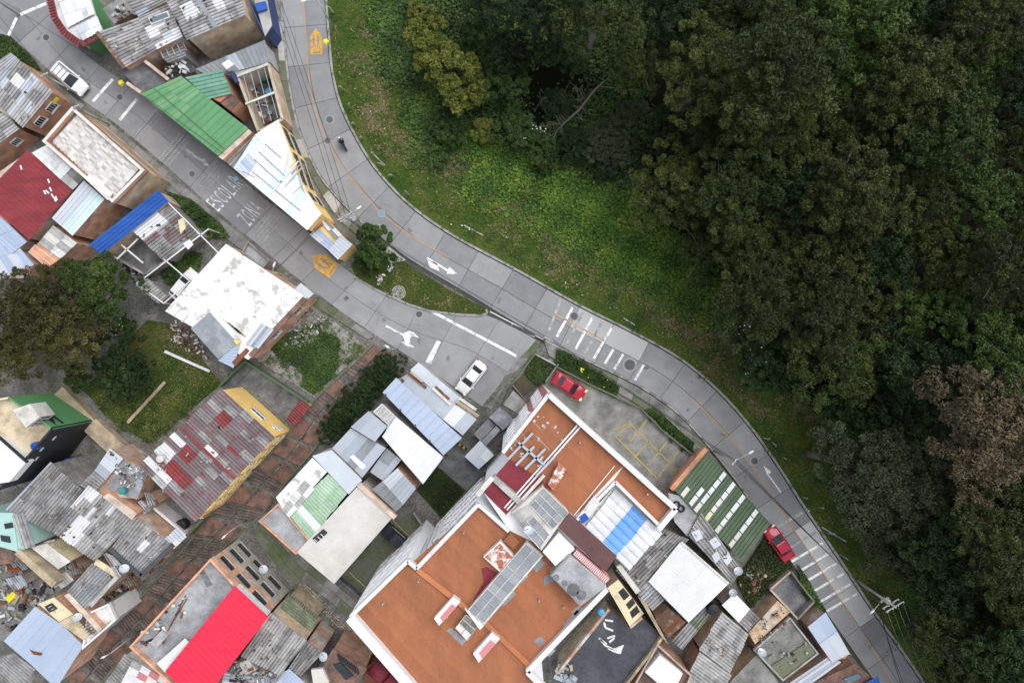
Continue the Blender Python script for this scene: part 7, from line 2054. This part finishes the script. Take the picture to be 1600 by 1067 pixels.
# ------------------------------------------------------------------ tanks, dishes, barrels, tyres, litter
def drum(px, py, z, r, hgt, m, lb, name='water_drum', cat='drum', cap=None):
    p = P(px, py, z+hgt); p.z = z
    t = thing(name, lb, cat, p)
    MB().lathe([(r*.94,0),(r,.05),(r,hgt*.33),(r*1.03,hgt*.36),(r,hgt*.4),(r,hgt*.66),(r*1.03,hgt*.69),(r,hgt*.73),(r,hgt-.04),(r*.93,hgt)], 18, p).build('barrel', m, t, True)
    MB().lathe([(r*.8,hgt),(r*.8,hgt+.02),(r*.3,hgt+.06)], 18, p).build('lid', cap or m, t)
drum(53,697,4.56,.42,.9,'blue_plastic','blue drum on the beige terrace of the green and black house')
drum(104,721,-1.6,.4,.9,'blue_plastic','blue drum in the weedy gap beside the black wall')
drum(190,768,1.95,.35,.8,'teal_plastic','teal drum on the tin shacks by the red patched roof')
drum(281,822,-2.4,.7,1.2,'black_plastic','large black water tank in the brick court', 'water_tank', 'tank')
drum(249,672+45,4.65,.4,.7,'terrace_cream','beige round tank on the corner of the red patched roof','water_tank','tank')
drum(940,957,2.65,.38,.8,'sky_plastic','light blue barrel at the top corner of the black terrace')
drum(1115,953,3.0,.62,1.0,'black_plastic','black water tank beside the white ribbed roof','water_tank','tank')
drum(411,120,.15,.45,.9,'teal_plastic','teal drum in the roofless yard near the top wall'); drum(420,143,.15,.42,.9,'sky_plastic','blue drum in the roofless yard by the beam')
drum(401,180,.15,.5,.5,'pale_plastic','round grey tub in the roofless yard','tub','tub')
drum(245,822,-1.9,.3,.5,'yellow_plastic','yellow bucket in the brick court','bucket','bucket')
drum(190,948,-3.5,.42,.4,'pale_plastic','pinkish round tub in the yard by the stairway','tub','tub')
def dish(px, py, z, r, az, lb):
    p = P(px, py, z); t = thing('satellite_dish', lb, 'satellite dish', p - Vector((0,0,.8)))
    d = Vector((math.cos(az)*.75, math.sin(az)*.75, .65)).normalized()
    prof = [(r*k/6, .35*r*(k/6)**2) for k in range(7)]
    q = d.to_track_quat('Z', 'Y').to_matrix()
    n = 18; b = MB(); vs = []
    for rr_, zz in prof:
        for k in range(n): vs.append(p + q @ Vector((rr_*math.cos(k*2*math.pi/n), rr_*math.sin(k*2*math.pi/n), zz)))
    b.add(vs, [(i*n+k, i*n+(k+1) % n, (i+1)*n+(k+1) % n, (i+1)*n+k) for i in range(6) for k in range(n)])
    b.build('reflector', 'zinc_pale', t, True)
    MB().tube([p + q @ Vector((r*.9,0,.3*r)), p + q @ Vector((0,0,r*.95))], .02, 5).build('feed_arm', 'dark_steel', t)
    MB().box(p + q @ Vector((0,0,r*.95)), (.1,.1,.12)).build('receiver', 'pale_plastic', t)
    MB().tube([p - Vector((0,0,.8)), p], .035, 6).build('mast', 'steel', t)
for a in [(194,889,2.9,.52,1.0,'satellite dish at the corner of the dark gutter roof'),(121,965,2.0,.5,1.2,'satellite dish on the cream block beside the pale blue roof'),(411,890,4.8 - 3,.5,.9,'satellite dish on the window front of the red roofed brick house'),
          (504,1026,3.2,.5,.6,'satellite dish above the dark tangled roof at the bottom'),(1154,893,4.1,.5,2.0,'satellite dish at the corner of the patched corrugated roof'),(1146,927,3.9,.45,2.2,'dish on the roof of four white sheets'),(1190,1020,3.3,.5,1.4,'white dish on the unfinished brick house terrace'),(826,830,15.6,.5,1.5,'small dish on the glass stair core of the apartment block'),(371,527,5.4,.3,1.0,'little dish on the stained white roof')]:
    dish(*a)
for i, (x, y) in enumerate([(1057,788),(1064,794)]):
    p = P(x, y, 3.3); b = MB(); n, m_ = 20, 8
    b.add([(p.x + (.34+.11*math.cos(j*.785))*math.cos(k*.314), p.y + (.34+.11*math.cos(j*.785))*math.sin(k*.314), p.z + .1 + .1*math.sin(j*.785)) for k in range(n) for j in range(m_)], [(k*m_+j, k*m_+(j+1) % m_, ((k+1) % n)*m_+(j+1) % m_, ((k+1) % n)*m_+j) for k in range(n) for j in range(m_)])
    tag(b.build('old_tyre', 'rubber', None, True), ['left hand old tyre on the flat grey roof', 'old tyre nearer the olive roof on the flat grey roof'][i], 'tyre')
def debris(name, poly_px, n, z, seed, lb, mats, smin=.15, smax=.8, cat='debris'):
    rg = random.Random(seed)
    xs = [p[0] for p in poly_px]; ys = [p[1] for p in poly_px]
    t = thing(name, lb, cat, G(sum(xs)/len(xs), sum(ys)/len(ys)), kind='stuff')
    per = {}
    k = 0
    while k < n:
        x, y = rg.uniform(min(xs), max(xs)), rg.uniform(min(ys), max(ys))
        if not in_poly(np.array([x]), np.array([y]), poly_px)[0]: continue
        k += 1
        b = per.setdefault(rg.choice(mats), MB())
        p = G(x, y, .15) if z is None else P(x, y, z+.1)
        p.z += rg.uniform(0, .3)
        s = rg.uniform(smin, smax)
        if rg.random() < .75: b.box(p, (s, s*rg.uniform(.12,.5), rg.uniform(.04,.2)), rg.uniform(0,3.1), rg.uniform(-.4,.4))
        elif rg.random() < .25: b.lathe([(s*.3,0),(s*.32,s*.3),(s*.2,s*.5)], 9, p)
        else: b.box(p, (s*.6, s*.5, s*.45), rg.uniform(0,3.1), rg.uniform(-.2,.2))
    for m, b in per.items():
        o = b.build('scraps', m, t); o['kind'] = 'stuff'
J1 = ['brown_wood','pale_wood','zinc','zinc_dark','zinc_dark','offwhite','rust','black_plastic','black_plastic','fc_grey','fc_dark','concrete','concrete_dark','concrete_pale']
debris('debris', [(0,880),(60,880),(105,925),(70,945),(20,990),(0,985)], 110, None, 1, 'heap of scrap wood, pipes and sheet metal in the yard beside the pale blue roof', J1, .2, 1.3)
debris('debris', [(75,845),(100,840),(150,880),(110,905)], 130, None, 2, 'scrap pile under the white patched roof', J1, .2, .9)
debris('debris', [(372,122),(418,104),(438,184),(405,202)], 60, .1, 3, 'odds and ends stored in the roofless yard', J1, .2, 1.0)
debris('debris', [(190,905),(215,885),(225,905),(195,945),(165,935)], 90, None, 4, 'clutter in the small yard beside the stairway', J1+['pink_wall','yellow_plastic'], .15, .8)
debris('debris', [(175,20),(190,5),(205,22),(185,35)], 40, 3.9, 5, 'clutter on the tiny grey shack roof', J1, .15, .7)
debris('debris', [(255,108),(290,96),(300,112),(270,120)], 40, 2.4, 6, 'bent pale scraps on the black sunken roof', ['zinc_pale','offwhite','black_plastic'], .2, .8)
debris('debris', [(270,500),(300,515),(330,560),(300,555),(268,530)], 130, None, 7, 'rubble stones in the yard beside the stained white roof', ['concrete_pale','offwhite','stone','brick_tile','rust'], .15, .5)
debris('debris', [(480,478),(520,500),(480,540),(440,545)], 120, None, 8, 'broken concrete on the waste lot', ['concrete_pale','concrete','stone'], .1, .5)
debris('debris', [(190,405),(240,440),(215,445),(196,420)], 60, None, 9, 'planks and bricks below the blue strip roof', J1+['brick_tile'], .2, .9)
debris('debris', [(172,702),(230,735),(225,770),(190,760)], 60, 1.95, 10, 'stones and scraps weighing down the tin shack roofs', ['stone','zinc','brick_tile','black_plastic','offwhite'], .12, .5)
debris('debris', [(205,1000),(260,955),(290,930),(300,945),(250,1010)], 24, 4.25, 11, 'pipes and pots along the edge of the grey terrace', ['rust','black_plastic','offwhite','zinc'], .2, .9)
debris('debris', [(370,1030),(440,1050),(430,1066),(360,1066)], 80, 2.5, 12, 'jumble on the cluttered roofs at the bottom edge', J1, .2, .9)
debris('litter', [(700,345),(960,490),(1080,560),(1290,820),(1260,800),(1060,540),(900,440),(760,350)], 16, None, 13, 'bits of white litter and stones along the verge', ['offwhite','pale_plastic','zinc_pale'], .1, .3, 'litter')
debris('litter', [(530,30),(545,30),(640,290),(800,410),(780,420),(620,300),(560,220)], 9, None, 14, 'pale litter along the inside edge of the bend', ['offwhite','pale_plastic'], .1, .25, 'litter')
debris('debris', [(1150,900),(1190,870),(1205,900),(1170,940)], 40, None, 15, 'planks in the weeds below the parked red car', ['brown_wood','pale_wood','zinc_dark'], .3, 1.2)
debris('debris', [(1178,1010),(1232,968),(1270,1016),(1224,1055)], 25, 2.45, 16, 'scraps left on the unfinished terrace', J1, .1, .5)
debris('debris', [(870,1040),(890,1030),(900,1067),(870,1075)], 30, 2.6, 17, 'bundle of metal sheets at the edge of the black terrace', ['zinc','zinc_dark','pale_wood'], .3, 1.1)
debris('stones', [(585,440),(600,425),(610,412),(616,418),(604,432),(592,446)], 22, None, 18, 'row of white stones under the island tree', ['concrete_pale','offwhite'], .3, .5, 'stones')

# cluttered yard in the lower left: concrete floor, small lean-tos, handcart
patch('yard_slab', [(0,868),(40,872),(100,920),(70,946),(6,1000),(-20,1000),(-20,868)], -.02, 'concrete', 2)
for lb, q_, z, mats in [('rusty lean-to against the mint green house in the cluttered yard', [(8,880),(30,872),(44,886),(20,896)], -1.9, ['rust','zinc_dark','fc_grey']),
    ('flat grey sheet shelter in the middle of the cluttered yard', [(10,905),(34,898),(44,912),(22,922)], -2.4, ['zinc_dark','zinc','fc_dark']),
    ('small pale sheet shelter beside the tan wall', [(84,902),(104,893),(116,906),(96,918)], -.6, ['fc_pale','offwhite','zinc']),
    ('narrow rusty sheet roof under the white patched roof', [(108,874),(126,880),(134,892),(116,898)], -.8, ['rust','brown_wood','fc_dark']),
    ('little brick store roof beside the stairway yard', [(196,908),(214,896),(222,908),(204,922)], -2.2, ['fc_dark','rust','brown_wood']),
    ('brown plank store below the dark gutter roof', [(226,880),(250,862),(258,874),(234,896)], -1.2, ['brown_wood','rust','fc_dark']),
    ('small tin roof between the brick court and the white patched roof', [(206,790),(222,782),(236,796),(220,808)], .6, ['zinc','rust','fc_grey']),
    ('grey tin roof wedged below the yellow house corner', [(226,770),(240,772),(250,786),(232,790)], 1.4, ['zinc_dark','fc_grey','rust'])]:
    h = House(lb, q_, z, 'brick_old', name='lean_to', cat='shed')
    h.sheets(q_, 3, 2, mats, seed=len(lb), jit=.06, pitch=.3)
p = G(22, 930); t = thing('handcart', 'small yellow handcart in the cluttered lower left yard', 'cart', p)
MB().box(p + Vector((0,0,.5)), (1.3,.75,.06), .7).build('cart_bed', 'yellow_plastic', t)
for s_ in (-1, 1): MB().box(p + Vector((s_*.37*math.cos(2.27), s_*.37*math.sin(2.27), .62)), (1.3,.05,.22), .7).build('cart_side', 'yellow_plastic', t)
for s_ in (-1, 1): MB().tube([p + Vector((s_*.42*math.cos(2.27)-.02, s_*.42*math.sin(2.27), .28)), p + Vector((s_*.48*math.cos(2.27), s_*.48*math.sin(2.27), .28))], .28, 14).build('wheel', 'rubber', t)
for s_ in (-1, 1): MB().bar(p + Vector((.5+s_*.2, .4-s_*.2, .5)), p + Vector((1.0+s_*.2, .8-s_*.2, .75)), .05).build('handle', 'steel', t)

# stones, bricks and bits that hold the loose roof sheets down
for i, (poly, z, n, lb) in enumerate([([(160,55),(255,20),(280,58),(200,100)],4.5,22,'stones and scraps on the roof under the teal skylight'),([(270,10),(370,-10),(378,22),(296,58)],5.7,14,'loose bits on the pale patched roof at the top'),
  ([(0,120),(30,100),(78,145),(38,192)],4.0,12,'stones on the patched roof at the left edge'),([(215,360),(262,322),(308,366),(258,402)],3.2,12,'stones and offcuts on the grey patio roof'),
  ([(20,796),(80,728),(124,768),(78,824)],2.5,12,'bricks on the dark roof beside the black wall'),([(84,827),(140,764),(204,812),(150,868)],2.3,26,'bricks and slats on the white patched roof'),
  ([(180,855),(212,812),(260,850),(220,890)],2.3,8,'stones on the roof with the dark gutter'),([(112,922),(146,884),(180,902),(138,944)],1.6,8,'stones on the blue grey corrugated roof'),
  ([(228,728),(345,615),(420,682),(306,805)],4.7,26,'stones and broken sheet bits on the red patched roof'),([(384,1022),(425,962),(472,1002),(438,1048)],3.1,12,'scraps on the grey roof right of the bright red one'),
  ([(968,888),(1035,832),(1068,844),(998,920)],3.5,14,'bricks on the dark roof beside the blue plastic roof'),([(1098,1012),(1130,962),(1164,990),(1140,1044)],3.1,14,'bricks on the large weathered roof at the lower right'),
  ([(1080,830),(1096,806),(1152,893),(1142,902)],3.6,10,'stones on the roof with four metal patches'),([(1180,1000),(1230,960),(1236,966),(1186,1008)],2.5,18,'rubble along the unfinished brick wall'),
  ([(1172,985),(1215,942),(1230,955),(1182,1003)],2.35,30,'broken bricks on the bare tan wall top')]):
    debris('roof_stones', poly, n, z, 60+i, lb, ['stone','brick_tile','rust','concrete_pale','black_plastic','pale_wood'], .12, .45)
